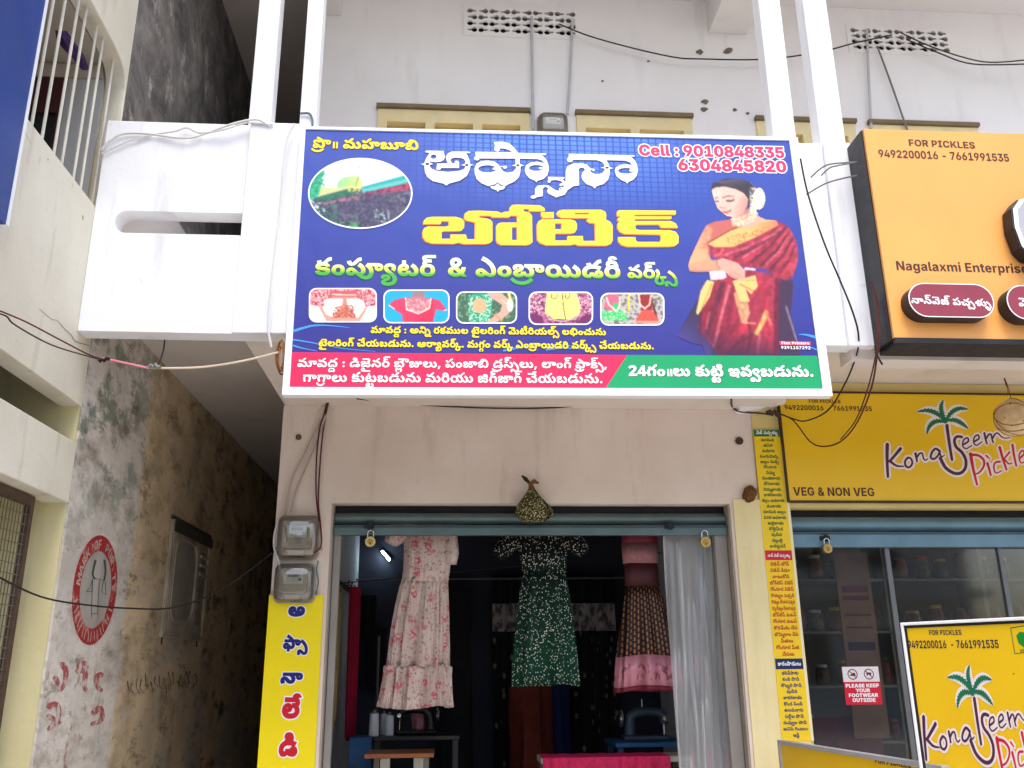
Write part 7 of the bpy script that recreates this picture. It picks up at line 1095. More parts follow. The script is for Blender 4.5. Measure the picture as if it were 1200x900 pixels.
for k in range(6): lay.append(('l', [(368+k*21, 698), (372+k*21, 735)], 5, (150, 160, 176)))
picture('shrine_picture', sg, SP, (70, 240, 930, 825), sc7, lay, lambda X, Y: ((X-500)/418)**2+((Y-532)/282)**2 < 1, 3.6, .0024, 4, (128, 128, 128), .12)
decal(sg, 'oval_border', WTX, SP, [ell(500, 532, 424, 288, 64), ell(500, 532, 412, 276, 64)], .0030, sc7)
# five thumbnails: coordinates of two enlargements of the strip
t1 = cv(350, 330, 1200/220); t2 = cv(560, 330, 1200/230)
def rmask(b, r):
    x0, y0, x1, y1 = b
    return lambda X, Y: (np.maximum(np.abs(X-(x0+x1)/2)-(x1-x0)/2+r, 0)**2+np.maximum(np.abs(Y-(y0+y1)/2)-(y1-y0)/2+r, 0)**2) < r*r
def thumb(box, conv, lay, bgc):
    picture('thumbnail_picture', sg, SP, box, conv, lay, rmask(box, 46), 3.2, .0024, 1, bgc, .06)
    x0, y0, x1, y1 = box
    decal(sg, 'thumbnail_border', WTX, SP, [rrect(x0-4, y0-4, x1+4, y1+4, 48), rrect(x0+4, y0+4, x1-4, y1-4, 44)], .0030, conv)
R1 = (196, 92, 108)
thumb((70, 46, 496, 258), t1, [('p', [(60, 40), (500, 40), (500, 150), (430, 160), (130, 160), (60, 150)], (224, 140, 150)), ('s', [(60, 40), (500, 40), (500, 160), (60, 150)], (180, 56, 76), .5, 2), ('s', [(60, 40), (500, 40), (500, 150), (60, 150)], (244, 200, 196), .55, 1),
    ('p', [(160, 120), (200, 108), (380, 108), (420, 130), (425, 180), (380, 230), (200, 230), (165, 180)], (246, 248, 246)), ('p', [(200, 60), (370, 62), (400, 110), (190, 108)], (206, 96, 100)), ('l', [(215, 84), (370, 86)], 7, (240, 220, 210)), ('l', [(215, 100), (370, 102)], 4, (240, 210, 190)),
    ('p', [(285, 105), (305, 105), (312, 150), (350, 200), (360, 250), (200, 250), (250, 190), (278, 150)], (224, 140, 120)), ('s', [(240, 150), (350, 150), (370, 250), (200, 250)], (176, 88, 76), .5, 1),
    ('p', [(150, 160), (175, 210), (230, 236), (380, 232), (430, 160), (445, 165), (390, 255), (180, 258), (130, 165)], (212, 158, 140)), ('p', [(120, 160), (160, 250), (70, 260), (66, 150)], (244, 246, 250)), ('p', [(440, 165), (400, 258), (500, 260), (500, 150)], (244, 246, 250))], (244, 246, 250))
thumb((546, 56, 960, 264), t1, [('p', [(575, 150), (610, 118), (690, 100), (845, 106), (900, 120), (945, 180), (935, 190), (880, 180), (855, 270), (670, 270), (660, 210), (610, 180)], (240, 62, 100)), ('g', [(660, 110), (860, 110), (860, 270), (660, 270)], (206, 36, 76), (680, 200), (860, 270)), ('p', [(730, 60), (800, 60), (812, 104), (840, 112), (835, 170), (770, 206), (690, 180), (684, 108), (722, 102)], (196, 120, 130)), ('p', [(735, 56), (796, 56), (806, 98), (728, 96)], (150, 128, 132)), ('s', [(690, 110), (840, 115), (830, 175), (770, 200), (695, 180)], (232, 176, 176), .53, 1),
    ('l', [(684, 106), (690, 180), (765, 206), (836, 172), (846, 108)], 8, (250, 226, 214)), ('l', [(578, 152), (612, 176)], 7, (250, 214, 204)), ('l', [(930, 186), (946, 180)], 7, (250, 214, 204))], (22, 172, 238))
thumb((1010, 68, 1392, 266), t1, [('s', [(1000, 60), (1400, 60), (1400, 270), (1000, 270)], (110, 150, 116), .53, 5), ('p', [(1080, 110), (1120, 66), (1190, 62), (1240, 110), (1230, 200), (1215, 262), (1100, 262), (1085, 180)], (40, 150, 110)), ('s', [(1080, 90), (1240, 80), (1220, 262), (1090, 262)], (190, 236, 206), .52, 1), ('e', 1155, 155, 45, 48, (226, 176, 130)),
    ('p', [(1190, 62), (1290, 70), (1350, 120), (1360, 180), (1340, 210), (1260, 264), (1190, 266), (1290, 190), (1300, 150), (1240, 110)], (226, 168, 150)), ('l', [(1252, 214), (1300, 246)], 12, (214, 150, 110)), ('l', [(1300, 120), (1340, 150)], 10, (236, 206, 150)), ('e', 1352, 150, 20, 42, (238, 238, 230)), ('p', [(1330, 66), (1352, 66), (1362, 120), (1345, 116)], (220, 220, 120))], (66, 104, 82))
thumb((314, 66, 700, 262), t2, [('s', [(300, 60), (705, 60), (705, 262), (300, 262)], (196, 120, 150), .51, 2), ('s', [(300, 60), (705, 60), (705, 200), (300, 200)], (240, 200, 200), .56, 1), ('p', [(425, 66), (600, 66), (622, 130), (626, 200), (560, 232), (460, 228), (410, 190), (415, 120)], (238, 242, 130)), ('l', [(410, 190), (440, 232), (520, 244), (600, 226), (630, 180)], 9, (206, 170, 170)), ('l', [(516, 66), (522, 150), (536, 230)], 5, (110, 60, 40)), ('l', [(452, 70), (450, 100), (470, 108), (486, 90), (484, 70)], 4, (110, 60, 40)), ('l', [(536, 70), (534, 96), (550, 106), (562, 88), (560, 70)], 4, (110, 60, 40)), ('p', [(310, 190), (390, 210), (410, 262), (310, 262)], (112, 40, 96)), ('p', [(640, 210), (700, 200), (700, 262), (600, 262)], (112, 40, 96))], (116, 44, 92))
thumb((752, 74, 1136, 266), t2, [('s', [(740, 60), (1140, 60), (1140, 270), (740, 270)], (120, 112, 110), .52, 4), ('p', [(916, 74), (930, 74), (930, 180), (916, 180)], (230, 210, 60)), ('p', [(750, 190), (800, 176), (870, 172), (905, 200), (918, 240), (880, 240), (770, 240)], (56, 196, 110)), ('s', [(760, 180), (900, 176), (910, 240), (770, 240)], (190, 236, 170), .56, 1), ('p', [(790, 80), (850, 78), (872, 120), (860, 176), (800, 180), (770, 150)], (224, 100, 130)), ('p', [(826, 132), (866, 128), (862, 176), (830, 180)], (60, 190, 110)), ('l', [(786, 100), (800, 140), (846, 184)], 11, (240, 214, 200)), ('l', [(868, 100), (866, 150), (846, 184)], 11, (240, 214, 200)),
    ('p', [(960, 250), (985, 200), (1010, 172), (1060, 172), (1090, 210), (1112, 250), (1000, 252)], (236, 84, 72)), ('l', [(965, 246), (1105, 246)], 8, (240, 170, 140)), ('p', [(990, 82), (1060, 80), (1072, 120), (1060, 176), (1000, 176)], (150, 40, 40)), ('l', [(985, 84), (990, 140), (1020, 166)], 11, (232, 196, 180)), ('l', [(1058, 86), (1050, 140), (1022, 166)], 11, (232, 196, 180)), ('p', [(1060, 110), (1080, 150), (1100, 230), (1075, 190)], (110, 44, 50))], (186, 182, 178))
# woman in a maroon sari
sw = cv(770, 190, 743/190)
SAR = (166, 50, 74); SARD = (100, 32, 56); SARL = (208, 104, 118)
sil = [(245, 125), (255, 95), (310, 75), (380, 75), (430, 92), (455, 120), (480, 135), (493, 165), (485, 200), (455, 222), (470, 250), (500, 262), (550, 266), (600, 290), (632, 335), (650, 400), (648, 455), (628, 520), (632, 600), (612, 690), (640, 800), (662, 884), (220, 884), (205, 840), (150, 828), (92, 800), (110, 760), (175, 645), (195, 570), (235, 530), (236, 505), (200, 508), (150, 505), (138, 480), (150, 440), (195, 340), (222, 290), (260, 272), (330, 262), (345, 252), (318, 250), (275, 215), (262, 180), (248, 140)]
W_ = [('p', [(0, 0), (743, 0), (743, 900), (0, 900)], (72, 66, 150)),
  ('p', [(175, 640), (92, 780), (88, 810), (150, 830), (230, 884), (330, 884), (260, 700), (240, 600)], (58, 48, 84)),
  ('p', [(550, 520), (625, 545), (615, 690), (640, 800), (662, 884), (520, 884)], (66, 46, 76)), ('l', [(590, 660), (640, 820)], 5, (190, 170, 190)),
  # lower sari
  ('p', [(250, 545), (200, 700), (185, 760), (230, 790), (285, 884), (545, 884), (552, 640), (566, 520), (400, 490), (300, 520)], SAR),
  ('g', [(250, 545), (185, 760), (285, 884), (400, 884), (400, 500)], (140, 30, 56), (400, 600), (220, 700)),
  ('l', [(300, 560), (255, 700), (225, 800)], 26, SARD), ('l', [(330, 570), (290, 720), (262, 840)], 14, SARL), ('l', [(350, 600), (318, 760)], 18, (128, 34, 60)),
  ('l', [(200, 690), (195, 800), (210, 860)], 12, (84, 26, 60)), ('l', [(240, 690), (225, 760)], 8, (206, 92, 104)),
  ('l', [(550, 540), (545, 880)], 22, (110, 30, 58)), ('l', [(480, 560), (500, 700), (520, 860)], 30, (184, 48, 70)), ('l', [(300, 884), (350, 800), (430, 740)], 34, (188, 44, 68)), ('l', [(320, 880), (370, 830), (440, 790)], 9, (112, 26, 50)), ('l', [(410, 884), (430, 800), (420, 730)], 12, (120, 30, 54)), ('l', [(460, 884), (470, 790)], 10, (214, 96, 106)),
  ('p', [(350, 600), (400, 580), (425, 690), (410, 735), (385, 740)], (206, 150, 110)), ('l', [(390, 735), (450, 740)], 8, (226, 160, 120)), ('l', [(455, 784), (485, 730), (500, 690)], 22, (228, 170, 100)), ('l', [(500, 690), (520, 740)], 12, (216, 120, 90)),
  # blouse and near arm
  ('p', [(225, 285), (262, 270), (330, 262), (420, 300), (480, 268), (360, 350), (235, 380), (245, 440), (200, 400)], (196, 104, 96)),
  ('p', [(228, 282), (198, 338), (152, 432), (140, 470), (148, 502), (200, 506), (290, 496), (335, 500), (340, 452), (250, 450), (230, 420), (240, 370), (252, 310)], (232, 158, 122)),
  ('g', [(228, 282), (152, 432), (140, 470), (230, 440), (240, 370)], (240, 176, 130), (230, 320), (150, 460)), ('l', [(146, 496), (230, 500), (320, 494)], 12, (204, 136, 118)),
  ('s', [(225, 290), (262, 290), (240, 400), (190, 400)], (206, 120, 96), .54, 2),
  # upper sari
  ('p', [(230, 372), (350, 318), (480, 265), (550, 268), (606, 300), (640, 370), (648, 440), (628, 520), (590, 545), (540, 520), (500, 490), (400, 482), (335, 452), (262, 440), (245, 420)], SAR),
  ('g', [(540, 300), (606, 300), (640, 370), (648, 440), (628, 520), (560, 530)], (196, 70, 90), (540, 420), (640, 400))]
for k, (a, b, w, c) in enumerate((((590, 300), (430, 460), 10, SARD), ((606, 320), (470, 480), 9, SARD), ((570, 300), (390, 440), 7, SARL), ((560, 320), (350, 440), 8, SARD), ((540, 330), (300, 430), 10, SARL), ((620, 350), (520, 490), 10, SARD), ((600, 340), (500, 470), 6, (220, 110, 120)), ((632, 380), (560, 510), 9, (118, 30, 58)), ((300, 400), (262, 432), 10, (206, 96, 96)), ((480, 360), (330, 430), 6, (126, 30, 56)))):
    W_.append(('l', [a, ((a[0]+b[0])/2+8, (a[1]+b[1])/2+6), b], w, c))
LOW = [(250, 545), (200, 700), (185, 760), (230, 790), (285, 884), (545, 884), (552, 640), (566, 520), (400, 490), (300, 520)]
UPP = [(245, 400), (350, 380), (450, 345), (556, 295), (606, 300), (640, 370), (648, 440), (628, 520), (590, 545), (540, 520), (500, 490), (400, 482), (335, 452), (262, 440)]
W_ += [('f', LOW, 1., .28, .085, .10), ('f', UPP, .62, 1., .075, .12), ('g', LOW, (66, 30, 62), (380, 760), (360, 900)), ('g', [(92, 780), (230, 640), (250, 884), (92, 884)], (72, 66, 150), (200, 740), (110, 850)), ('b', 3),
  ('p', [(228, 374), (340, 310), (480, 263), (545, 266), (556, 290), (520, 308), (450, 345), (350, 388), (262, 390)], (232, 186, 112)), ('g', [(400, 290), (545, 266), (556, 290), (450, 345)], (214, 140, 100), (420, 330), (540, 280)), ('s', [(300, 350), (520, 290), (520, 310), (350, 388)], (196, 130, 80), .55, 1),
  ('l', [(228, 374), (340, 310), (420, 284), (480, 262)], 5, (120, 66, 52)), ('l', [(262, 392), (350, 390), (450, 347), (520, 310)], 4, (176, 90, 80)),
  ('p', [(400, 482), (450, 488), (452, 498), (400, 494)], (238, 214, 214)),
  # cloth in the hands
  ('p', [(238, 500), (312, 495), (318, 530), (300, 538), (245, 542)], (224, 204, 206)), ('p', [(228, 540), (262, 548), (240, 620), (186, 702), (178, 690), (200, 590)], (230, 200, 120)), ('l', [(250, 560), (200, 680)], 6, (190, 150, 80)),
  ('p', [(345, 545), (400, 532), (450, 518), (462, 570), (430, 606), (405, 580), (425, 640), (380, 640)], (232, 194, 120)), ('l', [(380, 560), (440, 590)], 6, (180, 120, 70)), ('l', [(400, 545), (450, 540)], 4, (200, 150, 90)),
  # hand
  ('p', [(268, 452), (300, 440), (368, 462), (402, 496), (404, 536), (388, 545), (340, 528), (310, 502), (282, 482)], (226, 166, 148)), ('l', [(330, 510), (372, 535)], 3, (180, 116, 104)), ('l', [(345, 500), (388, 528)], 3, (186, 120, 108)), ('l', [(275, 445), (272, 470), (285, 486)], 4, (160, 100, 70)),
  # neck, face, hair
  ('p', [(335, 258), (400, 225), (440, 200), (452, 240), (500, 264), (420, 300), (345, 292)], (222, 170, 152)), ('g', [(335, 258), (440, 200), (450, 230), (400, 270)], (186, 128, 116), (360, 280), (410, 226)), ('l', [(350, 285), (400, 268), (450, 240)], 7, (226, 196, 150)), ('l', [(345, 270), (400, 250), (440, 228)], 5, (206, 170, 130)), ('s', [(340, 262), (450, 225), (455, 265), (370, 300)], (244, 226, 196), .55, 1),
  ('p', [(250, 132), (258, 170), (272, 208), (300, 240), (328, 256), (352, 258), (392, 236), (412, 204), (418, 172), (400, 140), (350, 116), (290, 112), (256, 118)], (232, 188, 172)), ('g', [(352, 258), (392, 236), (412, 204), (418, 172), (390, 150), (350, 220)], (206, 146, 130), (340, 200), (418, 215)), ('g', [(250, 132), (258, 170), (290, 180), (300, 120)], (244, 206, 192), (320, 160), (262, 150)),
  ('p', [(243, 128), (246, 108), (262, 90), (310, 74), (380, 74), (428, 92), (452, 120), (446, 180), (434, 200), (420, 206), (416, 168), (396, 142), (360, 124), (310, 112), (270, 116)], (56, 52, 66)), ('g', [(260, 90), (380, 74), (440, 110), (360, 120)], (92, 88, 104), (340, 120), (330, 74)), ('l', [(428, 92), (448, 112)], 6, (150, 120, 110)),
  ('l', [(266, 166), (278, 162)], 4, (90, 60, 60)), ('l', [(300, 164), (324, 156), (350, 158)], 4, (100, 68, 64)), ('l', [(268, 180), (280, 180)], 6, (80, 60, 66)), ('l', [(318, 178), (336, 180), (352, 174)], 6, (74, 54, 60)), ('l', [(318, 174), (352, 168)], 3, (190, 150, 140)), ('l', [(288, 205), (298, 212), (312, 208)], 5, (196, 134, 122)), ('l', [(292, 168), (286, 200)], 4, (244, 210, 196)), ('l', [(300, 228), (320, 230), (338, 222)], 7, (190, 84, 90)), ('l', [(304, 234), (326, 236)], 4, (214, 130, 126)),
  ('e', 466, 168, 28, 50, (238, 230, 214)), ('e', 446, 205, 18, 34, (226, 214, 190)), ('s', [(425, 118), (500, 118), (496, 240), (425, 240)], (200, 186, 150), .53, 2), ('s', [(425, 118), (500, 118), (496, 240), (425, 240)], (252, 250, 244), .56, 1), ('l', [(436, 218), (440, 262)], 7, (226, 200, 160))]
picture('woman_picture', sg, SP, (80, 66, 668, 886), sw, W_, lambda X, Y: inpoly(sil, X, Y) | (((X-468)/29)**2+((Y-168)/52)**2 < 1), 2.4, .0020, 2, (72, 66, 150), .06)

# ------------------------------------------------------------------ palm logo of the pickle shop (drawn in the coordinates of one enlargement)
PURPLE = plain((78, 34, 66), .45, .08); CRIM = plain((196, 20, 44), .45, .08); PGREEN = plain((16, 112, 76), .45, .15, 20); HALO = plain((240, 226, 224), .45, .05)
L_PURPLE = [([(187, 380), (186, 500), (192, 628)], 27, 18), ([(288, 412), (240, 470), (203, 512)], 24, 18), ([(203, 505), (255, 542), (310, 546)], 22, 9),
  ([(343, 480), (319, 508), (325, 545), (352, 553), (372, 525), (364, 492), (343, 480)], 17, 14), ([(395, 448), (402, 480), (408, 512)], 19, 14), ([(405, 482), (426, 452), (446, 452), (454, 485), (468, 502), (487, 490)], 15, 9),
  ([(572, 432), (545, 416), (520, 440), (508, 478), (530, 493), (560, 470), (578, 430)], 18, 14), ([(575, 428), (578, 458), (592, 476), (612, 462)], 15, 8), ([(628, 240), (645, 370), (667, 502)], 25, 19),
  ([(742, 330), (705, 326), (684, 352), (696, 402), (740, 444), (768, 500), (764, 560), (730, 596), (680, 597), (622, 560), (592, 512), (578, 482)], 20, 25),
  ([(748, 386), (786, 362), (780, 336), (752, 352), (745, 394), (770, 416), (812, 392)], 14, 9), ([(830, 364), (866, 340), (856, 314), (830, 334), (828, 374), (850, 391), (888, 364)], 14, 9),
  ([(905, 298), (914, 342), (925, 382)], 17, 12), ([(918, 342), (938, 312), (955, 312), (964, 350), (972, 372)], 14, 12), ([(966, 340), (985, 308), (1006, 302), (1030, 326), (1060, 338), (1098, 334)], 14, 7)]
L_RED = [([(802, 450), (822, 560), (852, 684)], 26, 16), ([(806, 462), (860, 466), (900, 500), (901, 545), (870, 590), (832, 606)], 20, 12), ([(928, 522), (942, 570), (954, 616)], 20, 14), ([(918, 466), (946, 492)], 15, 8), ([(1022, 512), (985, 520), (976, 560), (992, 596), (1036, 578)], 16, 9),
  ([(1018, 402), (1042, 490), (1070, 574)], 21, 14), ([(1092, 440), (1068, 470), (1050, 492)], 15, 12), ([(1050, 490), (1086, 528), (1112, 520)], 15, 8), ([(1113, 384), (1126, 470), (1142, 546)], 19, 13), ([(1168, 486), (1202, 452), (1184, 430), (1162, 470), (1178, 522), (1222, 500)], 15, 9), ([(1280, 410), (1246, 424), (1262, 460), (1290, 490), (1256, 514), (1236, 506)], 16, 10)]
FR = [[(615, 205), (590, 150), (585, 100), (602, 56)], [(610, 205), (560, 160), (490, 134), (410, 142)], [(622, 200), (665, 145), (720, 118), (786, 124)], [(605, 215), (545, 215), (500, 250), (480, 308)], [(630, 205), (690, 205), (740, 230), (786, 268)]]
def frond(P, w, ser):
    p = spline([(a, b, 0) for a, b in P], 7); n = len(p); L_, R_ = [], []
    for i, q in enumerate(p):
        d = (p[min(i+1, n-1)]-p[max(i-1, 0)]).normalized(); t = i/(n-1)
        ww = w*math.sin(PI*min(1, .12+t*.86))**.7
        a = ww*(1 if i % 2 == 0 or not ser else .55); b_ = ww*(1 if i % 2 or not ser else .6)
        L_.append((q.x-d.y*a, q.y+d.x*a)); R_.append((q.x+d.y*b_*.9, q.y-d.x*b_*.9))
    return orient(L_+[(p[-1].x, p[-1].y)]+R_[::-1])
def logo(parent, put):
    """put(x, y, lift) -> world"""
    for name, m, S, off in (('palm_logo_outline', HALO, L_PURPLE+L_RED, 15), ('lettering', PURPLE, L_PURPLE, 0), ('lettering', CRIM, L_RED, 0)):
        mb = MB(); C = []
        for pts, a, b in S: C.append(orient(ribbon(pts, a+off*2, b+off*2, 4)))
        if off:
            C += [frond(P, 24+off, False) for P in FR]+[ell(615, 205, 34, 34)]
            C = [orient(c) for c in C]
        tri = cdt(C, 'nonzero'); mb.flat(tri, lambda x, y: put(x, y, .0012 if off else .0024))
        mb.build(name, m, parent, fix=False)
    mb = MB(); tri = cdt([orient(frond(P, 22, True)) for P in FR]+[orient(ell(615, 206, 22, 24))], 'nonzero'); mb.flat(tri, lambda x, y: put(x, y, .0028)); mb.build('palm_leaves', PGREEN, parent, fix=False)

# ------------------------------------------------------------------ orange sign of the pickle shop, on the balcony
OY = 4.5
OP = Plane((0, OY, 0), (0, -1, 0))
og = thing('pickle_shop_sign', 'deep orange box sign with dark sides and raised maroon lozenges on the balcony', 'sign', (4, OY, 3.25))
ORG = plain((240, 168, 88), .42, .06, 2); DRK = plain((34, 32, 38), .5, .1); BROWNT = plain((74, 44, 34), .5, .08)
ox0, oz0, oz1 = 2.452, 3.262, 4.594
MB().box(ox0, 6.4, OY, OY+.02, oz0, oz1).build('panel', ORG, og)
MB().box(ox0-.006, ox0+.02, OY+.022, OY+.225, oz0-.004, oz1+.004).box(ox0+.021, 6.4, OY+.022, OY+.225, oz0-.03, oz0+.02).box(ox0+.021, 6.4, OY+.022, OY+.225, oz1-.02, oz1+.004).build('return_edge', DRK, og)
MB().box(ox0+.001, 6.4, OY-.004, OY+.02, oz0-.032, oz0-.002).build('bottom_trim', DRK, og)
letters(og, BROWNT, OP, [("FOR PICKLES", (1065.5, 171), (1143, 174.3), 1.0), ("9492200016 - 7661991535", (1030, 184.3), (1183, 189.5), 1.25)])
A_, B_ = OP.at(1051, 316.5), OP.at(1200, 320.3); dirU = (B_-A_).normalized()
mb = MB(); text3(mb, "Nagalaxmi Enterprises", A_, dirU, Vector((-dirU.z, 0, dirU.x)), Vector((0, -1, 0)), (B_-A_).length*1.09, 1.05); mb.build('lettering', BROWNT, og, fix=False)
PIL = plain((142, 52, 70), .4, .08)
def lozenge(p0, p1, txt, t0, t1, clip=None):
    q = Plane((0, OY-.088, 0), (0, -1, 0)); a, b = q.at(*p0), q.at(*p1); x0, x1 = a.x, b.x; z0, z1 = b.z, a.z
    o = MB().plate(rrect(x0, z0, x1, z1, (z1-z0)*.49, 8), [], lambda u, v, d: (u, OY-.002-d, v), .085).build('raised_lozenge', DRK, og)
    MB().flat(cdt([rrect(x0+.001, z0+.001, x1-.001, z1-.001, (z1-z0)*.48, 8)], 'parity'), lambda u, v: (u, OY-.0885, v)).build('lozenge_border', WTX, o, fix=False)
    MB().flat(cdt([rrect(x0+.007, z0+.007, x1-.007, z1-.007, (z1-z0)*.46, 8)], 'parity'), lambda u, v: (u, OY-.0895, v)).build('lozenge_face', PIL, o, fix=False)
    letters(o, WTX, q, [(txt, t0, t1, 1.0)], .0025)
q_ = lambda x, y: (x, y)
lozenge((1061.5, 331), (1168.5, 373), "నాన్‌వెజ్ పచ్చళ్ళు", (1068, 355.5), (1161.5, 359.5))
lozenge((1176, 333.5), (1283, 376), "వెజ్ పచ్చళ్ళు", (1194, 359), (1272, 362.5))
lb = MB().plate([(a+3.9, b*.76+3.91) for a, b in ((-.68, -.16), (-.64, -.235), (-.58, -.26), (.6, -.26), (.68, -.2), (.7, .2), (.64, .27), (-.55, .27), (-.64, .24), (-.69, .16), (-.70, 0))], [], lambda u, v, d: (u, OY-.002-d, v), .09).build('raised_logo_box', DRK, og, bevel=.01)
MB().plate([(a*.985+3.9, b*.741+3.91) for a, b in ((-.68, -.16), (-.64, -.235), (-.58, -.26), (.6, -.26), (.68, -.2), (.7, .2), (.64, .27), (-.55, .27), (-.64, .24), (-.69, .16), (-.70, 0))], [[(a*.95+3.9, b*.684+3.91) for a, b in ((-.68, -.16), (-.64, -.235), (-.58, -.26), (.6, -.26), (.68, -.2), (.7, .2), (.64, .27), (-.55, .27), (-.64, .24), (-.69, .16), (-.70, 0))]], lambda u, v, d: (u, OY-.094-d, v), .004).build('logo_border', WTX, lb)
MB().plate([(a*.95+3.9, b*.684+3.91) for a, b in ((-.68, -.16), (-.64, -.235), (-.58, -.26), (.6, -.26), (.68, -.2), (.7, .2), (.64, .27), (-.55, .27), (-.64, .24), (-.69, .16), (-.70, 0))], [], lambda u, v, d: (u, OY-.0945-d, v), .002).build('logo_face', plain((168, 170, 178), .4, .08), lb)

# ------------------------------------------------------------------ yellow sign over the pickle shop
KY = D-.035
KP = Plane((0, KY, 0), (0, -1, 0))
kg = thing('pickle_fascia_sign', 'long yellow sign with a palm tree logo over the pickle shop shutter', 'sign', (4, D, 2.62))
def ksign():
    d = Nd('yellow_flex'); f = d.noise(1.2, 3); return d.done(d.mix(d.rng(f, .3, .7), lin((232, 186, 18)), lin((240, 200, 28))), .35, 0, .45)
KYEL = ksign()
kx0, kz0, kz1 = 2.415, 2.645, 3.445
MB().box(kx0, 6.4, KY, D-.003, kz0, kz1).build('panel', KYEL, kg)
MB().box(kx0-.012, kx0-.0005, KY-.006, D-.003, kz0-.012, kz1+.012).box(kx0, 6.4, KY-.006, D-.003, kz0-.014, kz0-.0005).box(kx0, 6.4, KY-.006, D-.003, kz1+.0005, kz1+.014).build('edge_trim', plain((62, 40, 30), .5, .15), kg)
letters(kg, BROWNT, KP, [("FOR PICKLES", (948, 472), (985, 472.6), 1.0), ("9492200016  - 7661991535", (919.5, 480.2), (1022, 482), 1.1), ("VEG & NON VEG", (930, 580.8), (1025, 581.6), 1.12)])
kc = cv(1010, 460, 1200/190)
logo(kg, lambda x, y, l: KP.at(*kc(x, y), l))

# ------------------------------------------------------------------ pickle price strip on the pillar
MY = D-.016
MP = Plane((0, MY, 0), (0, -1, 0))
mg = thing('pickle_list_board', 'tall narrow yellow board listing pickles on the cream pillar', 'sign', (2.3, D, 1.05))
a, b, c, d_ = MP.at(882.5, 504), MP.at(914, 503.5), MP.at(956, 868), MP.at(917, 866)
mx0, mx1, mz0, mz1 = a.x+.002, b.x-.004, c.z, a.z
MB().box(mx0, mx1, MY, D-.013, mz0, mz1).build('board', plain((244, 208, 28), .42, .06, 2), mg)
MB().box(mx1+.0005, mx1+.02, MY+.001, D-.013, mz0, mz1-.1).build('edge_strip', plain((236, 228, 190), .5, .06), mg)
def mband(y0, y1, m, nm):
    za, zb = MP.at(900, y0).z, MP.at(900, y1).z
    MB().flat(cdt([[(mx0+.002, zb), (mx1-.002, zb), (mx1-.002, za), (mx0+.002, za)]], 'parity'), lambda u, v: (u, MY-.001, v)).build(nm, m, mg, fix=False); return za, zb
MGR = plain((12, 110, 58), .45, .08); MRD = plain((206, 16, 48), .45, .08); MBL = plain((18, 34, 92), .45, .08)
xm = (mx0+mx1)/2; wM = mx1-mx0
def mtext(mb, t, z, w, vs, lift=.0022, fat=0): text3(mb, t, Vector((xm-w/2, MY, z)), Vector((1, 0, 0)), Vector((0, 0, 1)), Vector((0, -1, 0)), w, vs, lift, fat)
for y0, y1, m, t in ((504, 511.5, MGR, "వెజ్ పచ్చళ్ళు"), (645, 656.5, MRD, "నాన్ వెజ్ పచ్చళ్ళు"), (772, 784.5, MBL, "కారంపొడులు")):
    za, zb = mband(y0, y1, m, 'heading_band'); mb = MB(); h = za-zb
    x0, x1 = ink(t); w = wM*.82; mtext(mb, t, zb+h*.34, w, min(1.3, h*.5/(w/(x1-x0)*640)), .0028); mb.build('lettering', WTX, mg, fix=False)
def mlist(items, ya, yb, m):
    n = len(items); za, zb = MP.at(900, ya).z, MP.at(920, yb).z; st = (za-zb)/n
    for i, t in enumerate(items):
        x0, x1 = ink(t); s = st*.50/640; w = min((x1-x0)*s*.92, wM*.84); mb = MB(); mtext(mb, t, za-(i+.68)*st, w, s/(w/(x1-x0))); mb.build('lettering', m, mg, fix=False)
mlist(VEG_LIST, 513, 644, plain((20, 96, 60), .5, .08)); mlist(NONVEG_LIST, 658, 771, plain((190, 40, 36), .5, .08)); mlist(POWDER_LIST, 786, 866, plain((24, 44, 120), .5, .08))

# ------------------------------------------------------------------ yellow name board on the left pillar
NY = D-.022
NP = Plane((0, NY, 0), (0, -1, 0))
ng = thing('name_board', 'upright yellow board with blue and red letters below the electric meters', 'sign', (-1, D, .6))
n0, n1 = NP.at(315.5, 697), NP.at(379, 697)
MB().box(n0.x, n1.x, NY, D-.009, .62, n0.z).build('board', plain((248, 226, 8), .4, .05, 2), ng)
NBL = plain((26, 28, 120), .42, .06); NRD = plain((206, 18, 44), .42, .06)
for t, xa, xb, yb, m, vs_ in (("అ", 338, 356.5, 722, NBL, 1.0), ("ఫ్సా", 332, 360.5, 760, NBL, 1.12), ("నా", 329, 354, 800.5, NBL, 1.0), ("లే", 330.5, 351, 841, NRD, 1.15), ("డి", 327, 347.5, 885.5, NRD, 1.2)):
    letters(ng, m, NP, [(t, (xa, yb), (xb, yb), vs_)], .0030, 30)
    letters(ng, WTX, NP, [(t, (xa, yb), (xb, yb), vs_)], .0014, 85, 'lettering_outline')

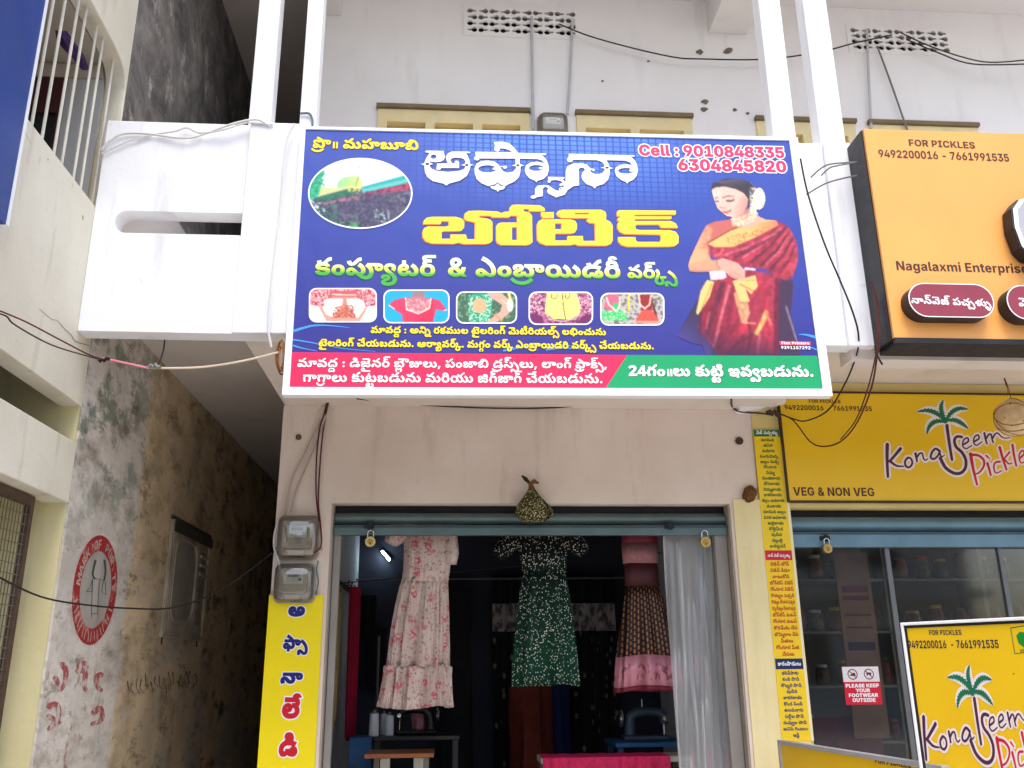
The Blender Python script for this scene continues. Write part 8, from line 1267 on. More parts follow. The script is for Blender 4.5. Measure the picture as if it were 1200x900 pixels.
# ------------------------------------------------------------------ sticker on the glass
FY = D+.118
FP = Plane((0, FY, 0), (0, -1, 0))
fg = thing('footwear_notice', 'red and white notice about footwear stuck on the glass front', 'notice', (2.78, FY, 1.3))
fa, fb = FP.at(986.5, 781.5), FP.at(1034, 825.5)
fx0, fx1, fz1, fz0 = fa.x, fa.x+(FP.at(1029, 782).x-fa.x), fa.z, fb.z
fm = fz1-(fz1-fz0)*.40
MB().box(fx0, fx1, FY-.0005, FY+.0015, fz0, fm).build('red_panel', plain((206, 12, 48), .45, .06), fg)
MB().box(fx0, fx1, FY-.0005, FY+.0015, fm+.0002, fz1).build('white_panel', plain((232, 226, 230), .45, .05), fg)
mb = MB(); wF = fx1-fx0; rows = ("PLEASE KEEP", "YOUR", "FOOTWEAR", "OUTSIDE"); hF = (fm-fz0)
for i, t in enumerate(rows):
    x0, x1 = ink(t); s = hF*.155/727; w = (x1-x0)*s*1.12; mb = MB(); text3(mb, t, Vector(((fx0+fx1)/2-w/2, FY-.0005, fm-hF*(.245+.21*i))), Vector((1, 0, 0)), Vector((0, 0, 1)), Vector((0, -1, 0)), w, .9, .0012, 18); mb.build('lettering', WTX, fg, fix=False)
MRN = plain((110, 20, 50), .5, .1)
for cx in (.27, .72):
    X0, Z0, R0 = fx0+wF*cx, (fm+fz1)/2, (fz1-fm)*.36; mb = MB()
    mb.flat(cdt([ell(X0, Z0, R0, R0, 28), ell(X0, Z0, R0*.82, R0*.82, 28)], 'parity'), lambda u, v: (u, FY-.0015, v))
    sh = [(-.6, -.2), (-.2, .05), (.1, .3), (.45, .25), (.6, -.15), (.55, -.3), (-.55, -.3)] if cx < .5 else [(-.5, .3), (.5, .3), (.45, -.1), (.2, -.35), (.05, -.05), (-.2, -.1), (-.3, -.35), (-.5, -.1)]
    mb.flat(cdt([[(X0+a*R0, Z0+b*R0) for a, b in sh]], 'parity'), lambda u, v: (u, FY-.0018, v))
    mb.flat(cdt([orient(ribbon([(X0-R0*.6, Z0+R0*.6), (X0+R0*.6, Z0-R0*.6)], R0*.16))], 'nonzero'), lambda u, v: (u, FY-.0022, v))
    mb.build('prohibition_symbol', MRN, fg, fix=False)

# ------------------------------------------------------------------ two yellow boards standing out from the pickle shop
def board(name, label, P0, dv, length, zt, zb, m, frame_m, inner_m, fw, fi):
    dv = Vector(dv).normalized(); n = Vector((dv.y, -dv.x, 0))
    if n.dot(C0-P0) < 0: n = -n
    t = thing(name, label, 'sign', (P0.x+dv.x*length/2, P0.y+dv.y*length/2, 0))
    at = lambda s, z, l=0.: Vector((P0.x, P0.y, 0))+dv*s+n*l+Vector((0, 0, z))
    MB().plate([(0, zb), (length, zb), (length, zt), (0, zt)], [], lambda u, v, d: at(u, v, -d), .03).build('panel', m, t)
    MB().plate([(-fw, zb-fw), (length+fw, zb-fw), (length+fw, zt+fw), (-fw, zt+fw)], [[(0.0005, zb+.0005), (length-.0005, zb+.0005), (length-.0005, zt-.0005), (.0005, zt-.0005)]], lambda u, v, d: at(u, v, .012-d), .045).build('frame', frame_m, t, bevel=.003)
    if fi: MB().plate([(0.001, zb+.001), (length-.001, zb+.001), (length-.001, zt-.001), (.001, zt-.001)], [[(fi, zb+fi), (length-fi, zb+fi), (length-fi, zt-fi), (fi, zt-fi)]], lambda u, v, d: at(u, v, .004-d), .003).build('black_border', inner_m, t)
    for s in (.02, length-.05):
        MB().plate([(s, .002), (s+.03, .002), (s+.03, zb-fw), (s, zb-fw)], [], lambda u, v, d: at(u, v, -.005-d), .025).build('leg', frame_m, t)
    return t, Plane(P0, n), dv, n
pz = Vector((0, 0, 0))
# the nearer one
P0 = onY(1059.5, 733, 4.55)
st_, STP, dv, n_ = board('standing_pickle_board', 'yellow palm logo board with a white and black frame standing before the glass', P0, (.4609, -.8875, 0), 1.05, P0.z, .45, KYEL, SIGNW, plain((24, 24, 28), .5, .1), .014, .014)
letters(st_, plain((52, 40, 60), .5, .1), STP, [("FOR PICKLES", (1089.3, 744.3), (1127.2, 744), 1.25), ("9492200016  - 7661991535", (1064.8, 759.8), (1171, 759.6), 1.55)], .0012)
def afx(src, dst):
    S = np.array([[x, y, 1] for x, y in src]); Dm = np.array(dst); return np.linalg.lstsq(S, Dm, rcond=None)[0]
AF_ = afx([(187, 380), (190, 630), (602, 56), (415, 140), (780, 125), (667, 502), (680, 597), (905, 298)], [(1083.5, 841), (1086.3, 889), (1134.5, 779), (1112, 795), (1161.8, 794), (1148.2, 873), (1152, 893), (1184, 836)])
def sput(x, y, l):
    q = np.array([x, y, 1])@AF_; return STP.at(q[0], q[1], l)
logo(st_, sput)
vg = [(1184, 735.5), (1206, 732), (1208, 764.5), (1189, 766.5)]
decal(st_, 'veg_mark_border', plain((30, 100, 60), .5, .1), STP, [vg, [(1185, 736.5), (1205, 733), (1207, 763.5), (1189.8, 765.5)]], .0012)
decal(st_, 'veg_mark', plain((20, 136, 40), .5, .1), STP, [[(1191, 745), (1195, 740.5), (1200, 741), (1207, 744), (1212, 752), (1208, 758), (1200, 758.5), (1194, 754)]], .0014)
letters(st_, plain((20, 110, 50), .5, .1), STP, [("VEG", (1195.5, 764.3), (1205, 764), 1.0)], .0014)
decal(st_, 'stain_spot', plain((60, 50, 20), .5, .1), STP, [ell(1188, 789.5, .9, .9, 8)], .0014)
# the lower one against the pillar
P0 = onY(915, 872, 5.98)
co_, COP, dv, n_ = board('counter_board', 'low yellow board in a grey frame running out from the cream pillar', P0, (.142, -.99, 0), 1.55, P0.z, .5, KYEL, plain((176, 178, 182), .45, .1, 8, 0, .3), DRK, .024, 0)
letters(co_, BROWNT, COP, [("FOR PICKLES", (1026, 894.4), (1068, 900.5), 1.0)], .0015)

# ------------------------------------------------------------------ electric meters
METB = plain((176, 160, 142), .5, .15, 6); LCD = plain((206, 214, 206), .35, .08)
COVER = mixed_transparent('meter_cover', (.90, .87, .82), .12, .0, (.5, .46, .42), .10)
def meter(loc, w, h, label, tilt=0, tone=METB):
    x, y, z = loc; t = thing('electric_meter', label, 'electric meter', loc, 'electric meters')
    MB().plate(rrect(x-w/2, z-h/2, x+w/2, z+h/2, .04), [], lambda u, v, d: (u, y-d, v), .02).build('base_plate', tone, t, bevel=.004)
    MB().plate(rrect(x-w*.33, z-h*.26, x+w*.33, z+h*.36, .02), [], lambda u, v, d: (u, y-.022-d, v), .05).build('meter_body', plain((176, 168, 152), .5, .12, 6), t, bevel=.006)
    dsp = MB().box(x-w*.24, x+w*.22, y-.079, y-.0735, z-.01, z+h*.24).build('display', LCD, t)
    MB().box(x-w*.14, x+w*.12, y-.081, y-.0795, z+h*.13, z+h*.19).build('reading_window', plain((128, 146, 128), .3, .1), dsp)
    MB().box(x+w*.12, x+w*.19, y-.081, y-.0795, z+h*.04, z+h*.10).build('blue_button', plain((44, 70, 130), .4, .1), dsp)
    MB().box(x-w*.2, x+w*.16, y-.06, y-.0225, z-h*.42, z-h*.31).build('terminal_block', plain((206, 200, 188), .5, .1), t, bevel=.004)
    cvm = MB()
    R = []
    for k, (ins, dd) in enumerate(((0, .021), (.0, .06), (.012, .088), (.035, .1), (.07, .103))):
        R.append([(u, y-dd, v) for u, v in rrect(x-w/2+.008+ins, z-h/2+.008+ins, x+w/2-.008-ins, z+h/2-.008-ins, max(.012, .045-ins*.3))])
    cvm.rings(R); cvm.f.pop(-2); cvm.sm = True
    cvm.build('clear_cover', COVER, t)
    for sx in (-1, 1): MB().obox((x+sx*(w/2+.008), y-.012, z-h*.25), (1, 0, 0), (0, 1, 0), (0, 0, 1), .012, .008, .012).build('fixing_lug', tone, t, bevel=.003)
    return t
m1 = onY(349, 629, D-.06); meter((m1.x, D-.009, m1.z), .285, .30, 'upper electric meter in a brownish clear case on the left shop pillar')
m2 = onY(345, 683, D-.06); meter((m2.x, D-.026, m2.z), .27, .26, 'lower electric meter in a grey clear case overlapping the yellow board', 0, plain((150, 152, 150), .5, .12, 6))
m3 = onY(648, 143, D-.05); meter((m3.x, D-.004, m3.z-.03), .25, .22, 'electric meter on the upper white wall between two yellow windows')

# ------------------------------------------------------------------ padlocks
BRASS = plain((196, 164, 96), .32, .15, 20, 0, .8); CHROME = plain((196, 198, 200), .2, .08, 8, 0, .9)
def padlock(px, py, r, yy, label, tone=BRASS):
    c = onY(px, py, yy); t = thing('padlock', label, 'padlock', tuple(c), 'padlocks on the shutters')
    MB().lathe(c, [(r*.2, -.013), (r*.92, -.013), (r, -.009), (r, .009), (r*.92, .013), (r*.2, .013)], 24, 'y').build('lock_body', tone, t)
    s = [c+Vector((-r*.55, 0, r*.75)), c+Vector((-r*.55, 0, r*1.5))]+[c+Vector((r*.55*math.cos(a), 0, r*1.6+r*.55*math.sin(a))) for a in [PI-PI*k/8 for k in range(1, 8)]]+[c+Vector((r*.55, 0, r*1.5)), c+Vector((r*.55, 0, r*.75))]
    MB().tube(s, .0048, 8).build('shackle', CHROME, t)
    MB().lathe(c+Vector((0, -.0132, 0)), [(r*.05, .0), (r*.55, .0), (r*.55, .0015), (r*.05, .0015)], 18, 'y').build('stamped_disc', plain((170, 136, 72), .4, .2, 30, 0, .8), t)
    MB().box(c.x-.002, c.x+.003, c.y-.0162, c.y-.0148, c.z-r*.5, c.z-r*.1).build('keyhole', BLACKV, t)
padlock(434, 635, .037, D+.03, 'brass padlock hanging open at the left of the boutique shutter', plain((214, 184, 124), .32, .15, 20, 0, .7))
padlock(826.5, 635.5, .039, D+.03, 'brass padlock hanging over the plastic sheet on the boutique shutter')
padlock(969.5, 643, .034, D+.02, 'brass padlock hanging from the pickle shop shutter')

# ------------------------------------------------------------------ clothes hanging in the boutique doorway
def floral():
    d = Nd('floral_cloth'); v = d.map((1, .6, 1))
    c = d.mix(d.rng(d.noise(5, 4, v), .35, .65), lin((216, 196, 186)), lin((198, 176, 166)))
    w = d.new('ShaderNodeVectorMath', operation='ADD'); d.put(w.inputs[0], v)
    nz = d.new('ShaderNodeTexNoise'); d.put(nz.inputs['Vector'], v); nz.inputs['Scale'].default_value = 26; sc = d.new('ShaderNodeVectorMath', operation='SCALE'); d.put(sc.inputs[0], nz.outputs['Color']); sc.inputs['Scale'].default_value = .035
    d.put(w.inputs[1], sc.outputs[0]); wv = w.outputs[0]
    pet = d.rng(d.noise(60, 3, v), .42, .52)
    for s, r, colr, lo in ((58, .44, (176, 148, 134), .3), (36, .42, (140, 118, 100), .5), (24, .46, (166, 124, 114), .55), (13, .46, (200, 66, 90), .68), (9.5, .44, (194, 98, 108), .58)):
        ds, cc = d.vor(s, wv); g_ = d.xyz(cc)
        m = d.math('MULTIPLY', d.math('MULTIPLY', d.rng(ds, r, r*.45), pet), d.math('GREATER_THAN', g_[0], lo))
        c = d.mix(d.math('MULTIPLY', m, .9), c, lin(colr))
    d.bump(d.noise(9, 4, d.map((6, 6, .5))), .9, .025)
    return d.done(c, .85, 0, .2)
def loftcloth(mb, rows, nseg=72, pleats=9, seed=0):
    """rows: (cx, cy, z, half width, half depth, pleat depth)"""
    rs = random.Random(seed); ph = [rs.uniform(0, 6.28) for _ in range(4)]; R = []
    for cx, cy, z, hw, hd, pl in rows:
        ring = []
        for j in range(nseg):
            a = 2*PI*j/nseg
            k = pl*(.55*math.sin(pleats*a+ph[0]+z*1.2)+.3*math.sin(pleats*1.9*a+ph[1]-z*2)+.25*math.sin(pleats*.5*a+ph[2]))
            ring.append(Vector((cx+(hw+k*.5)*math.copysign(abs(math.cos(a))**.8, math.cos(a)), cy+(hd+k)*math.sin(a), z+.25*pl*math.sin(3*a+ph[3]))))
        R.append(ring)
    mb.rings(R, caps=False); mb.sm = True; return mb
def sleeve(mb, pts, w, d, pl, n=28, pleats=5):
    R = []
    for i, p in enumerate(pts):
        p = Vector(p); q = Vector(pts[min(i+1, len(pts)-1)])-Vector(pts[max(i-1, 0)]); q.normalize(); s = Vector((q.z, 0, -q.x))
        R.append([p+s*((w[i]+pl*.4*math.sin(pleats*a))*math.cos(a))+Vector((0, (d[i]+pl*math.sin(pleats*a+i))*math.sin(a), 0)) for a in [2*PI*j/n for j in range(n)]])
    mb.rings(R, caps=False); mb.sm = True; return mb
def dbl(o):
    md = o.modifiers.new('thickness', 'SOLIDIFY'); md.thickness = .003; return o
HNG = plain((60, 54, 50), .5, .1)
def hanger(t, x, y, z, w):
    MB().tube([(x-w, y, z-.05), (x-w*.3, y, z+.0), (x, y, z+.02), (x+w*.3, y, z), (x+w, y, z-.05)], .006, 8).build('hanger_bar', HNG, t)
    MB().tube([(x, y, z+.02), (x, y, z+.07)]+[(x+.02-.02*math.cos(a), y, z+.07+.02*math.sin(a)) for a in [PI*k/6 for k in range(1, 8)]], .003, 6).build('hanger_hook', HNG, t)
FLO = floral(); yy = 6.52
fd = thing('floral_dress', 'long cream dress printed with pink flowers, hanging left in the doorway', 'dress', (-.2, yy, 2.5))
hanger(fd, -.19, yy, 2.56, .19)
mb = loftcloth(MB(), [(-.15, yy, 2.56, .11, .03, .0), (-.15, yy, 2.52, .17, .05, .003), (-.15, yy, 2.44, .172, .07, .004), (-.15, yy, 2.33, .166, .085, .006), (-.155, yy, 2.2, .162, .085, .008), (-.165, yy, 2.11, .158, .085, .014)], 72, 9, 1); dbl(mb.build('bodice', FLO, fd, fix=False))
mb = loftcloth(MB(), [(-.165, yy, 2.14, .155, .08, .012), (-.175, yy, 2.08, .162, .088, .024), (-.185, yy, 1.95, .176, .097, .030), (-.195, yy, 1.8, .19, .104, .034), (-.20, yy, 1.66, .20, .11, .036), (-.205, yy, 1.535, .207, .112, .038)], 150, 13, 2); dbl(mb.build('skirt', FLO, fd, fix=False))
mb = loftcloth(MB(), [(-.205, yy, 1.552, .205, .108, .02), (-.206, yy, 1.54, .222, .122, .038), (-.208, yy, 1.48, .220, .122, .038), (-.212, yy, 1.4, .226, .124, .04), (-.216, yy, 1.325, .234, .126, .042), (-.218, yy, 1.28, .241, .128, .046)], 170, 16, 3); dbl(mb.build('hem_flounce', FLO, fd, fix=False))
mb = MB(); sleeve(mb, [(-.30, yy, 2.505), (-.36, yy, 2.455), (-.41, yy-.01, 2.41), (-.425, yy-.01, 2.385)], [.07, .068, .06, .04], [.05, .05, .05, .04], .007); dbl(mb.build('sleeve', FLO, fd, fix=False))
mb = MB(); sleeve(mb, [(-.03, yy, 2.515), (.005, yy-.02, 2.42), (.02, yy-.03, 2.31), (.02, yy-.03, 2.235)], [.06, .058, .052, .036], [.05, .05, .05, .04], .008); dbl(mb.build('sleeve', FLO, fd, fix=False))
def dotted():
    d = Nd('sequinned_green_cloth'); z = d.xyz()[2]
    c = d.mix(d.rng(z, -.75, -.05), lin((4, 54, 38)), lin((3, 6, 6)))
    ds, cc = d.vor(88, d.map((1, .5, .8))); g_ = d.xyz(cc)
    m = d.math('MULTIPLY', d.rng(ds, .36, .26), d.math('GREATER_THAN', g_[0], .42)); c = d.mix(m, c, d.mix(g_[1], lin((232, 226, 206)), lin((170, 190, 176))))
    d.bump(d.noise(7, 4, d.map((6, 6, .6))), .8, .02); return d.done(c, .75, 0, .2)
DOT = dotted(); gy = 6.62; gx = .70
gd = thing('green_dress', 'dark green sequinned dress with flared skirt hanging in the middle of the doorway', 'dress', (gx, gy, 2.4))
hanger(gd, gx, gy, 2.545, .19)
mb = loftcloth(MB(), [(gx, gy, 2.55, .11, .03, 0), (gx, gy, 2.51, .20, .05, .003), (gx-.005, gy, 2.42, .195, .07, .004), (gx-.005, gy, 2.30, .17, .08, .006), (gx-.002, gy, 2.18, .155, .08, .01)], 64, 8, 4); dbl(mb.build('bodice', DOT, gd, fix=False))
mb = loftcloth(MB(), [(gx-.002, gy, 2.2, .15, .075, .008), (gx-.002, gy, 2.1, .168, .085, .02), (gx-.003, gy, 1.9, .195, .095, .03), (gx-.004, gy, 1.7, .217, .105, .035), (gx-.004, gy, 1.52, .232, .112, .04), (gx-.004, gy, 1.41, .24, .116, .042)], 120, 8, 5); dbl(mb.build('skirt', DOT, gd, fix=False))
mb = MB(); sleeve(mb, [(gx-.13, gy, 2.5), (gx-.24, gy-.01, 2.42), (gx-.31, gy-.01, 2.35), (gx-.345, gy-.01, 2.305)], [.075, .075, .065, .035], [.05, .05, .045, .03], .008); dbl(mb.build('sleeve', DOT, gd, fix=False))
mb = MB(); sleeve(mb, [(gx+.12, gy, 2.51), (gx+.21, gy-.01, 2.43), (gx+.275, gy-.01, 2.36), (gx+.295, gy-.01, 2.315)], [.075, .075, .065, .035], [.05, .05, .045, .03], .008); dbl(mb.build('sleeve', DOT, gd, fix=False))
def brocade():
    d = Nd('maroon_gold_brocade'); x, y, z = d.xyz()
    vx = d.new('ShaderNodeCombineXYZ'); d.put(vx.inputs[0], d.math('MULTIPLY', d.math('DIVIDE', x, d.math('ADD', d.math('MULTIPLY', z, -.42), .36)), 22.)); d.put(vx.inputs[1], d.math('MULTIPLY', z, 24.))
    fx = d.math('FRACT', d.xyz(vx.outputs[0])[0]); row = d.math('FRACT', d.math('MULTIPLY', d.math('FLOOR', d.xyz(vx.outputs[0])[0]), .37)); fz = d.math('FRACT', d.math('ADD', d.xyz(vx.outputs[0])[1], row))
    m = d.math('MULTIPLY', d.math('MULTIPLY', d.rng(fx, .2, .36), d.rng(fx, .7, .54)), d.math('MULTIPLY', d.rng(fz, .1, .2), d.rng(fz, .82, .7)))
    c = d.mix(d.math('MULTIPLY', m, .9), lin((40, 15, 15)), lin((160, 116, 80))); return d.done(c, .5, .15, .4)
def satin():
    d = Nd('pink_satin'); x, y, z = d.xyz(); n = d.noise(16, 5, d.map((1.4, 1, 1)), .65, .8)
    c = d.mix(d.math('MULTIPLY', d.rng(n, .5, .56), d.math('MULTIPLY', d.rng(z, -.88, -.85), d.rng(z, -.74, -.77))), lin((190, 124, 138)), lin((120, 60, 70))); return d.done(c, .32, .1, .5)
SATIN = satin(); MAR = plain((112, 26, 44), .6, .15)
sx, sy = 1.435, 6.66
sk = thing('lehenga_set', 'maroon and gold lehenga with a pink satin border hanging beside the plastic sheet', 'dress', (sx, sy, 2.3))
hanger(sk, sx, sy, 2.53, .14)
mb = loftcloth(MB(), [(sx-.02, sy, 2.53, .06, .03, 0), (sx-.01, sy, 2.47, .13, .05, .003), (sx-.012, sy, 2.38, .135, .06, .004)], 56, 6, 6); dbl(mb.build('blouse_top', MAR, sk, fix=False))
mb = loftcloth(MB(), [(sx-.012, sy, 2.40, .136, .062, .002), (sx-.012, sy, 2.255, .128, .062, .004)], 56, 6, 6); dbl(mb.build('blouse_band', plain((156, 104, 108), .7, .2, 40), sk, fix=False))
mb = loftcloth(MB(), [(sx-.01, sy, 2.268, .122, .055, .002), (sx-.01, sy, 2.09, .124, .055, .004)], 56, 6, 6); dbl(mb.build('waistband', plain((70, 22, 26), .6, .2), sk, fix=False))
mb = loftcloth(MB(), [(sx-.01, sy, 2.095, .112, .05, .006), (sx, sy, 2.0, .14, .07, .014), (sx+.008, sy, 1.85, .175, .085, .024), (sx+.012, sy, 1.68, .21, .10, .032), (sx+.014, sy, 1.595, .226, .106, .036)], 110, 9, 7); dbl(mb.build('skirt', brocade(), sk, fix=False))
mb = loftcloth(MB(), [(sx+.014, sy, 1.60, .228, .107, .036), (sx+.016, sy, 1.5, .242, .112, .038), (sx+.016, sy, 1.385, .255, .118, .040)], 110, 9, 7); dbl(mb.build('satin_border', SATIN, sk, fix=False))
mb = loftcloth(MB(), [(sx+.016, sy, 1.392, .256, .119, .040), (sx+.016, sy, 1.362, .26, .121, .041)], 110, 9, 7); dbl(mb.build('hem', MAR, sk, fix=False))

# ------------------------------------------------------------------ clear plastic sheet
ps_m = mixed_transparent('clear_plastic', (.82, .84, .85), .07, .15, (.70, .72, .74), .34)
def psheet(u, v):
    z = 2.44-v*1.75; xl = 1.555+.0*v; xr = 2.0-.06*u*0
    x = 1.545+.015*v+u*(.44+.02*v)
    f = min(1, .25+v*1.3)
    y = 6.415+.028*f*math.sin(u*21+1.1*math.sin(v*4+u*3))+.014*f*math.sin(u*47+v*6)+.010*math.sin(v*9+u*12)+.02*v*math.sin(u*6.28)
    return (x, y, z)
o = MB().grid(psheet, 120, 80).build('plastic_sheet', ps_m, None, fix=False, loc=(1.76, 6.415, 2.44)); tag(o, 'clear crinkled plastic sheet hanging at the right of the boutique doorway', 'plastic sheet')

# ------------------------------------------------------------------ inside the boutique
def curtain_m():
    d = Nd('dark_print_cloth'); ds, cc = d.vor(13, d.map((1, 1, .7))); g_ = d.xyz(cc)
    m = d.math('MULTIPLY', d.rng(ds, .30, .2), d.math('GREATER_THAN', g_[0], .45)); c = d.mix(d.math('MULTIPLY', m, .7), lin((22, 22, 26)), lin((120, 124, 110))); return d.done(c, .85)
def band_m():
    d = Nd('pale_floral_band'); n = d.noise(11, 5, d.map((1.6, 1, 1)), .6); return d.done(d.mix(d.rng(n, .46, .56), lin((170, 164, 160)), lin((92, 90, 92))), .85)
CUR, BAND = curtain_m(), band_m()
for x0, x1, lab in ((.44, .98, 'dark printed cloth with a pale floral band hanging behind the green dress at its left'), (1.02, 1.66, 'dark printed cloth with a pale floral band hanging between green dress and lehenga')):
    y0 = 9.12; t = thing('hanging_cloth', lab, 'cloth', ((x0+x1)/2, y0, 2.4), 'printed cloths on the back rod')
    def cf(za, zb): return lambda u, v: (x0+u*(x1-x0), y0+.025*math.sin(u*30)+.012*math.sin(u*71+v*3), za+(zb-za)*v)
    MB().grid(cf(2.40, 2.13), 60, 3).build('top_panel', plain((20, 20, 24), .85, .2), t, fix=False)
    MB().grid(cf(2.128, 1.86), 60, 3).build('floral_band', BAND, t, fix=False)
    MB().grid(cf(1.858, .36), 60, 10).build('lower_panel', CUR, t, fix=False)
rod = MB().tube([(-.905, 9.05, 2.36), (2.11, 9.05, 2.37)], .009, 8).build('curtain_rod', plain((110, 110, 116), .5, .1, 8, 0, .3), None, loc=(.6, 9.05, 2.36)); tag(rod, 'thin steel rod across the dark back wall of the boutique', 'rod')
rod = MB().tube([(-.905, 7.5, 2.19), (2.11, 7.5, 2.47)], .004, 6).build('drying_line', plain((40, 40, 44), .6, .1), None, loc=(.6, 7.5, 2.3)); tag(rod, 'thin dark line strung across the boutique behind the dresses', 'line')
# window in the left wall
wn_ = part(MB().plate([(6.75, 1.10), (7.68, 1.10), (7.68, 2.18), (6.75, 2.18)], [[(6.79, 1.14), (7.2, 1.14), (7.2, 2.14), (6.79, 2.14)], [(7.24, 1.14), (7.64, 1.14), (7.64, 2.14), (7.24, 2.14)]], lambda u, v, d: (-.878-d, u, v), .03), 'window', plain((176, 150, 80), .5, .15))
MB().box(-.909, -.90, 6.79, 7.64, 1.14, 2.14).build('pane', plain((34, 30, 30), .25, .3), wn_)
MB().box(-.899, -.89, 6.79, 7.64, 1.52, 1.545).build('glazing_bar', plain((90, 70, 60), .5, .2), wn_)
# hook rail with things on it
hr = thing('hook_rail', 'dark iron hook rail along the pale left wall of the boutique', 'hook rail', (-.86, 8.6, 2.2)); IR = plain((36, 28, 28), .5, .2)
MB().box(-.905, -.885, 7.6, 9.25, 2.185, 2.225).build('rail', IR, hr)
for k in range(7):
    y = 7.68+k*.25; MB().tube([(-.885, y, 2.205), (-.85, y, 2.215), (-.83, y, 2.20), (-.825, y, 2.235)], .006, 6).build('hook', IR, hr)
def drape(name, label, cat, x, y, z0, z1, w, d, m, ph=0, taper=0):
    mb = MB(); R = []
    for k in range(13):
        t = k/12; z = z0+(z1-z0)*t; ww = w*(.35+.65*min(1, t*2.2))*(1+taper*t)
        R.append([Vector((x+d*math.cos(a)*(1+.25*math.sin(4*a+ph+2*t))+.01*t, y+ww*math.sin(a)*(1+.12*math.sin(5*a+ph)), z+(.015*math.sin(3*a) if k == 12 else 0))) for a in [2*PI*j/28 for j in range(28)]])
    mb.rings(R); mb.sm = True
    o = mb.build(name, m, None, loc=(x, y, z0)); tag(o, label, cat); return o
drape('crimson_cloth', 'crimson dupatta hanging long from the hook rail on the pale wall', 'cloth', -.80, 7.95, 2.2, .98, .062, .04, plain((168, 10, 56), .75, .2, 8), 1, .55)
drape('black_garment', 'bunched black garment hanging from the far end of the hook rail', 'garment', -.78, 9.0, 2.2, 1.78, .2, .07, plain((18, 18, 20), .85, .2), 2)
drape('black_trousers', 'narrow black trousers hanging in the corner beyond the hook rail', 'garment', -.70, 9.1, 1.9, 1.36, .05, .09, plain((16, 16, 18), .85, .2), 3)
tl = thing('tube_light', 'short lit tube light high up behind the floral dress sleeve', 'lamp', (-.6, 9.25, 2.8))
a, b = onY(447.5, 646, 9.24), onY(456.5, 656.5, 9.2)
MB().tube([a, b], .009, 10).build('tube', emis((214, 240, 255), 34), tl)
MB().tube([a+Vector((-.0, .03, .01)), b+Vector((0, .03, .01))], .016, 8).build('batten', plain((190, 192, 196), .5, .1), tl)
# sewing table at left
WOOD = plain((176, 104, 58), .45, .2, 8); BLUE = plain((26, 84, 132), .55, .15)
tb = thing('small_table', 'little table with an orange brown wooden top at the left of the boutique floor', 'table', (-.34, 7.0, .3))
MB().box(-.585, -.09, 6.98, 7.35, .915, .945).build('table_top', WOOD, tb, bevel=.004)
for x in (-.44, -.2): MB().box(x-.035, x+.035, 7.0, 7.06, .302, .914).build('leg', plain((188, 180, 168), .6, .15), tb, bevel=.004)
for x in (-.52, -.15): MB().box(x-.02, x+.02, 7.27, 7.31, .302, .914).build('leg', plain((188, 180, 168), .6, .15), tb)
b2 = thing('sewing_table', 'dark sewing table behind the little wooden table', 'table', (-.38, 7.6, .3))
z2 = 1.03
MB().box(-.56, .10, 7.42, 7.9, z2-.03, z2).build('table_top', plain((40, 34, 36), .35, .2), b2, bevel=.004)
bc = MB().box(-.74, -.57, 7.40, 7.7, .302, z2-.002).build('blue_crate', BLUE, None, bevel=.006, loc=(-.65, 7.5, .302)); tag(bc, 'blue crate standing under the crimson cloth beside the dark sewing table', 'crate')
for x in (-.53, .07):
    for y in (7.46, 7.86): MB().box(x-.02, x+.02, y-.02, y+.02, .302, z2-.031).build('leg', plain((40, 38, 42), .5, .15), b2)
THR = plain((206, 210, 220), .7, .08, 30)
for px, w, h, yy_, lab in ((438, .038, .17, 7.5, 'white thread cone on the dark sewing table, nearest the crimson cloth'), (449.5, .03, .155, 7.66, 'white thread cone on the dark sewing table, middle of the three'), (456, .034, .15, 7.55, 'white thread cone on the dark sewing table, beside the black sewing machine')):
    x = onY(px, 860, yy_).x; t = thing('thread_cone', lab, 'thread cone', (x, yy_, z2), 'thread cones on the sewing table')
    MB().lathe((x, yy_, z2), [(w*1.0, .001), (w*1.02, .006), (w, h*.5), (w*.92, h-.006), (w*.5, h)], 20).build('thread', THR, t)
    MB().lathe((x, yy_, z2), [(w*.35, h+.0005), (w*.3, h+.02), (w*.1, h+.021)], 12).build('cone_tip', plain((120, 116, 110), .6, .1), t)
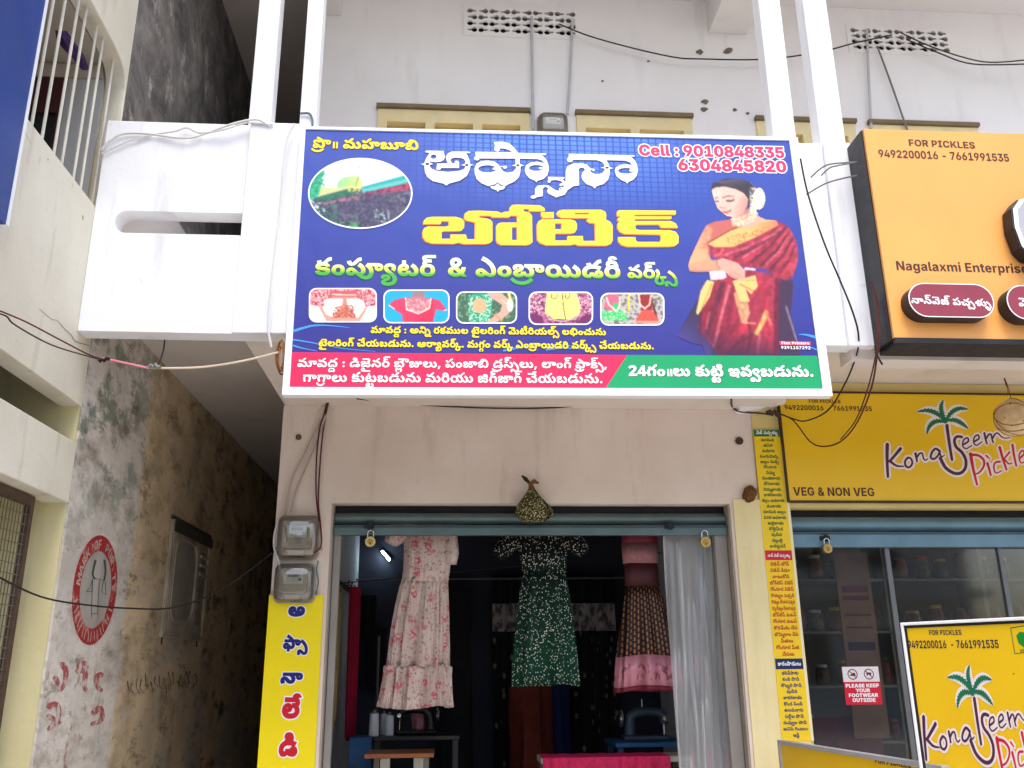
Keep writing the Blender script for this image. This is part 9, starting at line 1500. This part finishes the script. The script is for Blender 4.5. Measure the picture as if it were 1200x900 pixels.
def sewing(x, y, z, s, tone, label, flip=1):
    t = thing('sewing_machine', label, 'sewing machine', (x, y, z), 'sewing machines')
    f = lambda a, b, c, d_, e, g_: (min(x+flip*a*s, x+flip*b*s), max(x+flip*a*s, x+flip*b*s), y+c*s, y+d_*s, z+e*s, z+g_*s)
    MB().box(*f(-.22, .22, -.09, .09, .001, .045)).build('bed', tone, t, bevel=.012)
    mb = MB(); arm = []
    for px, pz, r in ((.15, .05, .055), (.15, .14, .05), (.14, .21, .05), (.08, .255, .048), (-.02, .26, .042), (-.12, .255, .042), (-.175, .235, .045), (-.185, .19, .042), (-.185, .14, .036)):
        arm.append((px, pz, r))
    mb.tube([(x+flip*a*s, y, z+b*s) for a, b, c in arm], [c*s for a, b, c in arm], 14).build('arm', tone, t)
    MB().lathe((x+flip*.235*s, y, z+.2*s), [(.02*s, -.02*s), (.075*s, -.016*s), (.085*s, 0), (.075*s, .016*s), (.02*s, .02*s)], 22, 'x').build('handwheel', CHROME, t)
    MB().tube([(x-flip*.185*s, y, z+.14*s), (x-flip*.185*s, y, z+.05*s)], .006*s, 8).build('needle_bar', CHROME, t)
    MB().lathe((x-flip*.19*s, y-.046*s, z+.2*s), [(.004, 0), (.022*s, .001), (.022*s, .012*s), (.004, .013*s)], 14, 'y').build('tension_dial', CHROME, t)
    MB().tube([(x+flip*.02*s, y, z+.30*s), (x+flip*.02*s, y, z+.37*s)], .005*s, 6).build('spool_pin', CHROME, t)
    return t
sewing(-.24, 7.62, z2, .72, plain((16, 16, 18), .3, .2), 'black sewing machine on the dark table under the floral dress')
pk = onY(492, 860, 7.7); drape('pink_scrap', 'dusty pink cloth piled beside the black sewing machine', 'cloth', pk.x, 7.72, z2+.17, z2+.002, .07, .06, plain((168, 110, 122), .8, .25, 14, .3), 1)
st_2 = MB().tube([(-.60, 8.2, .31), (-.60, 8.2, 1.80)], .012, 8).box(-.66, -.54, 8.14, 8.26, .302, .32).build('pole_stand', plain((96, 96, 104), .5, .1, 8, 0, .5), None, loc=(-.6, 8.2, .3)); tag(st_2, 'slim grey upright pole behind the table with thread cones', 'pole')
# right side: second machine on a blue table
b3 = thing('blue_table', 'blue sewing table at the right of the shop below the lehenga', 'table', (1.55, 7.3, .3))
zb = .985
MB().box(1.25, 2.05, 7.05, 7.55, zb-.03, zb).build('table_top', BLUE, b3, bevel=.004)
for x in (1.29, 2.0):
    for y in (7.09, 7.5): MB().box(x-.02, x+.02, y-.02, y+.02, .302, zb-.031).build('leg', plain((28, 60, 92), .5, .15), b3)
sewing(1.53, 7.3, zb, .8, plain((60, 78, 96), .35, .15), 'grey blue sewing machine on the right table below the lehenga', -1)
# pink covered cutting table
ct = thing('cutting_table', 'cutting table under a bright pink cloth at the bottom of the doorway', 'table', (1.1, 6.9, .3))
zt = .925
MB().box(.66, 1.72, 6.72, 7.02, zt-.04, zt-.004).build('table_top', plain((176, 168, 156), .6, .15), ct)
for x in (.70, 1.67):
    for y in (6.75, 6.98): MB().box(x-.022, x+.022, y-.022, y+.022, .302, zt-.042).build('leg', plain((120, 110, 100), .6, .15), ct)
def tcl(u, v):
    x = .672+u*.90
    if v < .5: y = 7.0-(v/.5)*.30; z = zt+.002*math.sin(u*40)
    else: y = 6.70+.012*math.sin(u*34+2*math.sin(u*9)); z = zt-(v-.5)/.5*.34
    return (x, y, z)
o = MB().grid(tcl, 90, 24).build('pink_tablecloth', plain((196, 24, 84), .7, .3, 26, .6), None, fix=False, loc=(1.1, 6.85, zt)); tag(o, 'bright pink cloth spread over the cutting table front edge', 'tablecloth')
drape('long_black_coat', 'long black garment hanging in the dark just right of the floral dress', 'garment', onY(536, 760, 8.9).x, 8.9, 2.25, .55, .06, .13, plain((20, 20, 26), .85, .2), 4, .4)
drape('orange_bag', 'rust brown cloth bag leaning against the dark printed cloth', 'bag', onY(622, 860, 8.6).x, 8.6, 1.36, .45, .2, .16, plain((104, 36, 22), .8, .3, 8), 1, .3)
drape('blue_cloth', 'deep blue garment hanging behind the pink table', 'garment', onY(652, 840, 8.8).x, 8.8, 1.5, .6, .14, .1, plain((16, 26, 84), .8, .2, 8), 2)

# ------------------------------------------------------------------ seen through the pickle shop glass
SHW = plain((132, 124, 108), .6, .15)
rk = thing('display_rack', 'wooden display rack of shelves behind the pickle shop glass', 'shelf', (4, 8.1, .3))
for z in (.9, 1.35, 1.8, 2.25): MB().box(3.0, 5.6, 7.9, 8.3, z-.02, z).build('shelf', SHW, rk)
for x in (3.0, 3.9, 4.8, 5.6): MB().box(x-.02, x+.02, 7.9, 8.3, .302, 2.6).build('upright', SHW, rk)
random.seed(11); jc = 0
for z in (.9, 1.35, 1.8, 2.25):
    x = 3.1
    while x < 5.2:
        w = .06+.015*random.random(); h = .16+.08*random.random()
        lidc = random.choice([(180, 30, 36), (196, 160, 40), (60, 90, 60), (200, 196, 190)])
        j = thing('pickle_jar', 'dim pickle jar on the rack behind the glass', 'jar', (x, 8.02, z), 'pickle jars on the rack')
        MB().lathe((x, 8.02, z), [(w*.8, .001), (w, .02), (w, h*.75), (w*.7, h*.9), (w*.7, h*.93)], 12).build('jar_body', plain(random.choice([(120, 50, 26), (98, 60, 24), (84, 70, 34), (130, 76, 30)]), .3, .2), j)
        MB().lathe((x, 8.02, z), [(w*.74, h*.9+.001), (w*.74, h*1.04), (w*.6, h*1.05)], 12).build('lid', plain(lidc, .45, .1), j)
        x += .16+.06*random.random()
pp = thing('poster_panel', 'brown printed panel standing upright just behind the pickle shop glass', 'poster', (2.75, 6.75, .3))
pa = [onY(x, y, 6.7) for x, y in ((977, 648), (1011, 644), (1027, 775), (993, 780))]
MB().box(pa[0].x, pa[1].x+.03, 6.7, 6.72, pa[3].z-.5, pa[0].z).build('panel', plain((150, 108, 84), .6, .2, 6), pp)
for k, (za, zb_, c) in enumerate(((.30, .36, (120, 30, 70)), (.39, .43, (120, 30, 70)), (.55, .57, (110, 60, 40)), (.66, .68, (110, 60, 40)), (.80, .87, (60, 24, 60)))):
    zz = pa[0].z; hh = pa[0].z-pa[3].z
    MB().box(pa[0].x+.03, pa[1].x, 6.696, 6.699, zz-hh*zb_, zz-hh*za).build('printed_strip', plain(c, .6, .2), pp)
cb = thing('white_cabinet', 'pale cabinet standing behind the left pane of the pickle shop', 'cabinet', (2.55, 7.3, .3))
MB().box(2.3, 2.62, 7.2, 7.6, .302, 2.0).build('carcass', plain((176, 178, 176), .5, .1), cb, bevel=.006)
MB().box(2.32, 2.60, 7.17, 7.198, 1.2, 1.96).build('door', plain((190, 190, 188), .5, .1), cb, bevel=.004)
rg = drape('crimson_sack', 'dark crimson sack on the floor behind the pickle shop glass', 'sack', 2.95, 6.9, 1.15, .32, .22, .2, plain((110, 18, 40), .8, .2), 2)

# ------------------------------------------------------------------ hanging charm, wicker ball, mud nest, small fittings
hp = thing('hanging_pouch', 'speckled green cloth pouch with a knotted top hung over the boutique shutter', 'pouch', tuple(onY(624, 585, D-.07)))
def pouch_m():
    d = Nd('speckled_pouch'); ds, cc = d.vor(85); g_ = d.xyz(cc); m = d.rng(ds, .42, .26)
    return d.done(d.mix(m, lin((50, 48, 22)), d.mix(g_[0], lin((150, 142, 70)), lin((222, 214, 160)))), .8)
PO = pouch_m(); c = onY(624, 612, D-.075)
def pch(u, v):
    a = 2*PI*u; prof = [(.0, .0), (.065, .005), (.098, .03), (.112, .07), (.10, .115), (.07, .16), (.04, .20), (.022, .235)]
    i = min(len(prof)-2, int(v*(len(prof)-1))); t = v*(len(prof)-1)-i; r = prof[i][0]*(1-t)+prof[i+1][0]*t; h = prof[i][1]*(1-t)+prof[i+1][1]*t
    r *= 1+.05*math.sin(7*a)+.03*math.sin(12*a+9*v)
    bul = .035*math.exp(-((a-0.35)/.6)**2)*math.exp(-((v-.4)/.22)**2)
    return c+Vector(((r+bul)*math.cos(a)*1.02, r*math.sin(a)*.55, h))
MB().grid(pch, 48, 28).build('bag', PO, hp)
tk = onY(621, 570, D-.07); BRN = plain((112, 76, 38), .85, .25, 20)
MB().tube([c+Vector((0, 0, .225)), c+Vector((-.008, 0, .26)), tk+Vector((0, 0, .03))], [.024, .017, .012], 10).build('neck', BRN, hp)
MB().tube([tk+Vector((0, 0, .02)), tk+Vector((.03, -.01, .035)), tk+Vector((.062, -.012, .02))], [.012, .017, .006], 8).build('knot_tail', BRN, hp)
MB().tube([tk+Vector((0, 0, .02)), tk+Vector((-.03, -.01, .05)), tk+Vector((-.058, -.012, .075))], [.008, .015, .005], 8).build('knot_tail', plain((40, 40, 20), .85, .2), hp)
MB().tube([tk+Vector((0, .0, .02)), tk+Vector((0, .05, .05))], .004, 6).build('string', BRN, hp)
wb = thing('wicker_ball', 'pale woven ball hanging in front of the yellow fascia sign', 'ornament', tuple(onY(1186, 488, 5.7)))
c = onY(1189, 489, 5.7); R = .13
MB().lathe(c, [(.001, -R)]+[(R*math.sin(t), -R*math.cos(t)) for t in [PI*k/14 for k in range(1, 14)]]+[(.001, R)], 28).build('ball', plain((226, 196, 150), .7, .25, 14, .4), wb)
SE = plain((150, 112, 70), .8, .2)
for k in range(6):
    ax = Vector((math.cos(k*1.7), math.sin(k*2.3), math.cos(k*.9+1))).normalized(); p = ax.orthogonal().normalized(); q = ax.cross(p)
    MB().tube([c+(p*math.cos(2*PI*j/28)+q*math.sin(2*PI*j/28)+ax*.35).normalized()*(R+.001) for j in range(28)], .0035, 5, closed=True).build('cane', SE, wb)
for k in range(14):
    a_, b_ = random.uniform(PI*.9, 2.1*PI), random.uniform(-1, 1); p = c+Vector((R*math.cos(a_)*math.cos(b_), R*math.sin(a_)*math.cos(b_), R*math.sin(b_)))
    MB().lathe(p, [(.001, -.006), (.006, 0), (.001, .006)], 8).build('dark_knot', SE, wb)
MB().tube([c+Vector((0, 0, R)), c+Vector((-.012, 0, R+.12)), c+Vector((-.004, .02, 3.32-c.z))], .003, 6).build('string', plain((120, 60, 40), .8, .2), wb)
MB().tube([c+Vector((-.012, 0, R+.09)), c+Vector((-.03, -.01, R+.15))], .006, 6).build('string_knot', plain((130, 40, 40), .8, .2), wb)
nc = onY(878, 579, D-.02); mb = MB()
def nest(u, v):
    a, b = 2*PI*u, PI*v; r = .042*(1+.22*math.sin(3*a+1)*math.sin(b)+.14*math.sin(7*a+5*b))
    return nc+Vector((r*math.sin(b)*math.cos(a)*1.1, r*math.sin(b)*math.sin(a)*.7, r*math.cos(b)*1.25+.3*r*math.sin(b)*math.cos(a)))
o = mb.grid(nest, 30, 18).build('mud_nest', plain((112, 74, 36), .95, .4, 40, .8), None, loc=nc); tag(o, 'brown lumpy mud nest stuck at the corner of the cream pillar', 'nest')
c = onY(866, 517, D-.002); t = thing('wall_hole_ring', 'dark round pipe end sunk in the wall below the sign', 'pipe', tuple(c))
MB().lathe(c, [(.015, 0), (.027, .0), (.029, .012), (.019, .014)], 18, 'y').build('rim', plain((70, 52, 44), .8, .2), t); MB().lathe(c, [(.001, .0125), (.018, .0125), (.018, .0115), (.001, .0115)], 14, 'y').build('dark_bore', BLACKV, t)
c = onY(350, 512.5, D-.004); t = thing('wall_ring', 'small rusty ring fitting on the left pillar above the meters', 'ring', tuple(c))
MB().tube([c+Vector((.016*math.cos(a), -.006, .016*math.sin(a))) for a in [2*PI*k/16 for k in range(16)]], .005, 8, closed=True).build('ring', plain((84, 66, 52), .6, .2, 20, 0, .5), t)
MB().lathe(c, [(.004, .001), (.010, .001), (.010, .005), (.004, .006)], 10, 'y').build('rose', plain((110, 96, 84), .6, .2), t)
c = onY(276, 401, B+.3)
MB().box(c.x-.02, c.x+.02, c.y-.05, c.y+.05, 3.612, 3.621).build('rust_patch', BLACKV, bld)

# ------------------------------------------------------------------ cables and conduits
def px3(pts): return [onY(a, b, y) for a, b, y in pts]
def cable(label, pts, r, m, name='cable', cat='cable', grp=None, k=6):
    P_ = px3(pts); P_ = spline(P_, k); L0 = P_[0]
    o = MB().tube(P_, r, 6).build(name, m, None, loc=L0, fix=False); tag(o, label, cat, grp); return o
CBK = plain((24, 22, 24), .5, .1); CWH = plain((216, 214, 212), .5, .08); CRD = plain((96, 34, 34), .6, .2); CGY = plain((120, 116, 112), .55, .15); CBN = plain((70, 50, 40), .7, .2)
cable('black cable sagging across the upper white wall from one ventilator to the other', [(655, 28, 6.13), (690, 42, 6.13), (740, 56, 6.12), (790, 67, 6.12), (820, 69, 6.12), (895, 69.5, 6.12), (960, 61, 6.12), (1003, 50, 6.12), (1045, 41, 6.12)], .0062, CBK)
cable('black cable leaving the right ventilator towards the photo edge', [(1062, 46, 6.12), (1100, 62, 6.1), (1140, 75, 6.05), (1205, 75, 6.0)], .0062, CBK)
cable('thin grey cable below the black one at the right ventilator', [(1055, 38, 6.13), (1085, 52, 6.11), (1125, 66, 6.08), (1160, 73, 6.05), (1205, 70, 6.0)], .006, CBN)
PIPE = plain((196, 196, 200), .5, .08)
cable('pale conduit running down from the left end of the first ventilator', [(623, 20, 6.17), (624, 90, 6.17), (625, 152, 6.17)], .012, PIPE, 'conduit', 'conduit', None, 2)
cable('pale conduit running down to the meter on the upper wall', [(671, 22, 6.17), (668, 90, 6.17), (665, 134, 6.17)], .012, PIPE, 'conduit', 'conduit', None, 2)
cable('pale upright conduit below the second ventilator', [(1016, 34, 6.17), (1018, 90, 6.17), (1021, 150, 6.17)], .011, PIPE, 'conduit', 'conduit', None, 2)
cable('grey cable slanting down from the second ventilator', [(1028, 54, 6.16), (1045, 100, 6.16), (1063, 152, 6.16)], .008, CGY)
WB = B-.045
cable('white cable looping along the top of the left balcony wall', [(119, 176, WB+.03), (128, 166, WB+.03), (145, 157, WB+.03), (175, 157, WB+.03), (215, 162, WB+.02), (240, 157, WB+.02), (270, 146, WB), (300, 140, WB), (315, 147, WB)], .007, CWH)
cable('second white cable crossing the first on the left balcony wall', [(119, 180, WB+.03), (150, 166, WB+.03), (180, 158, WB+.03), (205, 154, WB+.02), (219, 150, WB+.02), (235, 156, WB+.02), (262, 152, WB), (290, 144, WB), (320, 146, WB)], .006, CWH)
cable('white cable running down the balcony pier beside the blue sign', [(345, 145, WB-.04), (335, 170, WB-.04), (327, 250, WB-.04), (318, 330, WB-.04), (314, 380, WB-.04), (318, 407, WB-.02)], .007, CWH)
cable('grey cable clipped to the top of the white post left of the sign', [(352, 133, B-.01), (362, 133, B-.01), (366, 140, B-.01), (366, 148, B-.02)], .007, plain((90, 110, 110), .5, .1))
cable('dark twin wire running from the photo edge to the coil by the sign', [(-6, 362, 3.75), (30, 377, 3.95), (70, 398, 4.2), (105, 416, 4.45), (120, 420.5, 4.55)], .004, CRD)
cable('darker wire hanging just under the twin wire at the left', [(-6, 366, 3.75), (8, 371, 3.8), (18, 381, 3.9), (60, 404, 4.15), (105, 418, 4.45), (120, 422, 4.55)], .004, CBN)
cable('pink insulated stretch of wire in front of the stained alley wall', [(118, 420, 4.55), (140, 424, 4.62), (172, 431, 4.7)], .0075, plain((214, 130, 140), .6, .2))
cable('cream wire running right to the brown coil at the sign corner', [(172, 431, 4.7), (200, 431.5, 4.7), (240, 430, 4.7), (285, 423, 4.68), (326, 413, 4.66)], .006, plain((216, 200, 180), .6, .1))
cable('thin dark wire dangling from the balcony soffit to the cream wire', [(193, 394, 4.95), (192, 408, 4.85), (188, 422, 4.75), (184, 431, 4.7)], .0045, CBK)
tag(MB().tube([onY(178+dx, 429+dy, 4.69) for dx, dy in ((-4, 2), (-1, -1), (2, 1), (4, -2), (7, 2), (10, 0))], .012, 8).build('wire_joint', plain((130, 126, 120), .6, .3, 30), None, loc=onY(180, 430, 4.69)), 'grey taped joint where the pink and cream wires meet', 'wire joint')
tag(MB().tube([onY(119+dx, 421+dy, 4.55) for dx, dy in ((-3, 3), (0, 0), (3, 1.5), (6, -1), (9, 0))], .010, 8).build('wire_joint', BLACKV, None, loc=onY(123, 421, 4.55)), 'black taped joint in the wire before the alley', 'wire joint')
coil = thing('wire_coil', 'brown tangled coil of wire hanging at the left edge of the blue sign', 'wire coil', tuple(onY(330, 418, 4.68)))
random.seed(5)
for k in range(6):
    cx, cy = 330+random.uniform(-1.5, 1), 418+random.uniform(-3, 3); rx, ry = random.uniform(3, 5.5), random.uniform(13, 20); ph = random.uniform(0, 6)
    MB().tube([onY(cx+rx*math.cos(2*PI*j/22), cy+ry*math.sin(2*PI*j/22), 4.69+.02*math.sin(2*PI*j/22+ph)) for j in range(22)], .0045, 6, closed=True).build('loop', plain(random.choice([(150, 104, 64), (190, 150, 104), (110, 70, 44)]), .6, .2), coil)
cable('black wire sagging across the alley in front of the painted emblem', [(-6, 674, 3.9), (47, 699, 4.35), (98, 708.5, 4.75), (154, 713, 5.15), (205, 711.5, 5.5), (261, 690, 5.85), (322, 646, 6.17)], .0048, CBK)
cable('long black cable hanging from the balcony in front of the right side of the sign', [(938, 186, 4.6), (947, 228, 4.6), (966, 285, 4.6), (985, 330, 4.62), (999, 365, 4.65), (1006, 392, 4.7), (1004, 415, 4.8), (990, 450, 5.1), (970, 481, 5.5), (945, 493, 5.9), (930, 491, 6.05), (912, 484, 6.13)], .0055, CBK)
cable('purplish wire running down the side of the orange sign into a loop', [(1022, 330, 4.55), (1029, 360, 4.58), (1030, 402, 4.6), (1028, 416, 4.66), (1021, 455, 5.0), (1005, 494, 5.5), (987, 516, 5.8), (968, 523, 5.95), (950, 518, 6.05), (930, 493, 6.12), (912, 484, 6.14)], .0055, CRD)
cable('thin twin of the purplish wire beside the orange sign', [(1024, 340, 4.56), (1028, 402, 4.6), (1026, 418, 4.66), (1017, 455, 5.0), (1003, 492, 5.5), (985, 515, 5.8)], .0045, CBN)
cable('dark cable run from under the sign to the junction at the yellow fascia', [(857, 468, 5.6), (858, 476, 6.12), (866, 482, 6.14), (888, 484, 6.14), (905, 486, 6.14)], .007, CBN)
for i, (a, b) in enumerate((((962, 206, 4.66), (982, 194, 4.6)), ((945, 228, 4.66), (988, 209, 4.6)), ((950, 208, 4.66), (975, 192, 4.6)))):
    cable(('upper grey binding wire from the balcony to the orange sign', 'lower grey binding wire from the balcony to the orange sign', 'middle grey binding wire from the balcony to the orange sign')[i], [a, ((a[0]+b[0])/2, (a[1]+b[1])/2-3, 4.62), b, (1004, b[1]-4+i, 4.6)], .005, CGY)
tag(MB().tube([onY(905+dx, 484+dy, 6.13) for dx, dy in ((-6, 0), (-3, -2), (0, 1), (3, -2), (5, 1), (8, 3))], .018, 8).build('wire_joint', CBN, None, loc=onY(905, 484, 6.13)), 'dark taped bundle of wires at the corner of the yellow fascia', 'wire joint')
cable('thin dark wire slung along under the bottom edge of the sign', [(418, 467, 6.0), (460, 472, 6.15), (520, 476, 6.17), (590, 478.5, 6.17), (660, 477, 6.17), (745, 467, 6.1)], .006, CBN)
cable('red and black wire dropping down the left pillar to the upper meter', [(386, 466, 6.1), (381, 490, 6.17), (377, 520, 6.17), (374, 560, 6.17), (373, 590, 6.17), (376, 620, 6.14), (376, 640, 6.1), (368, 648, 6.1)], .006, CRD)
cable('brown wire beside the red one on the left pillar', [(384, 466, 6.1), (380, 485, 6.17), (375, 500, 6.17), (371, 535, 6.17), (370.5, 580, 6.17), (374, 610, 6.16)], .005, CBN)
cable('wall coloured cable curving left down the pillar to the upper meter', [(383, 470, 6.15), (372, 500, 6.18), (356, 535, 6.18), (343, 560, 6.18), (337, 585, 6.18), (334, 605, 6.16)], .008, plain((186, 170, 156), .6, .1))
cable('second wall coloured cable beside it on the pillar', [(385, 474, 6.15), (376, 505, 6.18), (360, 545, 6.18), (347, 575, 6.18), (341, 600, 6.16)], .007, plain((180, 164, 150), .6, .1))
cable('pale cable looping round the left side of the two meters', [(331, 605, 6.15), (323, 620, 6.15), (321, 640, 6.15), (326, 656, 6.15), (328, 668, 6.12)], .007, CWH)
cable('grey wire stub at the right of the lower meter', [(373, 657, 6.16), (371, 668, 6.16), (373, 682, 6.16), (370, 697, 6.15)], .005, CGY)
cable('dark curling wire end at the bottom edge of the orange sign', [(1026, 413, 4.7), (1032, 424, 4.75), (1034, 427, 4.75)], .006, CBK)
